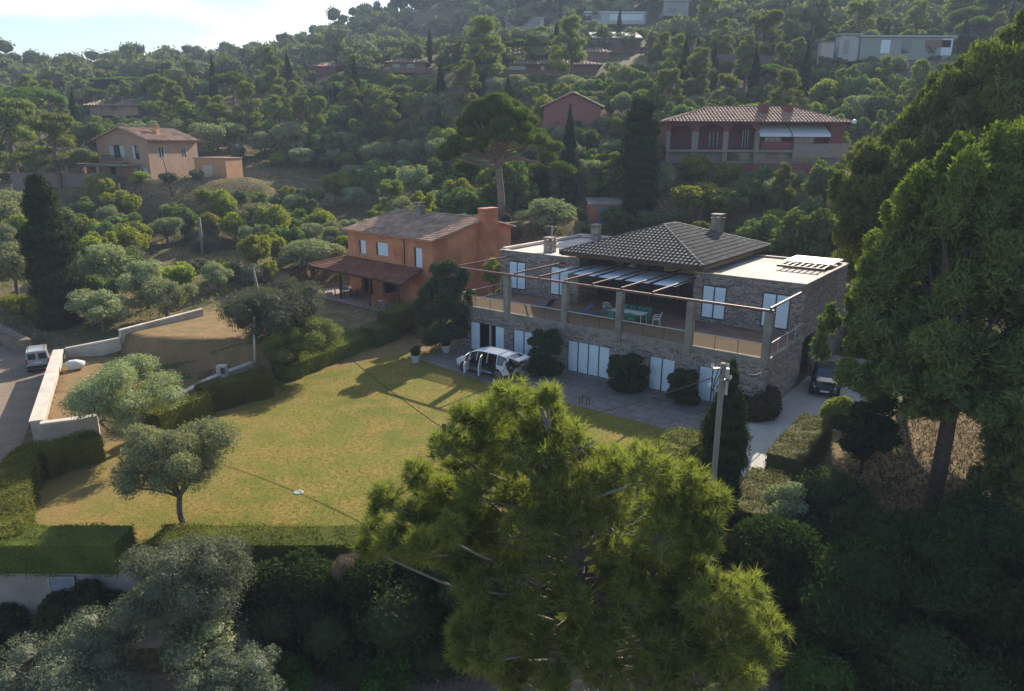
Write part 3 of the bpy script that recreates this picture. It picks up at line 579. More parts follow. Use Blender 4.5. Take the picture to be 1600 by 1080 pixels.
for x in (-1.6, 2.9, 7.4, 11.4): q = MB(); q.box(x-.09, x+.09, -3.18, -3.0, .04, 2.6); q.build('porch_post', M_wood, OH)
q = MB(); q.box(-1.9, 11.9, -3.16, -3.02, 2.42, 2.6); q.build('porch_beam', M_wood, OH)
q = MB(); q.box(7.6, 7.72, -3.15, -.3, .04, 1.0); q.build('porch_partition', M_orange, OH)
t = thing('porch_table', 'small table with a pale blue cloth under the orange house porch', 'table', ow(2.0, -2.3, 1.245), OA)
s = MB(); s.box(-.9, .9, -.45, .45, .7, .76); s.build('tabletop', mat('pale_blue_cloth', (.28,.40,.42), .8), t)
for sx in (-1, 1):
    for sy in (-1, 1): s = MB(); s.box(sx*.75-.04, sx*.75+.04, sy*.35-.04, sy*.35+.04, 0, .7); s.build('leg', M_wood, t)
for i, (x, y, r_) in enumerate(((1.3,-1.4,0),(3.4,-1.5,-.5),(4.1,-2.4,-1.4))):
    plastic_chair('porch_chair', 'dark wooden chair in the shade of the orange porch, %s' % ('behind the blue table', 'second from the table', 'farthest from the table')[i], 0, 0, OA+r_, M_wood, 'dark chairs on the orange porch', base=ow(x, y, 1.245))
t = thing('white_stool', 'small white folding stool near the right porch post', 'stool', ow(8.7, -2.9, 1.245), OA)
s = MB(); s.box(-.3, .3, -.2, .2, .62, .65); s.build('seat', M_wplas, t)
for sx in (-1, 1): s = MB(); s.tube([(sx*.28,-.18,.62),(sx*.28,.18,0)], .02, 6); s.tube([(sx*.28,.18,.62),(sx*.28,-.18,0)], .02, 6); s.build('leg', M_wplas, t)

# ================================================================ pink house on the left
M_pink = mat('pink_render', (0.42,0.27,0.20), .85, .08, 1.0, dirt=(0.36,0.23,0.17), dscale=.3)
M_peach = mat('peach_render', (0.50,0.27,0.15), .85, .08, 1.0)
M_shut = mat('pale_green_shutter', (0.42,0.50,0.47), .6, .06)
PA = R(-14); PO = (-58.9, 104.5); PZ = gz(-55, 103)-.2
K_ = thing('pink_house', 'pale pink two-storey house with tiled gable roof and flat patio canopy, far left', 'house', (PO[0], PO[1], 0), PA)
ZB, ZEV, ZAP = PZ, 15.8, 17.3
w = MB(); wins = [(1.9,4.6,13.2,14.9), (5.7,6.9,13.0,14.9)]
wall_open(w, 0, 8.4, 12.4, ZEV-.1, 0, .3, wins); wall_open(w, 0, 8.4, ZB-1, 12.4, 0, .3, [(1.6,2.6,ZB+.2,11.9),(5.6,8.0,ZB+.5,11.9)])
w.add([(0,0.01,ZEV-.1),(8.4,0.01,ZEV-.1),(4.2,0.01,ZAP-.1),(0,.3,ZEV-.1),(8.4,.3,ZEV-.1),(4.2,.3,ZAP-.1)], [(0,1,2),(5,4,3),(1,4,5,2),(3,0,2,5)])
w.build('wall', M_pink, K_)
w = MB()
for (a, b, c, dd) in ((1.8,2.8,12.9,14.6),(7.2,8.0,13.4,14.6)): pass
Ms = Matrix.Translation((8.4,0,0)) @ Matrix.Rotation(R(90), 4, 'Z')
w2 = MB(); wall_open(w2, .3, 10.5, ZB-1, ZEV-.1, 0, .3, [(2.0,3.2,13.2,14.6),(6.8,7.9,13.3,14.4)]); w2.v = [tuple(Ms @ Vector(v)) for v in w2.v]; w2.build('side_wall', M_pink, K_)
w = MB(); w.box(0, .3, .3, 10.5, ZB-1, ZEV-.1); w.box(.3, 8.1, 10.2, 10.5, ZB-1, ZEV-.1); w.build('back_wall', M_pink, K_)
d = MB(); d.box(.5, 7.6, .8, .95, ZB, 15.4); d.box(7.6, 7.75, .8, 9.8, ZB, 15.4); d.build('room_shade_panel', M_black, K_)
for (a, b, c, dd) in wins+[(5.6,8.0,ZB+.5,11.9)]:
    n = 3 if b-a > 2 else 2; mb = MB(); g = MB(); st = (b-a)/n
    for i in range(n):
        if i % 2 == 0: q = MB(); q.box(a+i*st+.03, a+(i+1)*st-.1, .05, .1, c+.03, dd-.03); q.build('shutter', M_shut, K_)
        else: g.box(a+i*st, a+(i+1)*st, .15, .17, c, dd)
    if g.v: g.build('window_glass', M_glass, K_)
for (y0, y1, z0, z1) in ((2.0,3.2,13.2,14.6),(6.8,7.9,13.3,14.4)):
    g = MB(); g.box(8.3, 8.33, y0, y1, z0, z1); g.build('window_glass', M_glass, K_); g = MB(); [g.box(8.34, 8.42, y-.05, y+.05, z0, z1) for y in (y0+.05, (y0+y1)/2, y1-.05)]; g.build('window_frame', M_shut, K_)
mt, ms = MB(), MB()
roof_plane(mt, ms, [(-.5,10.9,ZEV-.25),(-.5,-.5,ZEV-.25),(4.2,-.5,ZAP),(4.2,10.9,ZAP)], pitch=.4, r=.13, tl=.6); roof_plane(mt, ms, [(8.9,-.5,ZEV-.25),(8.9,10.9,ZEV-.25),(4.2,10.9,ZAP),(4.2,-.5,ZAP)], pitch=.4, r=.13, tl=.6)
rf = mt.build('roof', T_red, K_); ms.build('roof_board', M_peach, rf); chimney(K_, 6.6, 4.2, ZEV+.2, ZEV+1.6, .7, M_peach, M_peach)
b = MB(); b.box(1.4, 5.0, -1.0, -.01, 12.55, 12.7); o = b.build('balcony', M_pink, K_); b = MB(); b.box(1.4, 5.0, -1.0, -.95, 13.5, 13.56); [b.box(1.42+i*.17, 1.45+i*.17, -.98, -.95, 12.7, 13.5) for i in range(21)]; b.build('balcony_railing', M_dark, o)
b = MB(); b.box(-2.6, 7.2, -3.6, -.01, 12.15, 12.4); b.build('patio_canopy', M_conc, K_)
for (x, y) in ((-2.3,-3.3),(2.8,-3.3),(-2.3,-.5)): b = MB(); b.box(x-.2, x+.2, y-.2, y+.2, ZB-1.5, 12.15); b.build('canopy_pillar', M_pink, K_)
w = MB(); w.box(-5.0, 7.6, -5.4, -5.0, ZB-3, ZB-.2); o = w.build('garden_wall', mat('pinkish_block_wall', (.19,.15,.135), .9, .12, 1), K_)
x1 = tag(MB().box(0,5.2,0,4,0,3.1).build('annex_garage', M_peach, None), 'low orange annex with flat roof right of the pink house', 'outbuilding'); x1.location = (K_.matrix_world @ Vector((0,0,0)))[:]
_c, _s = math.cos(PA), math.sin(PA)
def pw(x, y, z): return (PO[0]+x*_c-y*_s, PO[1]+x*_s+y*_c, z)
x1.location = pw(11.6, 5.2, ZB-.2); x1.rotation_euler = (0,0,PA)
g = MB(); g.box(1.4, 3.0, -.05, -.002, .1, 2.1); g.build('garage_door', mat('cream_door', (.55,.45,.36), .6), x1); g = MB(); g.box(-.1, 5.3, -.1, 4.1, 3.1, 3.25); g.build('roof_slab', M_pink, x1)
# retaining wall with a white car below the pink house
q0 = D(20, 296, 100); q1 = D(165, 298, 99)
rw = thing('terrace_wall', 'long brownish retaining wall below and left of the pink house', 'wall', (q0[0], q0[1], gz(q0[0], q0[1])-.6))
m_ = MB(); m_.prism([(0,0),(q1[0]-q0[0], q1[1]-q0[1]),(q1[0]-q0[0], q1[1]-q0[1]+.4),(0,.4)], 0, D(20,270,100)[2]-rw.location[2]); m_.build('wall', MATS['pinkish_block_wall'], rw)

# ================================================================ red arcaded house on the right
M_red = mat('dark_red_render', (0.22,0.075,0.07), .85, .1, .8, dirt=(0.17,0.06,0.057)); M_beige = mat('beige_stone_pier', (0.27,0.225,0.20), .85, .12, 2.0)
AY = 90.0; AX = 29.7; A_ = thing('arcaded_red_house', 'large dark red house with arched loggia, tile roof and two white awnings', 'house', (AX, AY, 0))
def ax(px): return D(px, 210, AY)[0]-AX
def az(py): return D(1180, py, AY)[2]
zf, zt_, z0_ = az(234), az(190), az(268)-1.0
w = MB(); xl_, xr_ = ax(1043), ax(1322)
arches = [(1047,1082), (1091,1131), (1138,1181)]
def arch_wall(mb, x0, x1, zb, zt, zs, y0, y1, n=10):
    """spandrel above an arch springing at zs between x0 and x1, top at zt"""
    cx_, r_ = (x0+x1)/2, (x1-x0)/2; hr = min(zt-.25-zs, r_*.55)
    pts = [(cx_-r_*math.cos(math.pi*i/n), zs+hr*math.sin(math.pi*i/n)) for i in range(n+1)]
    for i in range(n):
        a, b = pts[i], pts[i+1]; mb.add([(a[0],y0,a[1]),(b[0],y0,b[1]),(b[0],y0,zt),(a[0],y0,zt),(a[0],y1,a[1]),(b[0],y1,b[1]),(b[0],y1,zt),(a[0],y1,zt)], [(0,1,2,3),(7,6,5,4),(0,4,5,1)])
for (a, b) in arches: arch_wall(w, ax(a), ax(b), zf, zt_, az(206), 0, .35)
for (a, b) in ((1043,1047),(1082,1091),(1131,1138),(1181,1186)): w.box(ax(a), ax(b), 0, .35, az(206), zt_)
w.box(ax(1186), xr_, 2.2, 2.5, zf, zt_); w.box(xl_, ax(1186), 2.6, 2.9, zf, zt_); w.box(xl_, xl_+.3, .35, 9, z0_, zt_); w.box(xr_-.3, xr_, 2.5, 9, z0_, zt_); w.box(xl_+.3, xr_-.3, 8.7, 9, z0_, zt_)
w.box(ax(1300), xr_, .6, 2.2, zf, zt_); w.build('wall', M_red, A_)
for (a, b) in ((1043,1047),(1082,1091),(1131,1138),(1181,1187)): p = MB(); p.box(ax(a)-.05, ax(b)+.05, -.05, .4, z0_, az(206)); p.build('pillar', M_beige, A_)
f = MB(); f.box(xl_-.1, ax(1240), -.3, 2.6, zf-.3, zf-.02); f.box(ax(1240), xr_+.3, -.4, 2.2, az(246), az(224)); f.build('balcony_floor', M_beige, A_)
f = MB(); f.box(xl_, xr_, .5, .8, z0_-1.5, zf-.3); f.build('ground_floor_wall', M_beige, A_); f = MB(); f.box(ax(1040), ax(1290), -.9, -.6, z0_-2, az(255)); f.build('red_garden_wall', M_red, A_)
f = MB()
for (a, b, c, d) in ((1140,1175,239,251),(1187,1200,240,252),(1222,1233,240,252),(1243,1285,240,252)): f.box(ax(a), ax(b), .42, .495, az(d), az(c))
f.build('lower_window', M_glass, A_)
for (a, b, c, d) in ((1118,1130,207,230),(1171,1179,202,230),(1205,1230,209,230),(1252,1283,208,223)):
    y = 2.15 if a > 1186 else 2.55
    f = MB(); f.box(ax(a), ax(b), y-.06, y, az(d), az(c)); o = f.build('window', M_glass, A_); f = MB(); n = max(2, int((b-a)/7)); [f.box(ax(a)+(ax(b)-ax(a))*i/n-.05, ax(a)+(ax(b)-ax(a))*i/n+.05, y-.1, y-.062, az(d), az(c)) for i in range(n+1)]; f.build('window_frame', M_wplas, o)
f = MB(); f.box(xl_+.3, ax(1181), .05, .1, az(222), az(221)); [f.box(xl_+.3+i*.22, xl_+.33+i*.22, .05, .08, zf, az(222)) for i in range(int((ax(1181)-xl_)/.22)-1)]; f.build('balcony_railing', M_dark, A_)
f = MB(); f.box(ax(1190), ax(1238), -.25, -.2, zf, az(221)); f.build('balcony_panel', M_red, A_)
for (a, b) in ((1187,1236),(1238,1297)):
    f = MB(); x0, x1 = ax(a), ax(b); zt2, zb2 = az(193), az(209)
    f.add([(x0,2.2,zt2),(x1,2.2,zt2),(x1-.2,-.7,zb2),(x0-.2,-.7,zb2),(x0,2.2,zt2-.06),(x1,2.2,zt2-.06),(x1-.2,-.7,zb2-.06),(x0-.2,-.7,zb2-.06),(x0-.2,-.71,zb2-.35),(x1-.2,-.71,zb2-.35)], [(0,1,2,3),(7,6,5,4),(3,2,9,8),(0,3,7,4),(1,5,6,2)]); f.build('awning', mat('white_awning', (.62,.66,.70), .8, .04), A_)
mt, ms = MB(), MB(); ze, zr = az(191), az(165); y0, y1 = -.6, 9.6; a_, b_ = xl_-.5, xr_+.5
RA, RB = (a_+6.5,4.5,zr), (b_-6.0,4.5,zr)
roof_plane(mt, ms, [(a_,y0,ze),(b_,y0,ze),RB,RA], pitch=.42, r=.14, tl=.6); roof_plane(mt, ms, [(b_,y0,ze),(b_,y1,ze),RB], pitch=.42, r=.14, tl=.6); roof_plane(mt, ms, [(a_,y1,ze),(a_,y0,ze),RA], pitch=.42, r=.14, tl=.6); roof_plane(mt, ms, [(b_,y1,ze),(a_,y1,ze),RA,RB], pitch=.42, r=.14, tl=.6)
for q in ((RA,RB),((b_,y0,ze),RB),((a_,y0,ze),RA)): ridge_cap(mt, q[0], q[1], .17)
rf = mt.build('roof', tilemat('arcade_roof_tile', (.36,.22,.16), (.50,.34,.26), (.27,.18,.13)), A_); ms.build('roof_board', M_red, rf)  # red tile of the arcaded house, close in tone to the other red roofs
c = MB(); c.box(ax(1197)-.2, ax(1205)+.2, 2.2, 3.4, ze+.5, zr+.3); c.build('chimney', M_red, A_); c = MB(); c.box(ax(1236), ax(1248), 2.6, 4.2, ze+.6, zr+.15); c.build('chimney', M_red, A_)
st = thing('street_globe_lamp', 'small white globe lamp on a post at the right end of the arcaded house', 'lamp', (D(1334,196,88)[0], 88, 0)); zz = D(1334,193,88)[2]
s = MB(); s.tube([(0,0,z0_-1),(0,0,zz)], .05, 6); s.build('pole', M_dark, st); s = MB(); s.lathe([(0,-.28),(.2,-.2),(.28,0),(.2,.2),(0,.28)], (0,0,zz+.2), 10); s.build('globe', mat('white_globe', (.8,.8,.8), .3), st)

# ================================================================ far houses
M_grn = mat('pale_green_render', (0.30,0.34,0.31), .8, .05); M_wht = mat('white_render', (0.45,0.46,0.46), .8, .05); M_brown = mat('brown_render', (0.24,0.15,0.12), .85, .1); M_paleroof = mat('pale_roof', (0.60,0.54,0.48), .8, .06)
def far_house(name, label, px0, px1, pyt, pyb, Y, mw, mr, roof='flat', depth=8, wins=(), rz=0, roofh=1.3, over=.5, cat='house'):
    a = D(px0, (pyt+pyb)/2, Y); b = D(px1, (pyt+pyb)/2, Y); zt = D(px0, pyt, Y)[2]; zb = D(px0, pyb, Y)[2]; W_ = b[0]-a[0]
    t = thing(name, label, cat, (a[0], a[1], zb), rz); hgt = zt-zb
    w = MB(); w.box(0, W_, 0, depth, -.9, hgt); w.build('wall', mw, t)
    if roof == 'flat': r = MB(); r.box(-over, W_+over, -over, depth+over, hgt, hgt+.3); r.build('roof', mr, t)
    elif roof == 'mono': r = MB(); r.prism([(-over,-over),(W_+over,-over),(W_+over,depth+over),(-over,depth+over)], [hgt,hgt,hgt+roofh,hgt+roofh], [hgt+.2,hgt+.2,hgt+roofh+.2,hgt+roofh+.2]); r.build('roof', mr, t)
    else:
        mt, ms = MB(), MB(); e = [(-over,-over,hgt),(W_+over,-over,hgt),(W_+over,depth+over,hgt),(-over,depth+over,hgt)]; zr = hgt+roofh
        kw = dict(pitch=.7, r=.22, tl=1.1)
        if roof == 'hip':
            q = min(depth/2, W_/3); A, B = (q,depth/2,zr), (W_-q,depth/2,zr); roof_plane(mt, ms, [e[0],e[1],B,A], **kw); roof_plane(mt, ms, [e[1],e[2],B], **kw); roof_plane(mt, ms, [e[3],e[0],A], **kw); roof_plane(mt, ms, [e[2],e[3],A,B], **kw)
        else:  # gable facing the camera
            m0, m1 = (W_/2,-over,zr), (W_/2,depth+over,zr); roof_plane(mt, ms, [e[3],e[0],m0,m1], **kw); roof_plane(mt, ms, [e[1],e[2],m1,m0], **kw)
            w = MB(); w.add([(0,.01,hgt),(W_,.01,hgt),(W_/2,.01,zr-.15),(0,.3,hgt),(W_,.3,hgt),(W_/2,.3,zr-.15)], [(0,1,2),(5,4,3)]); w.build('gable', mw, t)
        rf = mt.build('roof', mr, t); ms.build('roof_board', mw, rf)
    for (u0, u1, v0, v1, m) in wins:
        q = MB(); q.box(W_*u0, W_*u1, -.06, -.003, hgt*v0, hgt*v1); q.build('window', m, t)
    return t
G = M_glass
far_house('long_villa', 'long pale green modern villa with flat roof on the upper right slope', 1345,1488,58,86,150, M_grn, M_wht, 'flat', 8, [(.22,.32,.1,.85,M_white),(.45,.55,.1,.9,G),(.7,.98,.45,.85,M_brown),(.88,1,.0,.95,MATS['pale_blue_awning'])])
far_house('villa_tower', 'narrow pale block at the left end of the long green villa', 1312,1342,55,88,150.5, M_wht, M_grn, 'flat', 6, [(.2,.5,.1,.8,M_grn)])
far_house('stone_gatepost', 'pale square masonry block left of the long green villa', 1282,1303,67,97,148, mat('pale_masonry', (.45,.40,.37), .9), M_beige, 'flat', 1.5, cat='gate pillar', over=.1)
far_house('gabled_red_house', 'dull red house with low tiled gable behind the tall slim cypress', 850,938,168,200,116, mat('dull_red_render', (.28,.12,.10), .85), T_red, 'gable', 10, roofh=2.2)
far_house('low_tiled_house', 'long low brown house with pale tiled roof above the trimmed terraces', 772,934,101,110,163, M_brown, T_red, 'hip', 9, [(.1,.3,.1,.8,G),(.45,.7,.1,.8,G)], roofh=1.6, over=1.0)
far_house('small_tiled_house', 'small pinkish house with pale tile roof left of the slim cypress pair', 608,664,98,107,172, M_brown, T_red, 'hip', 8, [(.1,.3,.1,.8,G),(.5,.7,.1,.8,G)], roofh=1.3, over=.8)
far_house('pale_roofed_house', 'brown house under a bright pale sloping roof high on the hill', 928,1000,60,77,188, M_brown, M_paleroof, 'mono', 9, roofh=2.6)
far_house('lower_brown_house', 'small brown house just below the bright pale roof', 912,952,82,95,178, M_brown, T_red, 'hip', 8, roofh=1.4)
far_house('white_villa', 'white villa with dark openings near the hill crest left of centre', 790,850,28,46,268, M_wht, M_wht, 'flat', 8, [(.25,.55,.3,.8,G),(.62,.9,.2,.8,G)])
far_house('long_white_villa', 'long low bluish white villa near the top edge of the hill', 915,1010,20,33,245, M_wht, MATS['pale_blue_awning'], 'flat', 8, [(.1,.25,.2,.8,G),(.4,.95,.1,.85,MATS['pale_blue_awning'])])
far_house('boxy_green_house', 'boxy pale green house with one dark window near the hilltop', 1037,1076,2,20,242, M_grn, M_grn, 'flat', 8, [(.2,.5,.05,.4,G)])
far_house('crest_house', 'pale flat-roofed house half hidden on the skyline ridge', 645,695,18,25,325, M_wht, M_wht, 'flat', 8)
far_house('valley_tiled_house', 'low house with long pinkish tile roof behind the palm tree', 140,215,165,174,168, M_pink, T_red, 'hip', 10, roofh=2.2, over=1)
far_house('ridge_red_roof_house', 'small red roofed house among pines at left centre', 482,525,104,112,205, M_red, T_red, 'hip', 8, roofh=1.4)
sh = far_house('garden_shed', 'small orange shed with a bright blue door beside the broad cypress', 921,972,321,352,86, M_orange2, M_conc, 'mono', 4, roofh=.5, over=.15, cat='shed')
q = MB(); q.box(1.15, 1.75, -.09, -.005, -.1, 2.05); q.build('door', mat('bright_blue_door', (.05,.25,.42), .6), sh)
far_house('pool_house', 'low orange outbuilding wall glimpsed right of the tall slim cypress', 945,975,247,258,104, M_peach, M_wht, 'flat', 3, cat='outbuilding')

# ================================================================ foliage tools
NR = np.random.default_rng(11)
def unit(v): return v/np.maximum(np.linalg.norm(v, axis=-1, keepdims=True), 1e-9)
def leafquads(p, nrm, size, aspect=.5, jit=.8, rng=NR, along=None, aj=.5):
    """one rhombic leaf or leaf spray per point; long axis follows 'along' when given"""
    n = len(p); nn = unit(nrm+rng.normal(0, jit, (n, 3)))
    a = rng.normal(0, 1, (n, 3)) if along is None else along+rng.normal(0, aj, (n, 3))
    t = unit(a-nn*(a*nn).sum(1, keepdims=True)); b = np.cross(nn, t)
    s = (size*rng.uniform(.55, 1.35, n))[:, None]
    V = np.stack([p-t*s*.5, p+b*s*aspect*.5, p+t*s*.5, p-b*s*aspect*.5], 1).reshape(-1, 3)
    return V, np.arange(4*n).reshape(n, 4)
_ico = None
def ico():
    global _ico
    if _ico is None:
        bm = bmesh.new(); bmesh.ops.create_icosphere(bm, subdivisions=2, radius=1); bm.verts.ensure_lookup_table()
        _ico = (np.array([v.co[:] for v in bm.verts]), np.array([[v.index for v in f.verts] for f in bm.faces])); bm.free()
    return _ico
def cores(blobs, k=.78, rng=NR):
    """lumpy inner masses as quads (triangles with a doubled vertex are avoided by pairing via degenerate-free fans)"""
    v, f = ico(); Vs, Fs = [], []
    for i, b in enumerate(blobs):
        w = v*(b[3:6]*k)*(1+rng.normal(0, .07, (len(v), 1))); Vs.append(w+b[:3]); Fs.append(f+i*len(v))
    return np.concatenate(Vs), np.concatenate(Fs)
def blob_points(blobs, n, rng=NR, up=.25, shell=.14, cull=.72):
    area = (blobs[:, 3]*blobs[:, 4]+blobs[:, 3]*blobs[:, 5])**.9; pr = area/area.sum()
    k = rng.choice(len(blobs), int(n*1.5), p=pr); d = unit(rng.normal(0, 1, (len(k), 3))); d[:, 2] += up; d = unit(d)
    f = 1-np.abs(rng.normal(0, shell, len(k)))+.06*rng.normal(0, 1, len(k)); c = blobs[k]
    p = c[:, :3]+d*c[:, 3:6]*f[:, None]; keep = np.ones(len(p), bool)
    for j in range(len(blobs)):
        q = (((p-blobs[j, :3])/blobs[j, 3:6])**2).sum(1); keep &= (q > cull**2) | (k == j)
    p, d = p[keep][:n], d[keep][:n]; return p, d
def crown_mesh(name, blobs, n, size, m, aspect=.5, jit=.8, core=.74, up=.25, shell=.14, along=None, rng=NR, parent=False, cull=.72):
    p, d = blob_points(blobs, n, rng, up, shell, cull)
    al = None
    if along == 'out': al = d+np.array([0, 0, .5])
    if along == 'up': al = d*.4+np.array([0, 0, 1.0])
    V, F = leafquads(p, d, size, aspect, jit, rng, al)
    T = np.concatenate([F[:, [0, 1, 2]], F[:, [0, 2, 3]]])
    if core:
        cv, cf = cores(blobs, core, rng); T = np.concatenate([T, cf+len(V)]); V = np.concatenate([V, cv])
    return npmesh(name, V, T, m, parent)
def rblobs(rng, k, W, Hh, z0, r0=.2, r1=.3, flat=.85, bias=0.0, hollow=.35):
    """blobs spread through an ellipsoidal crown of width W, height Hh with its bottom at z0"""
    out = []
    for i in range(k):
        d = rng.normal(0, 1, 3); d /= np.linalg.norm(d); d[2] = d[2]*.9+bias; rr = rng.uniform(hollow, .78)
        r = W*rng.uniform(r0, r1)
        out.append([d[0]*rr*W/2, d[1]*rr*W/2, z0+Hh/2+d[2]*rr*Hh/2*.9, r*rng.uniform(.85, 1.2), r*rng.uniform(.85, 1.2), r*flat*rng.uniform(.8, 1.1)])
    return np.array(out)
# leaves
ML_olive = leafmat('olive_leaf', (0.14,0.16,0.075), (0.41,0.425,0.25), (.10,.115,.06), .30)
ML_olived = leafmat('olive_leaf_shaded', (0.08,0.095,0.06), (0.21,0.225,0.155), (.10,.11,.07), .25)  # darker copy of the olive leaf, with shade put into its colour
ML_oak = leafmat('oak_leaf', (0.06,0.08,0.034), (0.21,0.245,0.10), (.13,.17,.04), .30)
ML_yel = leafmat('yellow_green_leaf', (0.12,0.145,0.035), (0.32,0.33,0.085), (.13,.14,.03), .42)
ML_pine = leafmat('pine_needle', (0.06,0.08,0.027), (0.20,0.215,0.07), (.14,.17,.04), .32)
ML_umb = leafmat('umbrella_pine_needle', (0.05,0.075,0.024), (0.14,0.18,0.05), (.15,.20,.04), .35)
ML_cyp = leafmat('cypress_leaf', (0.018,0.028,0.013), (0.055,0.075,0.03), (.12,.14,.04), .22, hv=.06)
ML_hedge = leafmat('hedge_leaf', (0.065,0.08,0.018), (0.18,0.185,0.035), (.13,.15,.03), .25)
ML_hedged = leafmat('brown_green_hedge_leaf', (0.10,0.105,0.035), (0.15,0.14,0.05), (.12,.13,.03), .3)
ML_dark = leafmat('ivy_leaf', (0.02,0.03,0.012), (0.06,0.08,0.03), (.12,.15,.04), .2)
ML_dead = leafmat('dry_twig', (0.10,0.08,0.055), (0.19,0.155,0.115), (.10,.09,.07), .2)
ML_grass = leafmat('dry_grass_blade', (0.20,0.17,0.05), (0.13,0.15,0.035), (.12,.13,.04), .4)
ML_needle = leafmat('bright_pine_needle', (0.11,0.14,0.045), (0.29,0.345,0.115), (.12,.13,.05), .46, nscale=1.1, hv=0)
M_bark = mat('grey_bark', (0.14,0.115,0.095), .95, .3, 6, bump=.6, bscale=30)
M_barkd = mat('dark_bark', (0.07,0.052,0.042), .95, .3, 6, bump=.6, bscale=25)
M_barkp = mat('pine_bark', (0.15,0.105,0.085), .95, .3, 5, bump=.6, bscale=25)

# ================================================================ walls
M_blk = mat('concrete_wall', (0.42,0.38,0.34), .9, .12, 1.5, bump=.25, dirt=(0.33,0.29,0.25)); M_cope = mat('pale_wall_coping', (0.58,0.51,0.44), .9, .1, 2, dirt=(.46,.40,.34))
M_rub = stonemat('field_stone', (0.24,0.19,0.15), (0.17,0.13,0.10), (0.20,0.16,0.12), .5, .24, .02)
def wall_path(name, label, pts, th, z0s, z1s, m, cap=None, capw=.08, cat='wall', caph=.1):
    """a wall along points, with per-point bottom and top heights"""
    o0 = pts[0]; t = thing(name, label, cat, (o0[0], o0[1], 0)); w, c = MB(), MB(); n = len(pts)
    nrm = []
    for i in range(n):
        a = Vector(pts[max(i-1,0)]); b = Vector(pts[min(i+1,n-1)]); d = (b-a).normalized(); nrm.append(Vector((-d.y, d.x)))
    def strip(mb, h, lo, hi):
        vs = []
        for i in range(n):
            p = Vector(pts[i])-Vector(o0)
            for sgn, zz in ((1,lo[i]),(-1,lo[i]),(-1,hi[i]),(1,hi[i])): q = p+nrm[i]*h*sgn; vs.append((q.x, q.y, zz))
        fs = [(3,2,1,0), tuple(4*(n-1)+k for k in range(4))]
        for i in range(n-1):
            for k in range(4): fs.append((4*i+k, 4*i+(k+1) % 4, 4*i+4+(k+1) % 4, 4*i+4+k))
        mb.add(vs, fs)
    strip(w, th/2, z0s, z1s); w.build('wall_body', m, t)
    if cap: strip(c, th/2+capw, z1s, [z+caph for z in z1s]); c.build('coping', cap, t)
    return t
A0, A1, A2, A3 = P(56,657,1.5)[:2], P(91,546,1.5)[:2], P(188,525,2.2)[:2], P(316,486,2.7)[:2]
wall_path('roadside_garden_wall', 'thick pale wall with flat coping between the road and dry garden', [A0, A1], .5, [-.3,-.3], [1.4,1.4], M_blk, M_cope, .06)
wall_path('low_garden_wall', 'lower pale wall stretch behind the white sack', [(A1[0]+.35,A1[1]+.2), A2], .22, [.3,1.2], [1.45,2.0], M_blk, M_cope, .04)
wall_path('upper_garden_wall', 'higher grey wall stretch running uphill to the olive trees', [A2, A3], .22, [1.0,1.2], [2.55,2.8], M_blk, M_cope, .04)
wall_path('front_garden_wall', 'short pale wall end and dark gate beside the left hedge', [(A0[0]+.3,A0[1]-.15), (A0[0]+2.6,A0[1]+.9)], .3, [-.2,-.2], [1.35,1.35], M_blk, M_cope, .06)
wall_path('lower_street_wall', 'tall grey rendered retaining wall under the hedge, bottom left', [(-32,22.55),(-12.0,22.55)], .3, [-3.2,-3.2], [.1,.1], mat('street_wall_render', (.30,.265,.235), .9, .12, 1.2, bump=.3, dirt=(.24,.21,.19), dscale=.5))
dq = D(102, 930, 22.37); t = thing('wall_door', 'pale blue-grey metal door set in the lower street wall', 'door', (dq[0], 22.33, dq[2]-.75)); s_ = MB(); s_.box(-.42, .42, -.03, 0, 0, 1.5); s_.build('door_leaf', mat('pale_blue_metal', (.20,.23,.27), .6), t); s_ = MB(); s_.box(-.48, -.421, -.05, .01, 0, 1.56); s_.box(.421, .48, -.05, .01, 0, 1.56); s_.box(-.42, .42, -.05, .01, 1.501, 1.56); s_.build('door_frame', M_steel, t)
wall_path('roadside_stone_wall', 'rough stone bank wall beyond the road, left of the broad dark cypress', [P(-70,520)[:2], P(0,533)[:2], P(45,552)[:2]], .6, [-.3]*3, [1.5,1.2,.9], M_rub, M_rub, .05)
wall_path('planter_wall', 'low pinkish wall with a small dark niche behind the clipped hedge', [P(275,640,.2)[:2], P(330,612,.3)[:2], P(395,588,.4)[:2]], .3, [-.2]*3, [.9,1.1,1.3], M_blk, M_cope, .05)
t = thing('meter_box', 'small grey utility box on the bank above the clipped hedge', 'utility box', P(347,578,1.5)); s_ = MB(); s_.box(-.3, .3, -.2, .2, -.9, .3); s_.build('cabinet', M_cope, t); s_ = MB(); s_.box(-.02, .26, -.215, -.203, -.2, .2); s_.build('meter_door', M_dark, t)

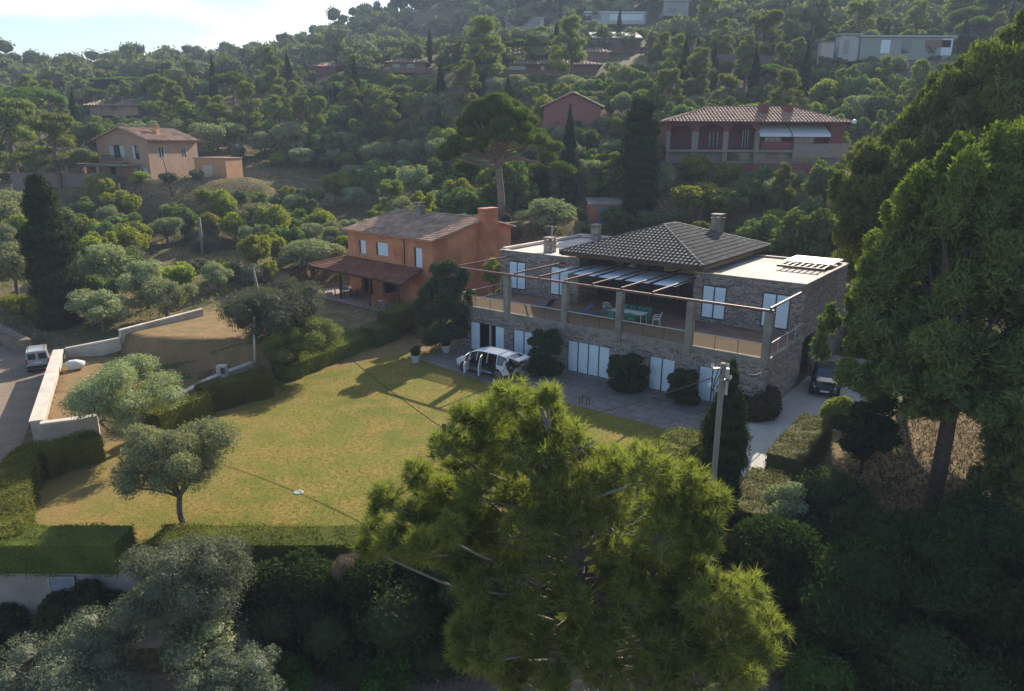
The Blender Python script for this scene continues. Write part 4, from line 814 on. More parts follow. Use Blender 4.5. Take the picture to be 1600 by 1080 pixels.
# ================================================================ hedges
def hedge(name, label, pts, wd, z0, z1, m=None, group='clipped hedges', dens=330, size=.09, step_in=0):
    """clipped hedge along points: leafy top and sides over an inner mass"""
    m = m or ML_hedge; rng = np.random.default_rng(int(abs(pts[0][0]*97+pts[0][1]*31)) + 5)
    o0 = pts[0]; mb = MB(); n = len(pts); P_, N_ = [], []; nr = []
    for i in range(n):
        a = Vector(pts[max(i-1,0)][:2]); b = Vector(pts[min(i+1,n-1)][:2]); d = (b-a).normalized(); nr.append(Vector((-d.y, d.x)))
    z1s = z1 if hasattr(z1, '__len__') else [z1]*n; h = wd/2-.06; vs = []
    for i in range(n):
        p = Vector(pts[i][:2])-Vector(o0[:2])
        for sg, zz in ((1,z0),(-1,z0),(-1,z1s[i]-.06),(1,z1s[i]-.06)): q = p+nr[i]*h*sg; vs.append((q.x, q.y, zz))
    fs = [(3,2,1,0), tuple(4*(n-1)+k for k in range(4))]+[(4*i+k, 4*i+(k+1) % 4, 4*i+4+(k+1) % 4, 4*i+4+k) for i in range(n-1) for k in range(4)]
    cv = np.array(vs); cf = []
    for f in fs: cf += [(f[0], f[1], f[2]), (f[0], f[2], f[3])]
    for i in range(n-1):
        a = np.array(pts[i][:2])-np.array(o0[:2]); b = np.array(pts[i+1][:2])-np.array(o0[:2]); L_ = np.linalg.norm(b-a); nn = (np.array(nr[i])+np.array(nr[i+1]))/2; za, zb = z1s[i], z1s[i+1]
        kt = int(L_*wd*dens); u = rng.uniform(0, 1, kt); v = rng.uniform(-.5, .5, kt)*wd; zt = za+(zb-za)*u
        wob = .07*np.sin(u*L_*2.1+i)+.05*np.sin(u*L_*5+v*4)-.10*np.abs(v/wd*2)**4+np.where(rng.random(kt) < .03, rng.uniform(0, .16, kt), 0); P_.append(np.stack([a[0]+(b-a)[0]*u+nn[0]*v, a[1]+(b-a)[1]*u+nn[1]*v, zt+wob+rng.normal(0, .05, kt)], 1)); N_.append(np.tile([0, 0, 1.], (kt, 1)))
        for sg in (-1, 1):
            ks = int(L_*(za-z0)*dens); u = rng.uniform(-.02, 1.02, ks); w = rng.uniform(0, 1, ks); zt = za+(zb-za)*u; off = sg*(wd/2+.07*np.sin(u*L_*3+w*5)-.1*w**6)+rng.normal(0, .055, ks)
            P_.append(np.stack([a[0]+(b-a)[0]*u+nn[0]*off, a[1]+(b-a)[1]*u+nn[1]*off, z0+(zt-z0)*w], 1)); N_.append(np.tile([nn[0]*sg, nn[1]*sg, .2], (ks, 1)))
    for e, sg in ((0,-1),(n-1,1)):
        ke = int(wd*(z1s[e]-z0)*dens); p = np.array(pts[e][:2])-np.array(o0[:2]); d = np.array([nr[e].y, -nr[e].x])*sg; v = rng.uniform(-.5, .5, ke)*wd
        P_.append(np.stack([p[0]+nr[e].x*v+d[0]*.05, p[1]+nr[e].y*v+d[1]*.05, z0+(z1s[e]-z0)*rng.uniform(0, 1, ke)], 1)); N_.append(np.tile([d[0], d[1], .2], (ke, 1)))
    V, F = leafquads(np.concatenate(P_), np.concatenate(N_), size, .6, .55, rng); T = np.concatenate([F[:, [0,1,2]], F[:, [0,2,3]], np.array(cf)+len(V)]); V = np.concatenate([V, cv])
    o = npmesh(name, V, T, m); o.location = (o0[0], o0[1], 0); return tag(o, label, 'hedge', group)
def pl(l, z): return [P(a, b, z) for a, b in l]
hedge('clipped_hedge', 'clipped hedge nearest the villa, highest block by the dark bushy tree', pl([(636,475),(603,488)], 2.3), 1.6, .6, 2.3)
hedge('clipped_hedge', 'second hedge block, one step lower, between orange house lawn and big lawn', pl([(612,500),(575,512)], 1.5), 1.6, .0, 1.5)
hedge('clipped_hedge', 'long low hedge block left of the stepped pair, beside the leaning olive', pl([(566,520),(520,540),(440,570)], 1.1), 1.3, 0, 1.1)
hedge('clipped_hedge', 'middle hedge block in front of the low pinkish wall', pl([(415,578),(312,603)], 1.6), 1.3, 0, 1.6)
hedge('clipped_hedge', 'hedge block behind the roundest near olive, ending by the planter wall', pl([(318,612),(275,628),(235,645)], 1.4), 1.3, 0, 1.4)
hedge('clipped_hedge', 'hedge block running from the pale wall end to the left corner', pl([(150,675),(85,692),(58,703)], 1.4), 1.2, 0, 1.4)
hedge('clipped_hedge', 'hedge curving down the road edge at the far left of the lawn', pl([(62,690),(32,712),(14,750),(6,800),(0,838)], 1.35), 1.5, 0, 1.35)
hedge('clipped_hedge', 'broad hedge on top of the lower street wall', [(-28,23.1),(-19,23.1),(-14.2,23.15)], 1.5, 0, 1.3, dens=420, size=.07)
hedge('clipped_hedge', 'low bright hedge along the bottom edge of the lawn', [(-13.5,24.2),(-9,24.1),(-4.5,24.2),(0,24.3),(5,24.2)], 1.5, -.2, .75, dens=420, size=.07)
hedge('clipped_hedge', 'bright green hedge between lawn and driveway, left of the dark cypress', pl([(1085,672),(1050,692),(1000,722)], 1.1), 2.0, 0, 1.1)
hedge('driveway_hedge', 'brownish green hedge right of the driveway, upper block near the black car', pl([(1278,655),(1252,682),(1226,712)], 1.3), 1.7, -.2, [1.45,1.35,1.3], ML_hedged)
hedge('driveway_hedge', 'brownish green hedge right of the driveway, lower block by the dark cypress', pl([(1206,735),(1190,765),(1178,800)], .8), 1.9, -.6, .8, ML_hedged)

# ================================================================ cars (x forward, y left)
def paintmat(name, col, rough=.25, metal=0.0):
    m, nt, b = _new(name); b.inputs['Base Color'].default_value = c4(col); b.inputs['Roughness'].default_value = rough; b.inputs['Metallic'].default_value = metal; b.inputs['Coat Weight'].default_value = .6; b.inputs['Coat Roughness'].default_value = .08; return m
PT_white = paintmat('white_car_paint', (.80,.82,.84)); PT_black = paintmat('black_car_paint', (.012,.013,.016), .15); PT_silver = paintmat('silver_van_paint', (.42,.43,.45), .3, .3)
M_tyre = mat('tyre_rubber', (.02,.02,.02), .85, .1); M_alloy = mat('alloy_rim', (.40,.41,.42), .35, .05, metal=.7); M_lampw = glassmat('clear_lamp_glass', (.5,.52,.55), .1); M_lampr = glassmat('red_lamp_glass', (.30,.02,.015), .15); M_plastic = mat('black_plastic', (.02,.02,.022), .6)
def car(name, label, loc, rz, st, paint, wheels, wr=.33, doors=(), glass_rng=None, ws=None, rw=None, cat='car', door_open=0, tail=None, group=None, liftglass=False, roofrack=False):
    """st: stations (x, z_bottom, z_belt, z_roof, half_w_belt, half_w_roof); doors: station index ranges left open on the left side"""
    t = thing(name, label, cat, loc, rz, group); rings = []
    for (x, zb, zbelt, zr, wb, wr_) in st:
        rings.append([(x,-wb*.93,zb),(x,-wb,zb+.22),(x,-wb*.99,zbelt),(x,-wr_,zr-.05),(x,-wr_*.82,zr),(x,wr_*.82,zr),(x,wr_,zr-.05),(x,wb*.99,zbelt),(x,wb,zb+.22),(x,wb*.93,zb)])
    body, gl, dk = MB(), MB(), MB(); n = len(st)
    isdoor = lambda i: any(a <= i < b for a, b in doors)
    for i in range(n-1):
        for k in range(9):
            q = [rings[i][k], rings[i][k+1], rings[i+1][k+1], rings[i+1][k]]
            side_g = k in (2, 6) and glass_rng[0] <= i < glass_rng[1]; top_g = k in (3, 4, 5) and i in (ws or ()) or (k in (3, 4, 5) and i in (rw or ()))
            if isdoor(i) and k in (6, 7, 8): continue
            (gl if (side_g or top_g) else body).add(q, [(0,1,2,3)])
        body.add([rings[i][0], rings[i][9], rings[i+1][9], rings[i+1][0]], [(3,2,1,0)])
    if tail is None: body.add(rings[0], [tuple(range(9,-1,-1))])
    body.add(rings[-1], [tuple(range(10))]); body.build('body', paint, t, smooth=False); gl.build('window_glass', M_glass, t)
    # pillars between the side windows
    for i in range(glass_rng[0], glass_rng[1]+1):
        for sg in (-1, 1):
            pm = MB(); k = 2 if sg < 0 else 7; k2 = 3 if sg < 0 else 6; a, b = Vector(rings[i][k]), Vector(rings[i][k2]); pm.tube([a+Vector((0,sg*.006,0)), b+Vector((0,sg*.006,0))], .028, 5); pm.build('window_pillar', paint if tail is not None else M_plastic, t)
    x0, x1 = st[0][0], st[-1][0]; W_ = max(q[4] for q in st)
    if tail is not None or doors:
        i_ = MB(); i_.box(x0+.12, x1-1.0, -W_*.88, W_*.55, st[0][1]+.12, st[0][1]+.3); i_.box(x0+.9, x1-1.1, -W_*.93, -W_*.9, .3, .95); i_.build('cabin_floor', M_plastic, t)
        for sx in (.35, -.65):
            for sy in (-.4, .4): q = MB(); q.box(sx-.25, sx+.28, sy-.24, sy+.24, .42, .62); q.box(sx-.36, sx-.22, sy-.24, sy+.24, .6, 1.22); q.box(sx-.34, sx-.24, sy-.12, sy+.12, 1.22, 1.4); q.build('car_seat', mat('dark_seat_cloth', (.03,.028,.03), .9), t)
        q = MB(); q.tube([(.72,.4,.95),(.68,.4,.97)], .17, 12); q.build('steering_wheel', M_plastic, t)
    for wx in wheels:
        for sg in (-1, 1):
            a = MB(); a.tube([(wx,sg*(W_-.25),wr),(wx,sg*(W_+.006),wr)], wr+.055, 18); a.build('wheel_arch', M_plastic, t)
            a = MB(); a.tube([(wx,sg*(W_-.2),wr),(wx,sg*(W_+.02),wr)], wr, 20); o = a.build('wheel', M_tyre, t)
            a = MB(); a.lathe([(wr*.68,sg*(W_+.022)),(wr*.62,sg*(W_+.03)),(wr*.6,sg*(W_+.012)),(0,sg*(W_+.01))], (wx,0,wr), 16, 'y')
            for j in range(5): an_ = j*2*math.pi/5; a.tube([(wx,sg*(W_+.02),wr),(wx+wr*.62*math.cos(an_),sg*(W_+.026),wr+wr*.62*math.sin(an_))], .028, 5)
            a.build('rim', M_alloy, o)
    return t, rings
mpv = [(-2.25,.42,.95,1.50,.84,.66),(-1.95,.30,.97,1.60,.88,.68),(-1.35,.26,.98,1.66,.90,.69),(-.55,.24,.97,1.68,.91,.70),(.35,.24,.96,1.65,.91,.69),(.95,.24,.95,1.46,.91,.70),(1.45,.25,.93,1.08,.90,.74),(1.95,.27,.86,.92,.86,.70),(2.25,.32,.72,.76,.74,.60),(2.35,.36,.60,.64,.62,.5)]
wa = P(722.5,580); wb_ = P(778.7,593.7); hd = math.atan2(wa[1]-wb_[1], wa[0]-wb_[0]); cs, sn = math.cos(hd), math.sin(hd)
# left side faces the camera, so the centre lies on the far side of the wheel line
CX, CY = (wa[0]+wb_[0])/2+sn*.92, (wa[1]+wb_[1])/2-cs*.92
if (CX**2+CY**2) < ((wa[0]+wb_[0])**2+(wa[1]+wb_[1])**2)/4: CX, CY = (wa[0]+wb_[0])/2-sn*.92, (wa[1]+wb_[1])/2+cs*.92
WC, rg = car('white_people_carrier', 'white people carrier on the patio with left doors and tailgate open', (CX, CY, .024), hd, mpv, PT_white, (-1.42, 1.42), .33, doors=((2,3),(3,4),(4,5)), glass_rng=(1,6), ws=(5,), tail=True)
def place_dir(x, y): return (CX+x*cs-y*sn, CY+x*sn+y*cs)
def opendoor(x, ang_, L_, zb, zbelt, zt, name='door'):
    M = Matrix.Translation((x,.93,0)) @ Matrix.Rotation(ang_, 4, 'Z'); d = MB(); d.box(-L_, 0, -.04, .03, zb, zbelt, M); d.tube([M @ Vector((-.04,0,zbelt)), M @ Vector((-.12,-.12,zt)), M @ Vector((-L_+.1,-.12,zt)), M @ Vector((-L_+.03,0,zbelt))], .03, 5)
    o = d.build(name, PT_white, WC); g = MB(); g.add([M @ Vector(q) for q in ((-.06,0,zbelt),(-L_+.05,0,zbelt),(-L_+.12,-.11,zt-.02),(-.14,-.11,zt-.02))], [(0,1,2,3)]); g.build('door_glass', M_glass, o); return o
d_ = opendoor(.98, -R(68), 1.05, .28, .96, 1.5); m_ = MB(); m_.box(.78, .9, .95, 1.16, .98, 1.12); m_.build('wing_mirror', PT_white, d_)
opendoor(-.1, -R(62), .95, .28, .97, 1.55)
tg = MB(); M = Matrix.Translation((-2.05,0,1.6)) @ Matrix.Rotation(-R(8), 4, 'Y')
tg.box(-1.05, -.62, -.66, .66, -.03, .05, M); tg.box(-.64, 0, -.64, -.55, -.02, .04, M); tg.box(-.64, 0, .55, .64, -.02, .04, M); tg.box(-.1, 0, -.55, .55, -.02, .04, M); o = tg.build('tailgate', PT_white, WC); g = MB(); g.box(-.62, -.1, -.55, .55, 0, .015, M); g.build('rear_glass', M_glass, o); g = MB(); [g.tube([(-2.2,s_*.66,1.05),(-2.5,s_*.62,1.6)], .015, 5) for s_ in (-1,1)]; g.build('gas_strut', M_plastic, o)
l = MB(); l.box(-2.3, -2.2, .62, .86, .82, 1.2); l.build('tail_light', M_lampr, WC); l = MB(); l.box(-2.3, -2.2, -.86, -.62, .82, 1.2); l.build('tail_light', M_lampr, WC)
for sg in (-1, 1): l = MB(); l.tube([(2.0,sg*.74,.78),(2.27,sg*.60,.70)], [.08,.06], 6); l.build('headlight', M_lampw, WC)
l = MB(); l.box(-2.36, -2.2, -.86, .86, .42, .68); l.build('rear_bumper', PT_white, WC)
l = MB(); l.box(-2.2, -1.5, -.7, .7, .45, .5); l.box(-2.1,-1.6,-.5,.1,.5,.85); l.build('boot_luggage', M_plastic, WC)

hb = [(-2.0,.35,.9,1.0,.78,.62),(-1.85,.28,.92,1.35,.84,.60),(-1.3,.24,.93,1.44,.86,.61),(-.4,.22,.92,1.46,.87,.62),(.35,.22,.91,1.42,.87,.62),(.95,.24,.90,1.02,.86,.68),(1.5,.25,.82,.90,.82,.66),(1.85,.28,.70,.76,.74,.58),(1.98,.32,.55,.6,.64,.5)]
BA = math.atan2(-.9, -.42)
bc_ = (20.25, 43.6)
BC, _ = car('black_hatchback', 'black hatchback facing out on the driveway by the garage opening', (bc_[0], bc_[1], .018), BA, hb, PT_black, (-1.22,1.22), .31, glass_rng=(1,5), ws=(4,), rw=(0,))
for sg in (-1, 1):
    l = MB(); l.tube([(1.72,sg*.68,.66),(1.93,sg*.54,.6)], [.09,.07], 7); l.build('headlight', M_lampw, BC); l = MB(); l.box(.62,.78,sg*.9-.1,sg*.9+.1,.92,1.05); l.build('wing_mirror', PT_black, BC)
l = MB(); l.box(1.975, 2.0, -.26, .26, .36, .46); l.build('number_plate', M_white, BC); l = MB(); l.box(1.93, 1.99, -.5, .5, .47, .54); l.build('grille', M_plastic, BC)
vn = [(-1.95,.35,.95,1.72,.82,.72),(-1.9,.28,1.0,1.80,.84,.73),(-.9,.25,1.0,1.83,.85,.74),(.1,.25,.99,1.80,.85,.73),(.7,.25,.97,1.72,.85,.70),(1.25,.26,.94,1.12,.84,.72),(1.8,.28,.82,.92,.80,.66),(2.0,.34,.62,.68,.70,.5)]
va = P(48,588); VC, _ = car('silver_van', 'silver panel van seen from behind beside the pale roadside wall', (-33.0, 47.5, .015), math.atan2(.86,-.52), vn, PT_silver, (-1.25,1.3), .31, glass_rng=(2,5), ws=(4,), cat='van')
for sg in (-1, 1):
    l = MB(); l.box(-1.965, -1.951, sg*.38-.28, sg*.38+.28, 1.12, 1.62); l.build('rear_window', M_glass, VC); l = MB(); l.box(-1.99, -1.9, sg*.78-.06, sg*.78+.06, .75, 1.15); l.build('tail_light', M_lampr, VC)
l = MB(); l.box(-2.03, -1.9, -.82, .82, .35, .6); l.build('rear_bumper', M_plastic, VC); l = MB(); l.box(-1.968, -1.952, -.26, .26, .78, .9); l.build('number_plate', M_white, VC); l = MB(); [l.tube([(-1.5,sg*.6,1.84),(.4,sg*.6,1.84)], .02, 5) for sg in (-1,1)]; l.build('roof_rail', M_plastic, VC)
VC.scale = (.8, .8, .82)
fq = rayhit(47, 297, 80) or (-60, 92, 10)
FC, _ = car('white_hatchback', 'small white car parked under the brown retaining wall at far left', (fq[0], fq[1], fq[2]+.05), R(200), hb, PT_white, (-1.22,1.22), .31, glass_rng=(1,5), ws=(4,), rw=(0,))

# ================================================================ people and the dog
M_skin = mat('skin', (.42,.26,.19), .6, .06); M_hair = mat('dark_hair', (.02,.014,.01), .7, .1); M_shirt1 = mat('black_shirt', (.02,.02,.025), .9, .1); M_shirt2 = mat('dull_red_shirt', (.16,.05,.05), .9, .1); M_short = mat('dark_shorts', (.03,.03,.04), .9, .1); M_shoe = mat('pale_shoes', (.35,.33,.30), .8)
def skinmesh(name, verts, edges, radii, m, parent=None, root=0, sub=1):
    me = bpy.data.meshes.new(name); me.from_pydata([tuple(v) for v in verts], edges, []); me.materials.append(m); o = bpy.data.objects.new(name, me); sc.collection.objects.link(o)
    if parent is not None: o.parent = parent
    md = o.modifiers.new('skin', 'SKIN'); md.use_smooth_shade = True
    if not me.skin_vertices: me.skin_vertices.new(name='skin')
    for i, r in enumerate(radii): q = r if hasattr(r, '__len__') else (r, r); me.skin_vertices[0].data[i].radius = q; me.skin_vertices[0].data[i].use_root = (i == root)
    if sub: s_ = o.modifiers.new('sub', 'SUBSURF'); s_.levels = sub; s_.render_levels = sub
    return o
def person(label, loc, rz, lean, arm_l, arm_r, shirt, shorts, group='people unloading the car', hair=M_hair, step=.12):
    """faces +x; lean = forward bend of the trunk; arm_* = (shoulder swing, elbow bend) in radians, 0 = hanging"""
    t = thing('person', label, 'person', loc, rz, group)
    pel = Vector((0,0,.93)); up = Vector((math.sin(lean),0,math.cos(lean))); fw = Vector((math.cos(lean),0,-math.sin(lean)))
    ch = pel+up*.32; nk = pel+up*.53; hb_ = nk+up*.08+fw*.02; ht = hb_+up*.17+fw*.02
    v = [pel, pel+up*.16, ch, nk, hb_, ht, hb_+fw*.105+up*.05]; r = [(.15,.11),(.125,.095),(.15,.10),.052,.075,.082,.018]; e = [(0,1),(1,2),(2,3),(3,4),(4,5),(4,6)]
    for sg, fx in ((1,step),(-1,-step)):
        i = len(v); hip = pel+Vector((0,sg*.09,-.04)); kn = Vector((fx*.6+.03,sg*.1,.49)); an_ = Vector((fx,sg*.1,.08)); toe = an_+Vector((.15,sg*.02,-.04))
        v += [hip, kn, an_, toe]; r += [.088,.056,.038,(.04,.03)]; e += [(0,i),(i,i+1),(i+1,i+2),(i+2,i+3)]
    hands = []
    for sg, (sw, el) in ((1,arm_l),(-1,arm_r)):
        i = len(v); sh = ch+up*.13+Vector((0,sg*.17,0)); d1 = (-up*math.cos(sw)+fw*math.sin(sw)); eb = sh+d1*.28+Vector((0,sg*.03,0)); d2 = (-up*math.cos(sw+el)+fw*math.sin(sw+el)); wr = eb+d2*.25; pm_ = wr+d2*.08
        v += [sh, eb, wr, pm_]; r += [.058,.040,.028,(.038,.018)]; e += [(2,i),(i,i+1),(i+1,i+2),(i+2,i+3)]; hands.append((i+3, pm_, d2, sg))
    for (ip, pm_, d2, sg) in hands:
        side = Vector((0,sg,0)); acr = d2.cross(side).normalized()
        for k, L_ in enumerate((.065,.075,.07,.055)):
            i = len(v); off = acr*(-.027+.018*k); a = pm_+off+d2*.01; b = a+d2*L_*.55-side*.008; c = b+d2*L_*.4-side*.022; v += [a, b, c]; r += [.0095,.0085,.007]; e += [(ip,i),(i,i+1),(i+1,i+2)]
        i = len(v); a = pm_-acr*.035-d2*.04; v += [a, a-acr*.022+d2*.03, a-acr*.028+d2*.055-side*.01]; r += [.012,.010,.008]; e += [(ip,i),(i,i+1),(i+1,i+2)]
    skinmesh('body', v, e, r, M_skin, t)
    # clothes follow the body
    sv = [pel+up*.02, pel+up*.16, ch, nk-up*.03]; sr = [(.165,.125),(.14,.11),(.165,.118),(.07,.07)]; se = [(0,1),(1,2),(2,3)]
    for sg, (sw, el) in ((1,arm_l),(-1,arm_r)):
        i = len(sv); sh = ch+up*.13+Vector((0,sg*.175,0)); d1 = (-up*math.cos(sw)+fw*math.sin(sw)); sv += [sh, sh+d1*.17+Vector((0,sg*.02,0))]; sr += [.072,.06]; se += [(2,i),(i,i+1)]
    skinmesh('shirt', sv, se, sr, shirt, t)
    sv = [pel+Vector((0,0,.05)), pel-Vector((0,0,.04))]; sr = [(.16,.12),(.16,.125)]; se = [(0,1)]
    for sg, fx in ((1,step),(-1,-step)): i = len(sv); sv += [pel+Vector((fx*.1,sg*.095,-.12)), Vector((fx*.45+.02,sg*.105,.6))]; sr += [.102,.088]; se += [(1,i),(i,i+1)]
    skinmesh('shorts', sv, se, sr, shorts, t)
    hp = ht; skinmesh('hair', [hb_+up*.06-fw*.04, hb_+up*.15-fw*.03, ht+up*.035], [(0,1),(1,2)], [(.085,.075),(.092,.09),(.06,.06)], hair, t)
    for sg in (-1, 1): q = MB(); c = hb_+fw*.088+up*.075+Vector((0,sg*.032,0)); q.lathe([(0,-.012),(.01,0),(0,.012)], tuple(c), 6); q.build('eye', M_hair, t)
    for sg, fx in ((1,step),(-1,-step)): skinmesh('shoe', [Vector((fx-.03,sg*.1,.05)), Vector((fx+.17,sg*.12,.035))], [(0,1)], [(.05,.045),(.045,.032)], M_shoe, t)
    return t
pA = P(799,597); person('person in a black top bending into the open boot, legs bare', (pA[0], pA[1], .024), hd+.15, .75, (.95,.3), (.75,.35), M_shirt1, M_short)
pB = P(818,592); person('person in a dull red top standing behind the open boot', (pB[0], pB[1], .024), hd+.5, .35, (.8,.7), (1.0,.5), M_shirt2, M_short, step=.06)
dq = P(688,1060,-2.98); DG = thing('dog', 'small pale dog standing on the dark street under the big pine', 'dog', dq, R(60)); M_fur = mat('cream_fur', (.42,.36,.29), .95, .15, 20)
dv = [(-.18,0,.30),(0,0,.29),(.17,0,.31),(.27,0,.40),(.31,0,.47),(.40,0,.45)]; dr = [(.075,.07),(.075,.085),(.085,.095),.06,.062,.028]; de = [(0,1),(1,2),(2,3),(3,4),(4,5)]
for sg in (-1, 1): i = len(dv); dv += [(-.2,sg*.06,.24),(-.16,sg*.065,.17),(-.235,sg*.065,.09),(-.22,sg*.065,.02)]; dr += [.06,.035,.022,.022]; de += [(0,i),(i,i+1),(i+1,i+2),(i+2,i+3)]
for sg in (-1, 1): i = len(dv); dv += [(.18,sg*.06,.24),(.165,sg*.06,.13),(.18,sg*.06,.02)]; dr += [.045,.024,.022]; de += [(2,i),(i,i+1),(i+1,i+2)]
i = len(dv); dv += [(-.28,0,.36),(-.33,0,.45)]; dr += [.025,.018]; de += [(0,i),(i,i+1)]
for sg in (-1, 1): i = len(dv); dv += [(.29,sg*.045,.53),(.27,sg*.06,.56)]; dr += [.02,.01]; de += [(4,i),(i,i+1)]
skinmesh('body', [Vector(q) for q in dv], de, dr, M_fur, DG, root=1)

# ================================================================ poles and cables
def pole(name, label, a, b, r0, r1, m, cat='utility pole', top=None, group=None):
    """a pole from ground point a to top point b (may lean)"""
    t = thing(name, label, cat, a, 0, group); p = MB(); d = Vector(b)-Vector(a); p.tube([(0,0,-.3), d*.5, d], [r0, (r0+r1)/2, r1], 10); p.build('pole_shaft', m, t, smooth=True)
    if top: top(t, d)
    return t
pb_, pt_ = D(1107, 868, 21.5), D(1130, 568, 19.6)
def top1(t, d):
    q = MB(); q.box(d.x-.02, d.x+.22, d.y-.04, d.y+.04, d.z-.52, d.z-.47); q.box(d.x-.3, d.x+.0, d.y-.04, d.y+.04, d.z-.18, d.z-.13); q.build('bracket', M_steel, t)
    for k, (ox, oz) in enumerate(((-.3,-.12),(-.22,-.45),(-.34,-.7),(.24,-.47),(.14,-.1))): q = MB(); q.lathe([(0,0),(.035,.0),(.05,.03),(.03,.06),(.05,.09),(.02,.12)], (d.x+ox,d.y,d.z+oz), 8); q.build('insulator', mat('pale_insulator', (.6,.6,.62), .3), t)
    q = MB(); q.tube([(d.x-.12,d.y-.1,d.z),(d.x-.25,d.y-.1,d.z-.6),(d.x-.2,d.y-.1,d.z-1.4)], .015, 5); q.tube([(d.x-.02,d.y-.12,d.z-.1),(d.x-.32,d.y-.1,d.z-.9)], .012, 5); q.build('loose_cable', M_plastic, t)
    q = MB(); q.box(d.x+.11, d.x+.19, d.y-.04, d.y+.04, d.z-.95, d.z-.15); q.build('junction_box', M_steel, t)
pole('concrete_pole', 'tall pale concrete utility pole in front of the dark cypress by the driveway', (pb_[0], pb_[1], -3.0), pt_, .10, .08, mat('pale_concrete_pole', (.24,.215,.185), .85, .12, 3), top=top1)
la, lb = (-16.2, 47.0, 1.6), D(395, 418, 47.5)
la = D(413, 505, 46.5)
pole('leaning_wood_pole', 'slim leaning wooden pole rising out of the wide olive tree', (la[0]+.5, la[1]-.3, la[2]-2.6), lb, .11, .08, mat('grey_wood_pole', (.20,.18,.16), .9, .2, 3))
c0 = P(398,560,1.5); c1 = D(397, 495, c0[1])
pole('concrete_post', 'short white concrete post with a small lamp beside the near olive', c0, c1, .1, .08, mat('white_post', (.55,.53,.5), .8), cat='post')
hp_ = rayhit(317, 398, 60); hpt = D(311, 340, hp_[1]); pole('concrete_pole', 'grey pole standing next to the heap of cut branches', hp_, hpt, .2, .14, M_conc)
hp2 = rayhit(270, 312, 80); hpt2 = D(254, 243, hp2[1]); pole('thin_dark_pole', 'thin dark leaning pole in front of the pink house', hp2, hpt2, .09, .07, M_wood)
for (bx, by, tx, ty, lab) in ((372,193,366,140,'thin pole on the slope right of the pink house'),(193,125,190,95,'pale pole standing among the ridge pines at far left'),(1178,110,1177,88,'white marker post on the bare terrace right of centre'),(1265,77,1264,56,'thin white post left of the pale masonry block')):
    hp3 = rayhit(bx, by, 90)
    if hp3: pole('thin_pole', lab, hp3, D(tx, ty, hp3[1]), .12, .09, M_conc)
def cable(label, a, b, sag, r=.012, extra=None):
    pts = [(a[0]+(b[0]-a[0])*u, a[1]+(b[1]-a[1])*u, a[2]+(b[2]-a[2])*u-4*sag*u*(1-u)) for u in [i/24 for i in range(25)]]
    c = MB(); c.tube(pts, r, 5); return tag(c.build('overhead_cable', M_plastic, None), label, 'cable'), pts
lbt = lb; jn = D(690, 668, 30.0)
cable('long black cable sagging over the lawn from the leaning pole to the splice box', lbt, jn, .55, .02)
cable('black cable running behind the big pine up to the tall concrete pole', jn, (pt_[0]-.2, pt_[1], pt_[2]-.4), .6, .014)
cable('second cable from the leaning pole toward the stone villa wall', lbt, hw(-20.6, 0, 3.4), .9, .012)
cable('pale cable from the pole top toward the villa right corner', (pt_[0]+.2, pt_[1], pt_[2]-.1), hw(3.1,-.05,2.8), .3, .014)
t = thing('cable_splice_box', 'dark splice box with insulators on the cable above the lawn', 'splice box', jn); q = MB(); q.box(.02,.2,-.08,.08,-.3,.2); q.build('box', M_wood, t); q = MB(); q.lathe([(0,0),(.05,.0),(.06,.04),(.03,.08)], (-.12,0,.1), 8); q.lathe([(0,0),(.05,.0),(.06,.04),(.03,.08)], (-.12,0,-.12), 8); q.tube([(-.12,0,.1),(.05,0,.05)], .015, 5); q.build('insulator', M_conc, t)

# ================================================================ small things
sq = P(118,578,.86); sv, sf = ico(); t_ = sv*np.array([.58,.40,.34])*(1+NR.normal(0,.16,(len(sv),1)))
o = npmesh('white_sack', t_+np.array([0,0,.33]), sf, mat('white_sack_cloth', (.60,.59,.57), .8, .05), smooth=True); o.location = (sq[0], sq[1], .87); o.rotation_euler = (0,0,.3); tag(o, 'full white rubble sack lying on the dry garden', 'sack')
def planter(label, q, plant_r, m=ML_dark):
    t = thing('planter', label, 'planter', q, 0, 'white planters at the patio corner'); b = MB(); b.lathe([(0,0),(.22,0),(.36,.5),(.40,.52),(.40,.58),(.33,.58),(.30,.48),(0,.48)], n=16); b.build('pot', M_conc if False else mat('white_planter', (.55,.55,.54), .7), t)
    bl = rblobs(np.random.default_rng(5), 6, plant_r*2, plant_r*2, .5, .25, .35); crown_mesh('plant', bl, 900, .12, m, parent=t)
planter('white pot with a dark bush at the patio corner, nearer one', P(649,567), .45); planter('white pot beside the villa wall with a dark bush, farther one', P(697,551), .4)
t = thing('bike_rack', 'small black metal hoop stand on the patio edge', 'bicycle stand', hw(-6.2,-5.0,.024), HA); b = MB(); b.tube([(0,0,0),(0,0,.45),(.5,0,.45),(.5,0,0)], .025, 6); b.tube([(0,.3,0),(0,.3,.45),(.5,.3,.45),(.5,.3,0)], .025, 6); b.build('hoop', M_plastic, t)
b = MB(); b.lathe([(0,.05),(.20,.05),(.24,.02),(.24,0)], n=16); o = b.build('drain_cover', mat('pale_green_cover', (.27,.34,.30), .6), None); o.location = P(466,770,.0); tag(o, 'round pale green cover lying in the middle of the lawn', 'drain cover')
hq = rayhit(334, 392, 60); bl = np.array([[0,0,.4,2.2,1.4,1.3],[1.2,.3,.3,1.5,1.2,1.0],[-1.2,0,.2,1.4,1.1,.9]]); o = crown_mesh('brush_heap', bl, 5000, .35, ML_dead, aspect=.12, jit=1.2, core=.85, parent=None); o.location = hq; tag(o, 'heap of dry cut branches on the bare terrace beside the grey pole', 'brush heap')
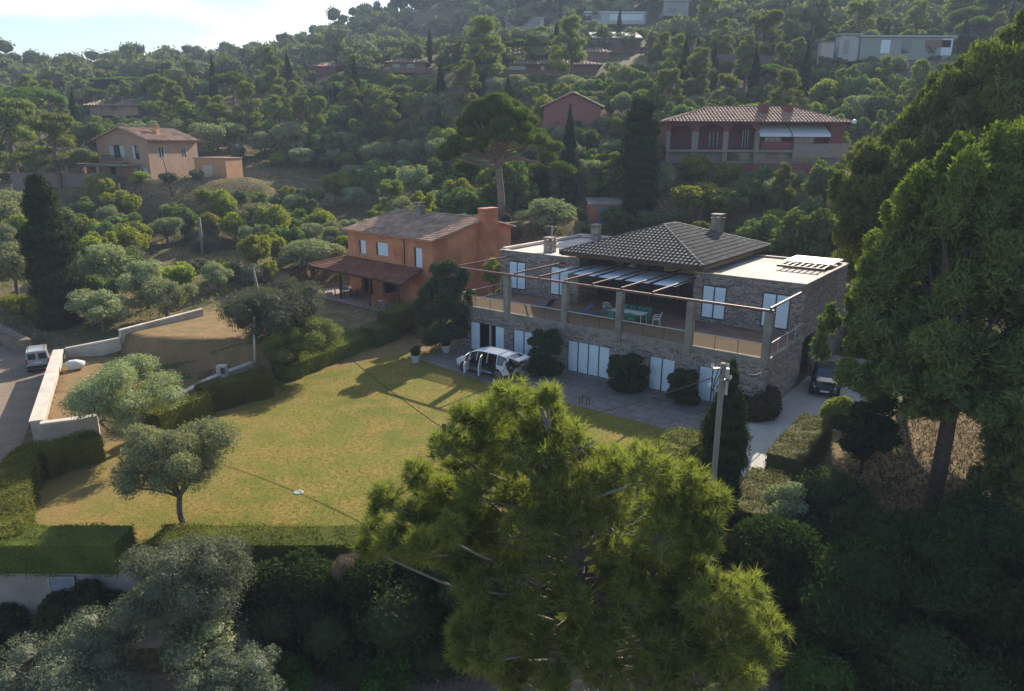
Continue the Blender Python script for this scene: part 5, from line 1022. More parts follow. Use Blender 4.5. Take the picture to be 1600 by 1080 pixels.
# low picket fence along the dark street
fn = thing('picket_fence', 'low dark picket fence at the bottom edge under the shrubs', 'fence', (-10, 20.95, -3)); b = MB(); [b.box(x*.14, x*.14+.03, -.015, .015, 0, .75) for x in range(0, 62)]; b.build('picket', M_dark, fn); b = MB(); b.box(0, 8.7, .016, .05, .6, .66); b.box(0, 8.7, .016, .05, .15, .21); b.build('fence_rail', M_dark, fn)

# ================================================================ trees
def limb(mb, a, b, r0, r1, bend=.15, n=5, k=7, rng=NR):
    a = np.array(a, float); b = np.array(b, float); L_ = np.linalg.norm(b-a); off = rng.normal(0, bend*L_, 3)*np.array([1, 1, .4])
    pts = [tuple(a+(b-a)*u+off*math.sin(math.pi*u)*.5) for u in np.linspace(0, 1, n)]; mb.tube(pts, list(np.linspace(r0, r1, n)), k, cap=False); return pts
def trunk_mesh(name, Hh, blobs, r, m, fork=.35, nl=6, rng=NR, lean=(0, 0), parent=False):
    mb = MB(); top = (lean[0], lean[1], Hh*fork); limb(mb, (0, 0, -.4), top, r, r*.75, .06, 5, 9, rng)
    idx = rng.permutation(len(blobs))[:nl]
    for i in idx: limb(mb, top, tuple(blobs[i, :3]), r*.5, r*.12, .12, 5, 6, rng)
    o = mb.build(name, m, None, smooth=True); me = o.data
    if parent is False: bpy.data.objects.remove(o); return me
    o.parent = parent; return o
def mk_tree(name, label, cat, loc, cm, tm, rz=0, sc_=1, group=None):
    t = thing(name, label, cat, loc, rz, group)
    for nm, me in (('trunk', tm), ('crown', cm)):
        if me is None: continue
        o = bpy.data.objects.new(nm, me); sc.collection.objects.link(o); o.parent = t
    t.scale = (sc_,)*3 if not hasattr(sc_, '__len__') else sc_; return t

# ---- prototypes for the slope (crown mesh, trunk mesh, height, width)
PROTO = {}; ML_hpine = leafmat('slope_pine_needle', (0.075,0.095,0.035), (0.27,0.285,0.10), (.14,.16,.05), .34)
def proto(kind, seed):
    rng = np.random.default_rng(seed)
    if kind == 'olive': Hh, W = 5.0, 6.0; bl = rblobs(rng, 26, W, 4.0, 1.1, .10, .19, .85); c = crown_mesh('olive_crown', bl, 5200, .30, ML_olive, .4, .9, .55, .3, .24, rng=rng); t = trunk_mesh('olive_trunk', Hh, bl, .22, M_bark, .3, 6, rng)
    elif kind == 'oak': Hh, W = 6.0, 6.5; bl = rblobs(rng, 28, W, 5.2, .7, .10, .19, .9); c = crown_mesh('oak_crown', bl, 4800, .34, ML_oak, .6, .8, .62, .3, .22, rng=rng); t = trunk_mesh('oak_trunk', Hh, bl, .2, M_barkd, .3, 5, rng)
    elif kind == 'bright': Hh, W = 5.0, 4.6; bl = rblobs(rng, 20, W, 4.3, .6, .11, .2, .95); c = crown_mesh('bright_crown', bl, 3800, .30, ML_yel, .5, .9, .5, .3, .26, rng=rng); t = trunk_mesh('bright_trunk', Hh, bl, .14, M_bark, .3, 5, rng)
    elif kind == 'pine':
        Hh, W = 10.5, 7.5; bl = []
        for i in range(34): a = rng.uniform(0, 2*math.pi); h = rng.uniform(.36, 1); rr = (1.05-h)**.6*rng.uniform(.3, 1)*W*.5; r = rng.uniform(.6, 1.15)*(1.25-h*.5); bl.append([rr*math.cos(a), rr*math.sin(a), h*Hh-.9, r*1.15, r*1.15, r*.72])
        bl = np.array(bl); c = crown_mesh('pine_crown', bl, 6800, .42, ML_hpine, .24, .8, .55, .4, .24, along='up', rng=rng); t = trunk_mesh('pine_trunk', Hh, bl, .22, M_barkp, .62, 9, rng)
    elif kind == 'umbrella':
        Hh, W = 10.0, 9.0; bl = []
        for i in range(24): a = rng.uniform(0, 2*math.pi); rr = W*.42*math.sqrt(rng.uniform(0, 1)); bl.append([rr*math.cos(a), rr*math.sin(a), Hh-1.3-1.5*(rr/(W*.45))**2, 1.3, 1.3, .75])
        bl = np.array(bl); c = crown_mesh('umbrella_crown', bl, 6500, .28, ML_umb, .3, .8, .7, .5, along='up', rng=rng); t = trunk_mesh('umbrella_trunk', Hh, bl, .25, M_barkp, .6, 10, rng)
    elif kind == 'cypress':
        Hh, W = 10.0, 1.9; bl = []
        for h in np.arange(.03, 1.0, .055): r = W*.5*min(1, (1-h)*2.2+.06)*min(1, .75+h); bl.append([rng.normal(0, .07), rng.normal(0, .07), h*Hh, r, r, .6])
        bl = np.array(bl); c = crown_mesh('cypress_crown', bl, 5500, .24, ML_cyp, .35, .5, .82, .2, .08, along='up', rng=rng); t = trunk_mesh('cypress_trunk', Hh, bl, .14, M_barkd, .2, 1, rng)
    elif kind == 'shrub': Hh, W = 2.4, 3.4; bl = rblobs(rng, 9, W, 2.4, -.1, .18, .28, .85); c = crown_mesh('shrub_leaves', bl, 2200, .22, ML_olived, .5, .9, .75, .3, rng=rng); t = trunk_mesh('shrub_stem', Hh, bl, .06, M_bark, .3, 4, rng)
    elif kind == 'goldshrub': Hh, W = 2.6, 3.2; bl = rblobs(rng, 9, W, 2.5, -.1, .18, .28, .85); c = crown_mesh('shrub_leaves', bl, 2200, .22, ML_yel, .5, .9, .7, .3, rng=rng); t = trunk_mesh('shrub_stem', Hh, bl, .06, M_bark, .3, 4, rng)
    return c, t, Hh, W
for k, n in (('olive', 4), ('oak', 4), ('bright', 3), ('pine', 4), ('umbrella', 2), ('cypress', 2), ('shrub', 3), ('goldshrub', 2)): PROTO[k] = [proto(k, 100+7*i+len(k)*31) for i in range(n)]
KIND = {'olive': ('olive_tree', 'olive tree', 'grey-green olive tree'), 'oak': ('holm_oak', 'tree', 'dark green rounded tree'), 'bright': ('broadleaf_tree', 'tree', 'yellow-green bushy tree'),
        'pine': ('pine_tree', 'pine tree', 'tall irregular pine'), 'umbrella': ('umbrella_pine', 'pine tree', 'flat-topped umbrella pine'), 'cypress': ('cypress_tree', 'cypress', 'dark narrow cypress'),
        'shrub': ('shrub', 'shrub', 'low grey-green shrub'), 'goldshrub': ('shrub', 'shrub', 'low yellow-green shrub')}
SLOPE = []   # (kind, x, y, z, scale_xy, scale_z, rz, label or None)
def bypx(kind, cx, by, ty, wpx, label=None, Y=None):
    if Y: q = D(cx, by, Y); q = (q[0], q[1], gz(q[0], q[1]))
    else: q = rayhit(cx, by, 50)
    if q is None: return
    dist = proj(q)[2]; _, _, Hh, W = PROTO[kind][0]
    hz = D(cx, ty, q[1])[2]-q[2]; SLOPE.append([kind, q[0], q[1], q[2], wpx*dist/FPX/W, hz/Hh, rnd.uniform(0, 6.3), label])
NOTE = [
 ('olive',325,262,186,64,'grey-green olive tree standing right behind the annex of the pink house'),('oak',455,372,322,86,'dense dark round tree left of the orange house roof'),('olive',592,276,220,78,'silvery round olive tree left of the huge umbrella pine'),
 ('bright',525,322,262,48,'isolated bright yellow-green tree up the slope from the orange house'),('bright',503,376,318,58,'yellow-green tree touching the dark round tree beside the orange house'),
 ('olive',858,372,308,112,'big silvery olive tree right behind the left villa block'),('olive',165,520,448,108,'olive tree just right of the broad dark cypress'),('olive',262,500,430,95,'olive tree behind the upper garden wall'),
 ('olive',30,470,375,86,'large olive tree at the left edge beside the broad cypress'),('olive',490,440,372,110,'wide pale olive tree left of the porch roof'),('bright',150,440,360,60,'tall yellowish bush just right of the broad cypress top'),
 ('bright',1095,352,276,118,'large bright green leafy tree below the arcaded house'),('oak',1190,320,250,60,'dark rounded tree directly below the arcaded house balcony'),('oak',1285,340,240,75,'tall dark rounded tree below the right end of the arcaded house'),
 ('bright',1085,290,235,70,'feathery light green tree below the left arches of the red house'),('olive',1035,320,250,50,'grey-green tree between broad cypress and the bright leafy tree'),
 ('bright',772,468,392,50,'yellow-leaved small tree at the left end of the villa terrace'),('pine',757,150,18,108,'big broad pine above the low tiled house, left of the two tallest'),('pine',890,142,18,80,'tall pine with bare trunk right of the white villa'),
 ('pine',1190,118,2,98,'large leaning pine above the pale gravel terrace, top centre right'),('pine',1335,92,-14,84,'pine rising over the left end of the long green villa'),('pine',1505,70,-20,120,'yellowish pine above the right end of the long green villa'),('pine',1105,60,-20,60,'pine beside the boxy green hilltop house'),
 ('umbrella',370,195,106,62,'lone flat-topped pine with a thin trunk right above the pink house annex'),('umbrella',205,158,118,110,'wide flat-topped pine over the valley house, left'),('umbrella',270,150,116,60,'smaller flat-topped pine right of the wide one, left'),
 ('cypress',672,98,44,9,'needle-thin cypress beside the small pinkish house'),
 ('cypress',746,152,86,30,'dark column cypress in front of the low tiled house'),('cypress',966,80,10,9,'thin dark cypress in front of the bright pale roof'),('cypress',820,326,250,28,'shaded cypress left of a close pair behind the umbrella pine trunk'),('cypress',846,326,246,28,'shaded cypress right of a close pair behind the umbrella pine trunk'),('cypress',875,44,18,8,'tiny thin cypress beside the white villa'),
 ('pine',30,300,132,150,'huge dark pine at the left edge'),('pine',95,292,160,120,'broad olive-green pine overlapping the huge one at the left edge'),('oak',270,195,150,90,'dark dome-shaped tree behind the pink house roof'),
 ('oak',560,170,118,100,'dark spreading tree mass below the small pinkish house'),('oak',620,190,125,110,'dark rounded tree left of the umbrella pine top'),('goldshrub',1075,352,345,60,'low golden hedge-like shrub left of the villa chimney'),('goldshrub',1150,366,345,75,'low golden shrub right of the villa chimney'),
 ('pine',1335,400,190,110,'dark pine behind the right villa block'),('oak',960,372,318,60,'dark tree in front of the garden shed'),('goldshrub',925,372,345,50,'low golden shrub left of the garden shed'),('oak',1020,368,325,60,'dark bushy tree behind the villa roof, left of the chimney'),
 ('bright',1215,372,322,60,'yellow-green tree behind the blue loungers'),('oak',1265,372,305,70,'dark tree right of the blue loungers'),('oak',1140,345,290,60,'dark tree behind the golden shrub near the villa chimney'),('goldshrub',1290,392,350,50,'yellowish shrub right of the blue loungers'),('olive',1240,380,330,50,'greyish tree behind the blue sun loungers'),('shrub',1180,385,352,70,'shrub directly behind the villa roof, left of the blue loungers'),
]
for n in NOTE: bypx(*n[:5], label=n[5])
# areas of the photograph kept clear of filling trees: px box and how far away its content stands
KEEP = [(868,190,908,324,91),(962,160,1028,342,82),(140,196,352,262,105),(1036,160,1332,244,90),(486,322,798,500,62),(915,312,980,352,86),(600,90,672,112,170),(765,90,940,112,160),(905,45,1008,96,178),(786,22,856,44,262),(910,12,1080,35,240),(1275,50,1500,84,148),(842,150,945,184,114),
        (700,138,858,330,85),(640,14,700,27,320),(136,160,222,178,165),(478,98,530,114,203),(245,372,370,402,80),(330,250,520,285,118),(230,290,300,312,100),(700,350,1330,640,50),(20,262,130,292,98),(0,500,330,720,48),(640,38,720,60,280),(500,325,560,340,100)]
SPOT = [(n[1], n[2], n[3], n[4]) for n in NOTE]
def blocked(x, y, z, w, h):
    p0 = proj((x, y, z)); p1 = proj((x, y, z+h)); hw_ = w*.5*FPX/p0[2]*.9; X0, X1, YB, YT = p0[0]-hw_, p0[0]+hw_, p0[1], p1[1]
    for (a, yt, b, yb, dist) in KEEP:
        if y < dist+4 and X1 > a and X0 < b and YB > yt and YT < yb-2: return True
    return False
FOOT = [((OO[0]+3, OO[1]+3), 11), ((-54, 108), 9), ((-45, 112), 6), ((AX, 95), 12), (h2(-9, 10), 14), ((-20,60), 7), ((-25,47), 9), ((-38,42),14), ((0,40), 24), ((10.9,87),4)]
pts = [(7.1, 93.0, 3.0), (14.5, 84.0, 4.5)]
def try_add(kind, x, y, sxy, szz, mind):
    c, t, Hh, W = PROTO[kind][0]
    for (f, r) in FOOT:
        if (x-f[0])**2+(y-f[1])**2 < r*r: return False
    for q in pts:
        if (x-q[0])**2+(y-q[1])**2 < (mind*.5+q[2]*.5)**2: return False
    z = gz(x, y); p = proj((x, y, z+Hh*szz*.5))
    if p[0] < -60 or p[0] > 1660 or p[1] > 700: return False
    if blocked(x, y, z, W*sxy, Hh*szz): return False
    pts.append((x, y, mind)); SLOPE.append([kind, x, y, z, sxy, szz, rnd.uniform(0, 6.3), None]); return True
for sl_ in SLOPE: pts.append((sl_[1], sl_[2], PROTO[sl_[0]][0][3]*sl_[4]*.8))
def mixkind(x, y):
    px = 800+FPX*x/y; r = rnd.random()
    if y > 125: w = [('pine', .36), ('olive', .16), ('oak', .30), ('bright', .08), ('umbrella', .05), ('cypress', .02), ('shrub', .03)]
    elif px < 560: w = [('olive', .44), ('oak', .13), ('bright', .14), ('shrub', .14), ('goldshrub', .1), ('pine', .05)]
    elif px < 1000: w = [('olive', .34), ('oak', .26), ('bright', .16), ('shrub', .13), ('goldshrub', .06), ('pine', .05)]
    else: w = [('olive', .24), ('oak', .34), ('bright', .18), ('shrub', .1), ('goldshrub', .06), ('pine', .08)]
    for k, p in w:
        if r < p: return k
        r -= p
    return 'oak'
for _ in range(14000):
    y = 56+118*rnd.random()**.8; x = (rnd.uniform(-80, 1680)-800)/FPX*y; k = mixkind(x, y); s_ = rnd.uniform(.5, 1.1)*(1 if y < 110 else 1.12)
    if k in ('pine',) and y < 110: s_ *= .75
    W = PROTO[k][0][3]*s_; try_add(k, x, y, s_, s_*rnd.uniform(.8, 1.2), W*.53)
# drop those the photo shows nothing of (wholly behind nearer ones)
cov = np.zeros((300, 400), bool)
def ell(kind, x, y, z, sxy, szz):
    _, _, Hh, W = PROTO[kind][0]; zc = .55 if kind not in ('pine', 'umbrella') else .68; p = proj((x, y, z+Hh*szz*zc)); s_ = FPX/p[2]
    rx, ry = max(.8, W*sxy*.46*s_/4), max(.8, Hh*szz*(.46 if zc < .6 else .32)*s_/4); cx_, cy_ = p[0]/4, p[1]/4
    x0, x1, y0, y1 = int(max(0, cx_-rx)), int(min(399, cx_+rx+1)), int(max(0, cy_-ry)), int(min(299, cy_+ry+1))
    if x1 <= x0 or y1 <= y0: return None
    yy, xx = np.mgrid[y0:y1, x0:x1]; return (slice(y0, y1), slice(x0, x1)), ((xx-cx_)/rx)**2+((yy-cy_)/ry)**2 < 1
for (a, yt, b, yb) in ((1340,190,1600,1080),(700,360,1330,600),(40,272,115,530),(700,140,850,230)): cov[yt//4:yb//4, a//4:b//4] = True
keepS = []
for q in sorted(SLOPE, key=lambda q: q[2]):
    e_ = ell(*q[:6])
    if e_ is None: continue
    (sl2, m_) = e_; tot = m_.sum(); vis = (m_ & ~cov[sl2]).sum()
    if tot and vis/max(tot, 1) > (.0 if q[7] else .12) and vis*16 > 30 or q[7]: keepS.append(q); cov[sl2] |= m_
SLOPE = keepS
# names that single each tree out: nearest landmark, size, kind, order from the left
LAND = [(60,120,'on the far left ridge'),(200,105,'on the skyline ridge above the valley house'),(350,110,'on the skyline ridge left of centre'),(90,200,'in the valley left of the pink house'),(100,250,'left of the pink house canopy'),(230,180,'behind the pink house'),
 (60,330,'below the brown retaining wall'),(180,330,'below the pink house canopy'),(290,330,'below the pink house annex'),(400,240,'right of the pink house annex'),(60,420,'around the broad dark cypress'),(200,400,'left of the grey pole terrace'),(330,430,'below the heap of cut branches'),
 (400,330,'uphill of the heap of cut branches'),(470,300,'on the slope up from the orange house'),(600,310,'right behind the orange house roof'),(480,190,'on the mid slope left of centre'),(620,220,'left of the umbrella pine crown'),(520,110,'around the small red roofed house'),(640,130,'below the small pinkish house'),
 (580,60,'on the skyline below the crest house'),(720,90,'left of the low tiled house'),(740,200,'around the umbrella pine crown'),(850,220,'right of the umbrella pine crown'),(860,130,'below the low tiled house'),(850,60,'around the white villa'),(960,120,'below the bright pale roof'),
 (950,200,'around the gabled red house'),(940,290,'beside the garden shed'),(1060,120,'on the slope below the boxy green house'),(1060,200,'left of the arcaded house'),(1050,270,'below the left arches of the red house'),(1180,130,'behind the arcaded house roof'),(1180,60,'above the pale gravel terrace'),
 (1150,300,'below the arcaded house'),(1260,300,'below the right end of the arcaded house'),(1300,150,'between arcaded house and long green villa'),(1400,150,'below the long green villa'),(1400,50,'above the long green villa'),(1370,220,'right of the arcaded house'),(1180,370,'behind the villa roof'),(780,380,'beside the left villa block'),(1500,130,'at the right edge below the long villa')]
zones = {}
for q in SLOPE:
    if q[7]: continue
    _, _, Hh, W = PROTO[q[0]][0]; p = proj((q[1], q[2], q[3]+Hh*q[5]*.6)); l = min(LAND, key=lambda L_: (L_[0]-p[0])**2+(1.6*(L_[1]-p[1]))**2)[2]
    zones.setdefault((l, q[0] if q[0] != 'goldshrub' else 'goldshrub'), []).append((p[0], q))
ORDN = ['first','second','third','fourth','fifth','sixth','seventh','eighth','ninth','tenth','eleventh','twelfth','13th','14th','15th','16th','17th','18th','19th','20th']
for (l, k), qs in zones.items():
    qs.sort(key=lambda a: a[0]); n = len(qs)
    for i, (px, q) in enumerate(qs):
        if n == 1: q[7] = KIND[k][2]+' '+l
        elif n == 2: q[7] = KIND[k][2]+' '+l+', '+('left' if i == 0 else 'right')+' one of two'
        else: q[7] = KIND[k][2]+' '+l+', '+('leftmost' if i == 0 else 'rightmost' if i == n-1 else ORDN[min(i, 19)]+' from left')
GRP = {'olive': 'olive trees on the slope', 'oak': 'dark rounded trees on the slope', 'bright': 'yellow-green trees on the slope', 'pine': 'pines on the slope', 'umbrella': 'umbrella pines on the slope', 'cypress': 'cypresses on the slope', 'shrub': 'grey-green shrubs on the slope', 'goldshrub': 'yellow-green shrubs on the slope'}
for i, q in enumerate(SLOPE):
    k = q[0]; c, t, Hh, W = PROTO[k][i % len(PROTO[k])]
    mk_tree(KIND[k][0], q[7], KIND[k][1], (q[1], q[2], q[3]-.05), c, t, q[6], (q[4], q[4], q[5]), GRP[k])
print('slope trees', len(SLOPE), {k: sum(1 for q in SLOPE if q[0] == k) for k in KIND})

# palm by the valley house, trimmed hedges and terrace walls on the upper slope
pq = rayhit(142, 182, 120); ph = D(142, 146, pq[1])[2]-pq[2]; pt2 = thing('palm_tree', 'palm with a pale trunk standing left of the low house with pinkish tile roof', 'palm', pq)
mb = MB(); mb.tube([(0,0,-.5),(.1,0,ph*.5),(0,0,ph*.86)], [.32,.26,.24], 8); mb.build('trunk', M_bark, pt2, smooth=True); fv, ff = [], []
for i in range(46):
    a = i*2.399; el = 1.2-2.0*(i/46); L_ = ph*.33; pv_ = np.array([0, 0, ph*.86]); d2_ = np.array([math.cos(a)*math.cos(el), math.sin(a)*math.cos(el), math.sin(el)]); sd_ = np.array([-math.sin(a), math.cos(a), 0])
    for k in range(5):
        w_ = .38*(1-k/5.5); n0 = len(fv); q2 = pv_+d2_*L_/5; fv += [tuple(pv_-sd_*w_), tuple(pv_+sd_*w_), tuple(q2+sd_*w_*.8), tuple(q2-sd_*w_*.8)]; ff.append((n0, n0+1, n0+2, n0+3)); pv_ = q2; d2_ = d2_+np.array([0, 0, -.28]); d2_ /= np.linalg.norm(d2_)
npmesh('crown', np.array(fv), np.array(ff), ML_oak, pt2)
for (pts_, z_, lab) in (([(772,118),(850,118),(932,121)], 158, 'long trimmed hedge right below the low tiled house'), ([(800,131),(870,131),(935,137)], 148, 'second trimmed hedge terrace below the low tiled house')):
    p3 = [D(a, b, z_) for a, b in pts_]; zt3 = [q[2] for q in p3]; hedge('trimmed_hedge', lab, p3, 3.0, min(zt3)-3.2, zt3, ML_oak, 'trimmed hedges on the upper terraces', dens=12, size=.5)
for (a, b, z_, hh, lab) in (((1105,86),(1278,82),151,1.3,'long brown terrace wall left of the pale masonry block'), ((1345,97),(1490,94),146.5,1.6,'low brown terrace wall under the long pale green villa')):
    p4, p5 = D(*a, z_), D(*b, z_); wall_path('terrace_wall', lab, [p4[:2], p5[:2]], .5, [p4[2]-hh-1.5, p5[2]-hh-1.5], [p4[2], p5[2]], MATS['pinkish_block_wall'], None)
pq = hw(-20.0, 5.6, TZ); t = thing('flower_pot', 'terracotta pot with an orange flowering plant at the left end of the terrace', 'flower pot', pq); b = MB(); b.lathe([(0,0),(.14,0),(.22,.32),(.19,.32),(0,.3)], n=12); b.build('pot', M_terra, t); crown_mesh('plant', np.array([[0,0,.55,.32,.32,.3],[.15,.1,.75,.2,.2,.2]]), 500, .09, leafmat('orange_blossom', (.30,.13,.03), (.14,.16,.03), (.12,.1,.04), .3), parent=t)
# ---- the wooded hill beyond: too many to count, one mass
rng = np.random.default_rng(5); LV, LF, off = [], [], 0
bm = bmesh.new(); bmesh.ops.create_icosphere(bm, subdivisions=1, radius=1); bm.verts.ensure_lookup_table(); iv = np.array([v.co[:] for v in bm.verts]); jf = np.array([[v.index for v in f.verts] for f in bm.faces]); bm.free()
cnt = 0; FP = []
for _ in range(9000):
    y = 168+260*rng.random()**.9; x = (rng.uniform(-120, 1720)-800)/FPX*y; w = rng.choice([rng.uniform(3, 5), rng.uniform(4.5, 7.5), rng.uniform(7, 10.5)])*(1+.0012*(y-150)); h = w*rng.uniform(.75, 1.25)
    if any((x-a)**2+(y-b)**2 < ((w+c)*.36)**2 for a, b, c in FP[-900:]): continue
    z = gz(x, y)
    if blocked(x, y, z, w, h): continue
    p = proj((x, y, z+h))
    if p[1] < -60 or p[0] < -60 or p[0] > 1660: continue
    FP.append((x, y, w)); cnt += 1
    nb = rng.integers(4, 8); bl = rblobs(rng, nb, w, h, 0, .22, .34, .8); pine = rng.random() < .55
    if pine: bl[:, 2] += h*.2
    pp, dd = blob_points(bl, 190, rng, .3, .12, .7); V, F = leafquads(pp, dd, .8 if not pine else .95, .45, .8, rng, dd*.4+np.array([0, 0, 1.]) if pine else None)
    T = [F[:, [0,1,2]], F[:, [0,2,3]]]; n0 = len(V); VV = [V]
    for b in bl: VV.append(iv*(b[3:6]*.8)*(1+rng.normal(0, .08, (len(iv), 1)))+b[:3]); T.append(jf+n0); n0 += len(iv)
    if pine: # trunk as a thin tall prism
        r = .32; VV.append(np.array([[-r,-r,-.5],[r,-r,-.5],[r,r,-.5],[-r,r,-.5],[-r*.6,-r*.6,h*.7],[r*.6,-r*.6,h*.7],[r*.6,r*.6,h*.7],[-r*.6,r*.6,h*.7]])); T.append(np.array([[0,1,5],[0,5,4],[1,2,6],[1,6,5],[2,3,7],[2,7,6],[3,0,4],[3,4,7]])+n0); n0 += 8
    V = np.concatenate(VV)+np.array([x, y, z]); LV.append(V); LF.append(np.concatenate(T)+off); off += len(V)
ML_far = leafmat('distant_wood_leaf', (0.07,0.085,0.045), (0.26,0.265,0.14), (.12,.14,.05), .28, nscale=.09)
o = npmesh('distant_wood', np.concatenate(LV), np.concatenate(LF), ML_far); o['kind'] = 'stuff'; tag(o, 'distant wood of pines and scrub covering the upper hill and ridge', 'wood')
print('far trees', cnt)
# undergrowth and weeds between the trees
N_ = 90000; y = 50+110*rng.random(N_)**1.1; x = (rng.uniform(-60, 1660, N_)-800)/FPX*y; keep = np.ones(N_, bool)
for (f, r) in FOOT: keep &= (x-f[0])**2+(y-f[1])**2 > (r*.95)**2
keep &= (np.sin(x*.5+y*.23)+np.sin(x*.17-y*.41)+rng.normal(0, .8, N_)) > -.5
x, y = x[keep], y[keep]; z = hmap(x, y)+rng.uniform(0, .55, len(x)); V, F = leafquads(np.stack([x, y, z], 1), np.tile([0, 0, 1.], (len(x), 1)), .34, .35, .9, rng, np.tile([0, 0, 1.], (len(x), 1)), 1.0)
o = npmesh('undergrowth', V, F, leafmat('weed_leaf', (0.22,0.19,0.07), (0.12,0.15,0.045), (.12,.13,.04), .35, nscale=.12)); o['kind'] = 'stuff'; tag(o, 'rough weeds and low scrub between the trees on the slope', 'undergrowth')

# ================================================================ near trees, each its own mesh
def near_tree(name, label, cat, base, blobs, n, leaf, lm, bark, trunk_r, seed, aspect=.35, core=.7, fork=(0,0,1.3), nl=9, along=None, group=None, up=.25, jit=.9, shell=.16):
    """base: ground point; blobs in coordinates relative to base"""
    rng = np.random.default_rng(seed); t = thing(name, label, cat, base, 0, group)
    mb = MB(); limb(mb, (0,0,-.3), fork, trunk_r, trunk_r*.8, .08, 6, 10, rng)
    for i in rng.permutation(len(blobs))[:nl]: limb(mb, fork, tuple(blobs[i,:3]), trunk_r*.5, trunk_r*.12, .12, 6, 7, rng)
    mb.build('trunk', bark, t, smooth=True)
    crown_mesh('crown', blobs, n, leaf, lm, aspect, jit, core, up, shell, along, rng, parent=t); return t
def px_blobs(base, items):
    """crown lobes given as photo px centre, depth and radii in metres -> coordinates relative to the base"""
    out = []
    for (px, py, Y, rx, rz) in items: q = D(px, py, Y); out.append([q[0]-base[0], q[1]-base[1], q[2]-base[2], rx, rx, rz])
    return np.array(out)
OG = 'olive trees round the lawn'
def olive_near(label, base, W, Hc, z0, n, seed, lm=ML_olive, leaf=.13, fork=None, off=(0,0), k=22, tr=.2):
    rng = np.random.default_rng(seed); bl = rblobs(rng, k*2, W, Hc, z0, .07, .145, .9); bl[:,0] += off[0]; bl[:,1] += off[1]
    return near_tree('olive_tree', label, 'olive tree', base, bl, n, leaf, lm, M_bark, tr, seed, aspect=.34, core=.5, shell=.3, fork=fork or (off[0]*.3, off[1]*.3, z0*.9+.3), group=OG)
b_ = P(205,705,0); olive_near('round silvery olive tree standing over the left corner of the hedges', (b_[0], b_[1]+.6, 0), 6.3, 4.3, .9, 30000, 21)
b_ = P(290,817,0); olive_near('olive tree with a short bare trunk on the lawn, lower left', b_, 5.7, 3.9, .95, 30000, 22, off=(-.45,.2), leaf=.125, tr=.14)
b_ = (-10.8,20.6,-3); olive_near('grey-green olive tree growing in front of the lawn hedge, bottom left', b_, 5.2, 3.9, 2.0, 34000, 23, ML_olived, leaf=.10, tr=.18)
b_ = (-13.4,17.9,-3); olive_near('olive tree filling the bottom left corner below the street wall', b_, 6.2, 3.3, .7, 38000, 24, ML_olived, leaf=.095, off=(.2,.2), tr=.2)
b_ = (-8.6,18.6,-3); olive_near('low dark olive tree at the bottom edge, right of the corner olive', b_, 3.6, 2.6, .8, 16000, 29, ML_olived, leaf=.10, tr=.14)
b_ = P(472,590,0); t = olive_near('leaning light green olive tree at the lawn edge beside the hedge', b_, 6.8, 3.7, .9, 28000, 25, leafmat('light_olive_leaf', (.11,.14,.04), (.28,.33,.11), (.11,.13,.06), .3), off=(-.5,.5), fork=(-.45,.5,1.5), leaf=.15)
b_ = P(430,545,1.9); olive_near('wide spreading olive tree above the dry garden, behind the leaning one', (b_[0], b_[1]+1.2, 1.9), 8.6, 4.4, .3, 34000, 26, ML_olived, leaf=.16, k=28, off=(-.3,0))
# bushy tree at the left end of the villa
b_ = P(697,548,0); bb_ = (b_[0]-.3, b_[1]+1.0, 0); bl = px_blobs(bb_, [(690,440,52.5,.8,.9),(668,462,53,.8,.8),(712,448,52.5,.8,.9),(690,485,52,1.0,1.0),(665,500,52.5,.8,.9),(716,488,52,.8,.9),(702,418,53,.7,.6),(682,422,53,.6,.6),(726,432,53,.5,.7),(655,478,53,.55,.6),(690,522,51.5,1.0,.8),(672,530,52,.7,.6),(708,518,52,.8,.7),(698,465,51.5,.8,.8),(678,448,53.5,.7,.8),(735,465,53,.5,.7),(722,512,52.5,.7,.8)])
near_tree('bay_tree', 'dense dark bushy tree hiding the left end of the villa terrace', 'tree', bb_, bl, 15000, .24, leafmat('bay_leaf', (.045,.065,.03), (.085,.105,.05), (.11,.14,.05), .25), M_barkd, .18, 31, .4, .6, shell=.3)
# cypresses
def cypress_near(label, base, Hh, W, n, seed, prof=None, leaf=.16):
    rng = np.random.default_rng(seed); bl = []
    for h in np.arange(.02, 1.0, .035):
        w = W*.5*(prof(h) if prof else min(1, (1-h)*2.4+.05)); 
        for j in range(3): a = rng.uniform(0, 6.28); bl.append([w*.28*math.cos(a), w*.28*math.sin(a), h*Hh, w*.74, w*.74, Hh*.045*rng.uniform(.8, 1.6)])
    return near_tree('cypress_tree', label, 'cypress', base, np.array(bl), n, leaf, ML_cyp, M_barkd, .2, seed, .3, .78, (0,0,1.0), 2, 'up', 'tall dark cypresses near the villa', .1, .6, .16)
b_ = P(80,533,0); cypress_near('very broad dark cypress with a rounded top beside the road, left', (b_[0], b_[1]+1.6, 0), 12.6, 4.6, 42000, 41, lambda h: (min(1, .62+h*.9) if h < .42 else max(.12, 1-(h-.42)**1.6*1.55))*(.9+.16*math.sin(h*23)), .32)
b_ = (8.55, 26.4, 0); cypress_near('dark pointed cypress behind the tall concrete pole, at the driveway', (b_[0], b_[1], -.3), 7.3, 2.05, 26000, 42, lambda h: min(1, .85+h*.3) if h < .62 else max(.1, 1-(h-.62)*2.3), .17)
q_ = rayhit(887, 328, 50); cypress_near('slim tall cypress between the umbrella pine and the broad cypress', q_, D(887,165,q_[1])[2]-q_[2], 2.9, 9000, 43, lambda h: min(1, .8+h*.5) if h < .45 else max(.06, 1-(h-.45)*1.72), .3)
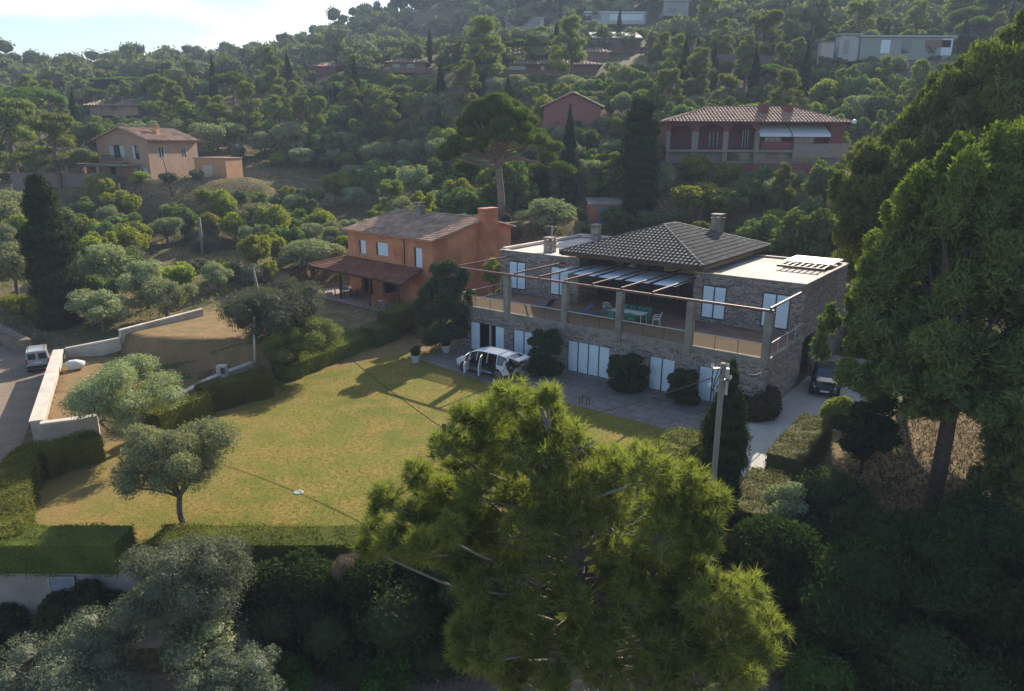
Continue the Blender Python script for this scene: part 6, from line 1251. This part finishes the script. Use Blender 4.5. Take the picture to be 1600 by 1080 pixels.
q_ = rayhit(995, 347, 50); cypress_near('broad tall dark cypress right of the garden shed', q_, D(995,156,q_[1])[2]-q_[2], 4.9, 14000, 44, lambda h: min(1, .85+h*.3) if h < .8 else max(.3, 1-(h-.8)*2.6), .34)
# bushes against the villa
def bush_near(label, base, blobs, n, leaf, lm, seed, name='bush', group='dark bushes against the villa wall', core=.82, asp=.6):
    return near_tree(name, label, 'bush', base, np.array(blobs, float), n, leaf, lm, M_barkd, .05, seed, asp, core, (0,0,.4), 3, group=group, shell=.24)
BXS = ((853,588,2.8,1.2,'dark climbing bush beside the white car, tallest against the wall'),(980,612,2.5,1.25,'clipped dark bush between the four-leaf door and the two-leaf door'),(1066,632,2.4,1.0,'rounded dark bush between the last two white doors'))
for i, (px, py, hh, w, lab) in enumerate(BXS):
    b_ = P(px, py, 0); rq = np.random.default_rng(400+i); bl = [[rq.uniform(-.75,.75)*w, rq.uniform(-.35,.35), rq.uniform(.12,.9)*hh, rq.uniform(.3,.5)*w, .45, rq.uniform(.28,.42)] for _ in range(26)]
    if i == 0: bl += [[-.5,.5,2.6,.5,.3,.6],[.4,.5,2.7,.6,.3,.5]]
    bush_near(lab, b_, bl, 12000, .14, ML_dark, 50+i, core=.7)
b_ = hw(3.4,-.6,0); bush_near('tangle of ivy and brown stems over the villa right corner', b_, [[0,0,.7,1.0,.7,.9],[-.6,-.2,.5,.8,.6,.7],[.6,.7,.8,.6,.9,1.0],[.4,1.8,.8,.5,1.0,1.1],[.3,3.0,.7,.45,1.0,.9]], 13000, .12, leafmat('ivy_mixed_leaf', (.05,.045,.025), (.10,.085,.045), (.12,.12,.05), .2), 55)
b_ = hw(1.6,-1.0,0); bush_near('dark low shrub between the villa corner ivy and the cypress', b_, [[0,0,.5,.9,.6,.7],[.6,.1,.6,.6,.6,.6]], 5000, .12, ML_dark, 56)
b_ = P(1495-195,632,0); bush_near('small yellowish bush hiding the side of the black hatchback', (18.3,37.6,0), [[0,0,.8,.75,.7,.7],[.5,.2,.5,.8,.7,.6],[-.3,.1,.5,.6,.6,.5],[.3,0,1.2,.5,.5,.4]], 6000, .12, ML_yel, 57, group=None or 'bushes along the driveway')
# big pines on the right: feathery lobes
PG = 'tall pines on the right'
def pine_near(label, base, items, n, leaf, seed, tr=.35, forkz=6, lm=ML_pine, split=4):
    rng = np.random.default_rng(seed); bl = px_blobs(base, items); out = []
    for b in bl:
        out.append([*b[:3], b[3]*.55, b[4]*.55, b[5]*.55])
        for j in range(split*4):
            d = rng.normal(0, 1, 3); d /= np.linalg.norm(d); d[2] = d[2]*.8+.15; k = rng.uniform(.17, .33); out.append([b[0]+d[0]*b[3]*.78, b[1]+d[1]*b[4]*.78, b[2]+d[2]*b[5]*.8, b[3]*k, b[4]*k, b[5]*k*1.3])
    return near_tree('pine_tree', label, 'pine tree', base, np.array(out), n, leaf*1.35, lm, M_barkd, tr, seed, .24, .5, (0,0,forkz), 16, 'out', PG, .35, .8, .3)
b_ = (18.1,27.6,.2); pine_near('huge dense pine with a thick dark trunk right of the driveway', b_, [(1497,345,31,2.4,3.2),(1447,345,32,1.6,2.4),(1587,330,31,2.4,3.6),(1422,400,32,2.0,2.2),(1522,430,30,3.2,2.6),(1392,450,31.5,1.8,2.0),(1602,430,29,2.6,3.0),(1352,520,32.0,1.4,1.6),(1422,520,30,2.2,2.0),(1362,590,30,1.5,1.2),(1502,540,28.5,2.8,2.0),(1602,560,27.5,2.8,2.2),(1442,600,28.5,1.9,1.3),(1552,625,27,2.0,1.1),(1502,268,32,1.0,1.7),(1477,290,32,.9,1.5),(1597,255,32,1.1,1.9),(1572,285,32,1.0,1.6),(1447,300,32.5,.9,1.4),(1407,350,32.5,.9,1.5),(1372,420,33,.9,1.3),(1342,470,33,.7,1.2),(1295,505,33,.6,1.0),(1285,545,32.5,.5,.8),(1542,320,31,1.2,2.0),(1450,640,28,1.1,.8),(1560,660,27,1.3,.9)], 120000, .24, 61, .33, 6)
b_ = (26.5,27.0,.8); pine_near('tall pine cut by the right edge of the picture', b_, [(1630,330,32,2.6,3.4),(1610,480,30,3,3),(1640,390,30,3,3),(1600,620,28,2.5,2.0),(1620,250,33,1.3,2.0),(1670,250,32,3,3),(1560,600,28,1.6,1.2),(1600,700,27,1.6,1.8),(1570,760,26.5,1.4,1.6)], 50000, .25, 62, .35, 7)
b_ = (35.5,50,6.2); pine_near('broad pine slope behind the huge one, upper right', b_, [(1545,190,50,4,4.5),(1475,225,51,3.4,4),(1590,140,52,4,4.5),(1630,200,49,5,5),(1525,270,48,4,3.5),(1435,280,50,2.6,3.5),(1650,100,53,4,4),(1600,75,54,1.8,2.6),(1630,55,54,1.8,2.6),(1570,105,54,1.7,2.6),(1535,120,54,1.6,2.4),(1495,150,53,1.7,2.6),(1460,175,53,1.5,2.4),(1425,205,54,1.5,2.4),(1395,250,53,1.3,2.2),(1405,300,52,1.4,2.4)], 90000, .34, 63, .4, 9)
b_ = (25.8,46,4.5); pine_near('narrow dark pine between the arcaded house and the huge pine', b_, [(1370,330,46,2.6,3.0),(1340,370,46,1.9,2.2),(1400,370,45,2.4,2.6),(1330,300,47,1.6,1.8),(1375,260,48,2.0,2.0)], 36000, .28, 64, .3, 5)
# shaded thicket under the right pines and the band below the lawn
TG = 'dark shrubs in the shaded thicket'
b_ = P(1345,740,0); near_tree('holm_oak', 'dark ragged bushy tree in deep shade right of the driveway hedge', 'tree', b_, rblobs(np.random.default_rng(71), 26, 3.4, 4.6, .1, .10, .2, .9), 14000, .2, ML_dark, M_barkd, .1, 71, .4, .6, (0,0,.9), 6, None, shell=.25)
rng = np.random.default_rng(77)
THK = [(330,1000,'grey-green shrub between the two bottom left olive trees',1.7,1.2,20.2,'o'),(130,960,'low dark shrub at the foot of the lower street wall',1.5,.9,21.6,'d'),(-10,985,'dark shrub at the foot of the street wall, cut by the left edge',1.3,.7,21.5,'d'),(1190,870,'feathery green conifer shrub below the dark cypress',2.0,1.7,22.5,'j'),(1240,900,'spreading feathery conifer shrub right of the big pine crown',2.2,1.4,21.2,'j'),(1225,800,'grey-green shrub between the lower driveway hedge and the pine',1.1,1.5,24.5,'o'),
 (1330,820,'dark shrub in the thicket beneath the dark ragged tree',2.4,1.8,24,'d'),(1420,900,'wide dark conifer shrub in the middle of the shaded thicket',3.0,1.8,21,'j2'),(1540,860,'dark shrub at the right side of the thicket below the pine trunk',2.6,2.0,23,'d'),(1560,980,'dark shrub near the bottom right corner',2.8,1.8,19.5,'j2'),
 (1330,980,'dark conifer shrub low in the thicket, right of the big pine',2.4,1.7,19.8,'j2'),(1450,1050,'dark shrub at the bottom edge right of centre',2.4,1.6,18.4,'d'),(1270,1060,'leafy shrub at the bottom edge beside the big pine',1.6,1.5,18.6,'g'),
 (465,905,'feathery conifer shrub sprawling over the lawn hedge, left one',1.8,1.1,22.4,'j'),(545,890,'twiggy dry brown shrub in front of the lawn hedge',1.0,.8,22.3,'t'),(615,900,'feathery conifer shrub beside the dry brown one',1.7,1.1,22.3,'j'),(700,890,'dark green shrub behind the big pine, left part',2.0,1.6,22.2,'d'),
 (560,960,'black-green shrub mass in shade under the conifer shrubs',2.6,1.7,21.8,'d'),(450,960,'dark shrub in shade right of the grey-green olive',2.0,1.6,21.8,'d'),(680,970,'dark shrub in shade left of the big pine trunk',2.6,1.7,21.7,'d'),(800,900,'dark shrub behind the middle of the big pine',2.4,1.6,22.3,'d'),(900,850,'feathery shrub behind the big pine crown',2.2,1.4,22.6,'j'),(1020,850,'dark shrub behind the right part of the big pine',2.4,1.5,22.6,'d'),
 (447,1060,'small bright green shrub at the bottom edge, left one',.95,.8,19.9,'g'),(600,1052,'small bright green shrub at the bottom edge, right one with thin stems',1.0,.7,20.2,'g')]
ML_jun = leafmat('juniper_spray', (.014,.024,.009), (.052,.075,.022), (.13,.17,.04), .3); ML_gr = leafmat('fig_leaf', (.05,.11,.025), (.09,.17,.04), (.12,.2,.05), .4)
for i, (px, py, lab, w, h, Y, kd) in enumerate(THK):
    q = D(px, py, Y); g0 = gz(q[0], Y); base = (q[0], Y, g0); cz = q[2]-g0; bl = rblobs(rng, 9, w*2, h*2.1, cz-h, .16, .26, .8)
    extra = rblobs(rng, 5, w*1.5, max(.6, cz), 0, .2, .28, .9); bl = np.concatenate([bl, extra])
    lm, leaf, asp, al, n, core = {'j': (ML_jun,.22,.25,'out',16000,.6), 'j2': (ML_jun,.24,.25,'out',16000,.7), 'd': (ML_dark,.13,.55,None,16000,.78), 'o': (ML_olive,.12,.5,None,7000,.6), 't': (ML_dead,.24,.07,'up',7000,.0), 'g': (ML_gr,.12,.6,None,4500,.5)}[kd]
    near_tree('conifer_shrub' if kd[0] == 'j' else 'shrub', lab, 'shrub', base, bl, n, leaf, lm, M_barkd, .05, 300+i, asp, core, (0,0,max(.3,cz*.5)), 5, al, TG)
# dry grasses on the sunlit patch behind the pine trunk
N_ = 16000; x = rng.uniform(13, 36, N_); y = rng.uniform(25, 42, N_); k = (pdist(x, y, [(9,22),(13.6,23.5),(14.6,29.6),(18,34.2),(22,37.5),(24.5,42),(20,50),(10,50),(5,30)]) > .1); x, y = x[k], y[k]; z = hmap(x, y)+rng.uniform(0, .5, len(x))
V, F = leafquads(np.stack([x, y, z], 1), np.tile([0, -.7, .3], (len(x), 1)), .30, .16, .6, rng, np.tile([0, 0, 1.], (len(x), 1)), .35)
o = npmesh('dry_grass', V, F, leafmat('straw_blade', (.12,.085,.05), (.06,.06,.03), (.13,.11,.07), .4)); o['kind'] = 'stuff'; tag(o, 'dry brown grass and weeds under the pines on the right', 'grass')
# short lawn blades
N_ = 90000; x = rng.uniform(-23.5, 11.5, N_); y = 23.8+36*rng.random(N_)**1.25; k = (pdist(x, y, LAWN) < .01) & (x > -14+rng.normal(0, 3, N_)); x, y = x[k], y[k]
V, F = leafquads(np.stack([x, y, np.full(len(x), .035)], 1), np.tile([0, 0, 1.], (len(x), 1)), .065, .35, .7, rng)
o = npmesh('lawn_tufts', V, F, leafmat('lawn_blade', (.23,.19,.04), (.12,.15,.022), (.13,.12,.03), .3, nscale=.45)); o['kind'] = 'stuff'; tag(o, 'short yellowish tufts of the lawn', 'grass')

# ================================================================ the large umbrella pine behind the houses
ub = D(784,346,84.5); ub = (ub[0], ub[1], gz(ub[0], ub[1])); rng = np.random.default_rng(91)
ut = thing('umbrella_pine', 'huge umbrella pine with pale trunk and domed crown behind the orange house', 'pine tree', ub)
ppm = FPX/84.5; cw = 148/ppm/2; top_z = D(780,140,84.5)[2]-ub[2]; bl = []
for i in range(64):
    a = rng.uniform(0, 6.283); rr = cw*math.sqrt(rng.uniform(0, 1)); q = rr/cw; z = top_z-1.0-(4.6*q**2.2)*(1 if math.cos(a) > -.2 else 1.15); bl.append([rr*math.cos(a)-.9, rr*math.sin(a)*.9, z-(.5 if math.cos(a) < 0 else 0)*q*2, 1.15, 1.15, .75])
for (dx, dy, dz) in ((5.2,0,-7.4),(6.6,.5,-8.4),(5.9,-.4,-6.2),(-5.6,0,-7.0),(-6.3,.4,-6.4),(4.2,1,-8.6),(7.4,0,-8.8),(-4.6,.8,-8.6),(-3.6,1.5,-9.0)): bl.append([dx, dy, top_z+dz, 1.3, 1.1, .7])
bl = np.array(bl); mb = MB(); tr = [(0,0,-.4),(-.1,0,3),(-.35,0,6.2),(-.5,0,8.2)]; mb.tube(tr, [.5,.42,.34,.28], 10)
for i in rng.permutation(len(bl))[:34]:
    z0 = rng.uniform(6.0, 8.4); limb(mb, (-.45,0,z0), tuple(bl[i,:3]-np.array([0,0,.3])), .17, .05, .12, 6, 6, rng)
mb.build('trunk', mat('pale_pine_bark', (.24,.18,.15), .95, .25, 2, bump=.5), ut, smooth=True)
crown_mesh('crown', bl, 42000, .25, ML_umb, .28, .8, .7, .6, .14, 'up', rng, parent=ut)

# ================================================================ the pine in front, seen from above: needle tufts on real branches
rng = np.random.default_rng(123)
BPB = (1.55, 13.6, -3.0); bp = thing('pine_tree', 'sunlit pine with long-needled tufts and grey dead branches in the foreground', 'pine tree', BPB, 0)
wood, tips = MB(), []
spine = [(0,0,-.3),(.1,.05,4.5),(-.05,.1,8.5),(-.25,.05,11.0),(-.75,.0,12.2),(-.95,-.05,12.9)]
wood.tube(spine, [.26,.23,.18,.13,.09,.04], 10)
def spine_at(h):
    for a, b in zip(spine, spine[1:]):
        if a[2] <= h <= b[2]: u = (h-a[2])/(b[2]-a[2]); return np.array([a[0]+(b[0]-a[0])*u, a[1]+(b[1]-a[1])*u, h])
    return np.array(spine[-1])
CLZ = [(640,80,50),(520,100,90),(430,165,90),(350,150,50),(600,180,90),(700,215,80),(310,250,80),(410,240,80),(540,290,100),(640,290,80),(200,350,65),(90,430,65),(275,410,80),(400,400,80),(60,520,60),(180,490,70),(520,420,95),(650,420,100),(770,370,80),(870,345,90),(980,335,95),(1090,370,95),(1185,430,75),(1040,470,100),
 (850,470,90),(1020,560,100),(1120,560,65),(1130,470,75),(1190,500,55),(1170,590,60),(720,520,100),(560,540,95),(430,530,80),(300,540,70),(640,640,100),(500,660,80),(880,620,100),(1000,660,110),(1130,680,95),(1300,740,85),(1370,850,85),(1200,780,120),(1060,780,120),(920,760,110),(1345,930,90),(1240,900,120),(1100,900,125),(960,900,120),(1300,1010,85),(1160,1030,120),(990,1030,120),(820,880,90),(830,1010,100),
 (560,800,90),(460,880,95),(350,870,65),(360,960,60),(440,960,80),(600,900,85),(520,1030,90),(650,1040,80),(740,780,70),(740,940,80),(120,575,75),(215,600,80),(45,590,55),(330,640,80),(390,720,75),(250,520,70)]
CL = []
for (cx_, cy_, r_) in CLZ:
    px, py = 560+cx_/2.16, 580+cy_/2.16; Yc = 13.7-2.3*max(0, (py-640)/440)+rng.normal(0, .35); q = D(px, py, Yc); CL.append((np.array(q)-np.array(BPB), r_/2.16*Yc*1.08/FPX))
for (c, r) in list(CL):   # lobes on the far side and inside
    if rng.random() < .5: CL.append((np.array([c[0]*.8+rng.normal(0,.3), c[1]+rng.uniform(.8, 2.6), c[2]-rng.uniform(.3, 1.0)]), r*rng.uniform(.8, 1.1)))
for (c, r) in CL:
    hz_ = min(12.3, max(4.0, c[2]-rng.uniform(.3, .6)-.42*math.hypot(c[0], c[1]))); o_ = spine_at(hz_); c2 = c-np.array([0, 0, r*.35])
    pp = limb(wood, tuple(o_), tuple(c2), .05+.012*r, .018, .12, 7, 6, rng); nt_ = int(24+185*r*r)
    for j in range(nt_):
        dd = rng.normal(0, 1, 3); dd[2] += .35; dd /= np.linalg.norm(dd); f = rng.uniform(.45, 1.05); q = c+dd*r*f*np.array([1, 1, .8]); td = dd*.8+np.array([0, 0, .45])+rng.normal(0, .25, 3); td /= np.linalg.norm(td); tips.append((q, td))
        if j % 3 == 0: m_ = c2+(q-c2)*.5+rng.normal(0, .05, 3); wood.tube([tuple(c2), tuple(m_), tuple(q-td*.08)], [.014,.009,.005], 4, cap=False)
# bare grey limbs on the sunny side
for (p0, p1) in (((-.6,0,11.9),(.15,-.15,12.2)),((-.5,0,11.4),(.6,-.2,11.3)),((0,0,8.2),(2.3,-1.4,8.3)),((0,0,7.6),(-.6,-2.2,6.5)),((0,0,8.8),(2.8,-.9,8.0)),((-.1,0,7.2),(.5,-2.4,5.6)),((0,0,6.6),(-1.4,-2.0,5.6)),((0,0,7.9),(1.6,-2.2,6.6)),((0,0,7.0),(.9,-2.8,5.0)),((0,0,9.3),(-1.6,-1.2,8.8)),((-.1,0,8.0),(-1.9,-1.9,6.7)),((-.3,0,10.6),(.9,-.9,10.1))):
    p = limb(wood, p0, p1, .06, .012, .2, 7, 6, rng)
    for k in range(2, 6):
        for _ in range(3): dd = rng.normal(0, .28, 3); q = np.array(p[k]); wood.tube([tuple(q), tuple(q+dd*.5), tuple(q+dd+rng.normal(0,.05,3))], [.014,.01,.004], 4, cap=False)
wood.build('trunk', mat('grey_pine_wood', (.24,.21,.185), .95, .3, 5, bump=.6), bp, smooth=True)
nN = 30; TP = np.array([t[0] for t in tips]); TD = np.array([t[1] for t in tips]); nT = len(TP)
ax_ = np.repeat(TD, nN, 0); ang_ = rng.uniform(.15, 1.75, nT*nN); rv = rng.normal(0, 1, (nT*nN, 3)); pr = unit(rv-ax_*(rv*ax_).sum(1, keepdims=True)); nd = ax_*np.cos(ang_)[:, None]+pr*np.sin(ang_)[:, None]
st_ = np.repeat(TP, nN, 0)-ax_*rng.uniform(0, .12, (nT*nN, 1)); ln = rng.uniform(.17, .30, (nT*nN, 1)); sdv = unit(np.cross(nd, rng.normal(0, 1, nd.shape)))*.0085
V = np.stack([st_-sdv, st_+sdv, st_+nd*ln], 1).reshape(-1, 3); F = np.arange(len(V)).reshape(-1, 3)
npmesh('crown', V, F, ML_needle, bp); print('tufts', nT)

# ================================================================ air
hz = MB(); hz.box(-470, 470, -60, 520, -7, 150); m, nt, b = _new('haze_air'); nt.nodes.remove(b); pv = nt.nodes.new('ShaderNodeVolumePrincipled')
pv.inputs['Color'].default_value = (.50,.62,.84,1); pv.inputs['Density'].default_value = 0.00055; pv.inputs['Anisotropy'].default_value = .05
nt.links.new(pv.outputs[0], nt.nodes['Material Output'].inputs['Volume']); o = hz.build('haze', m); o['kind'] = 'stuff'; tag(o, 'thin blue haze over the hillside', 'haze')
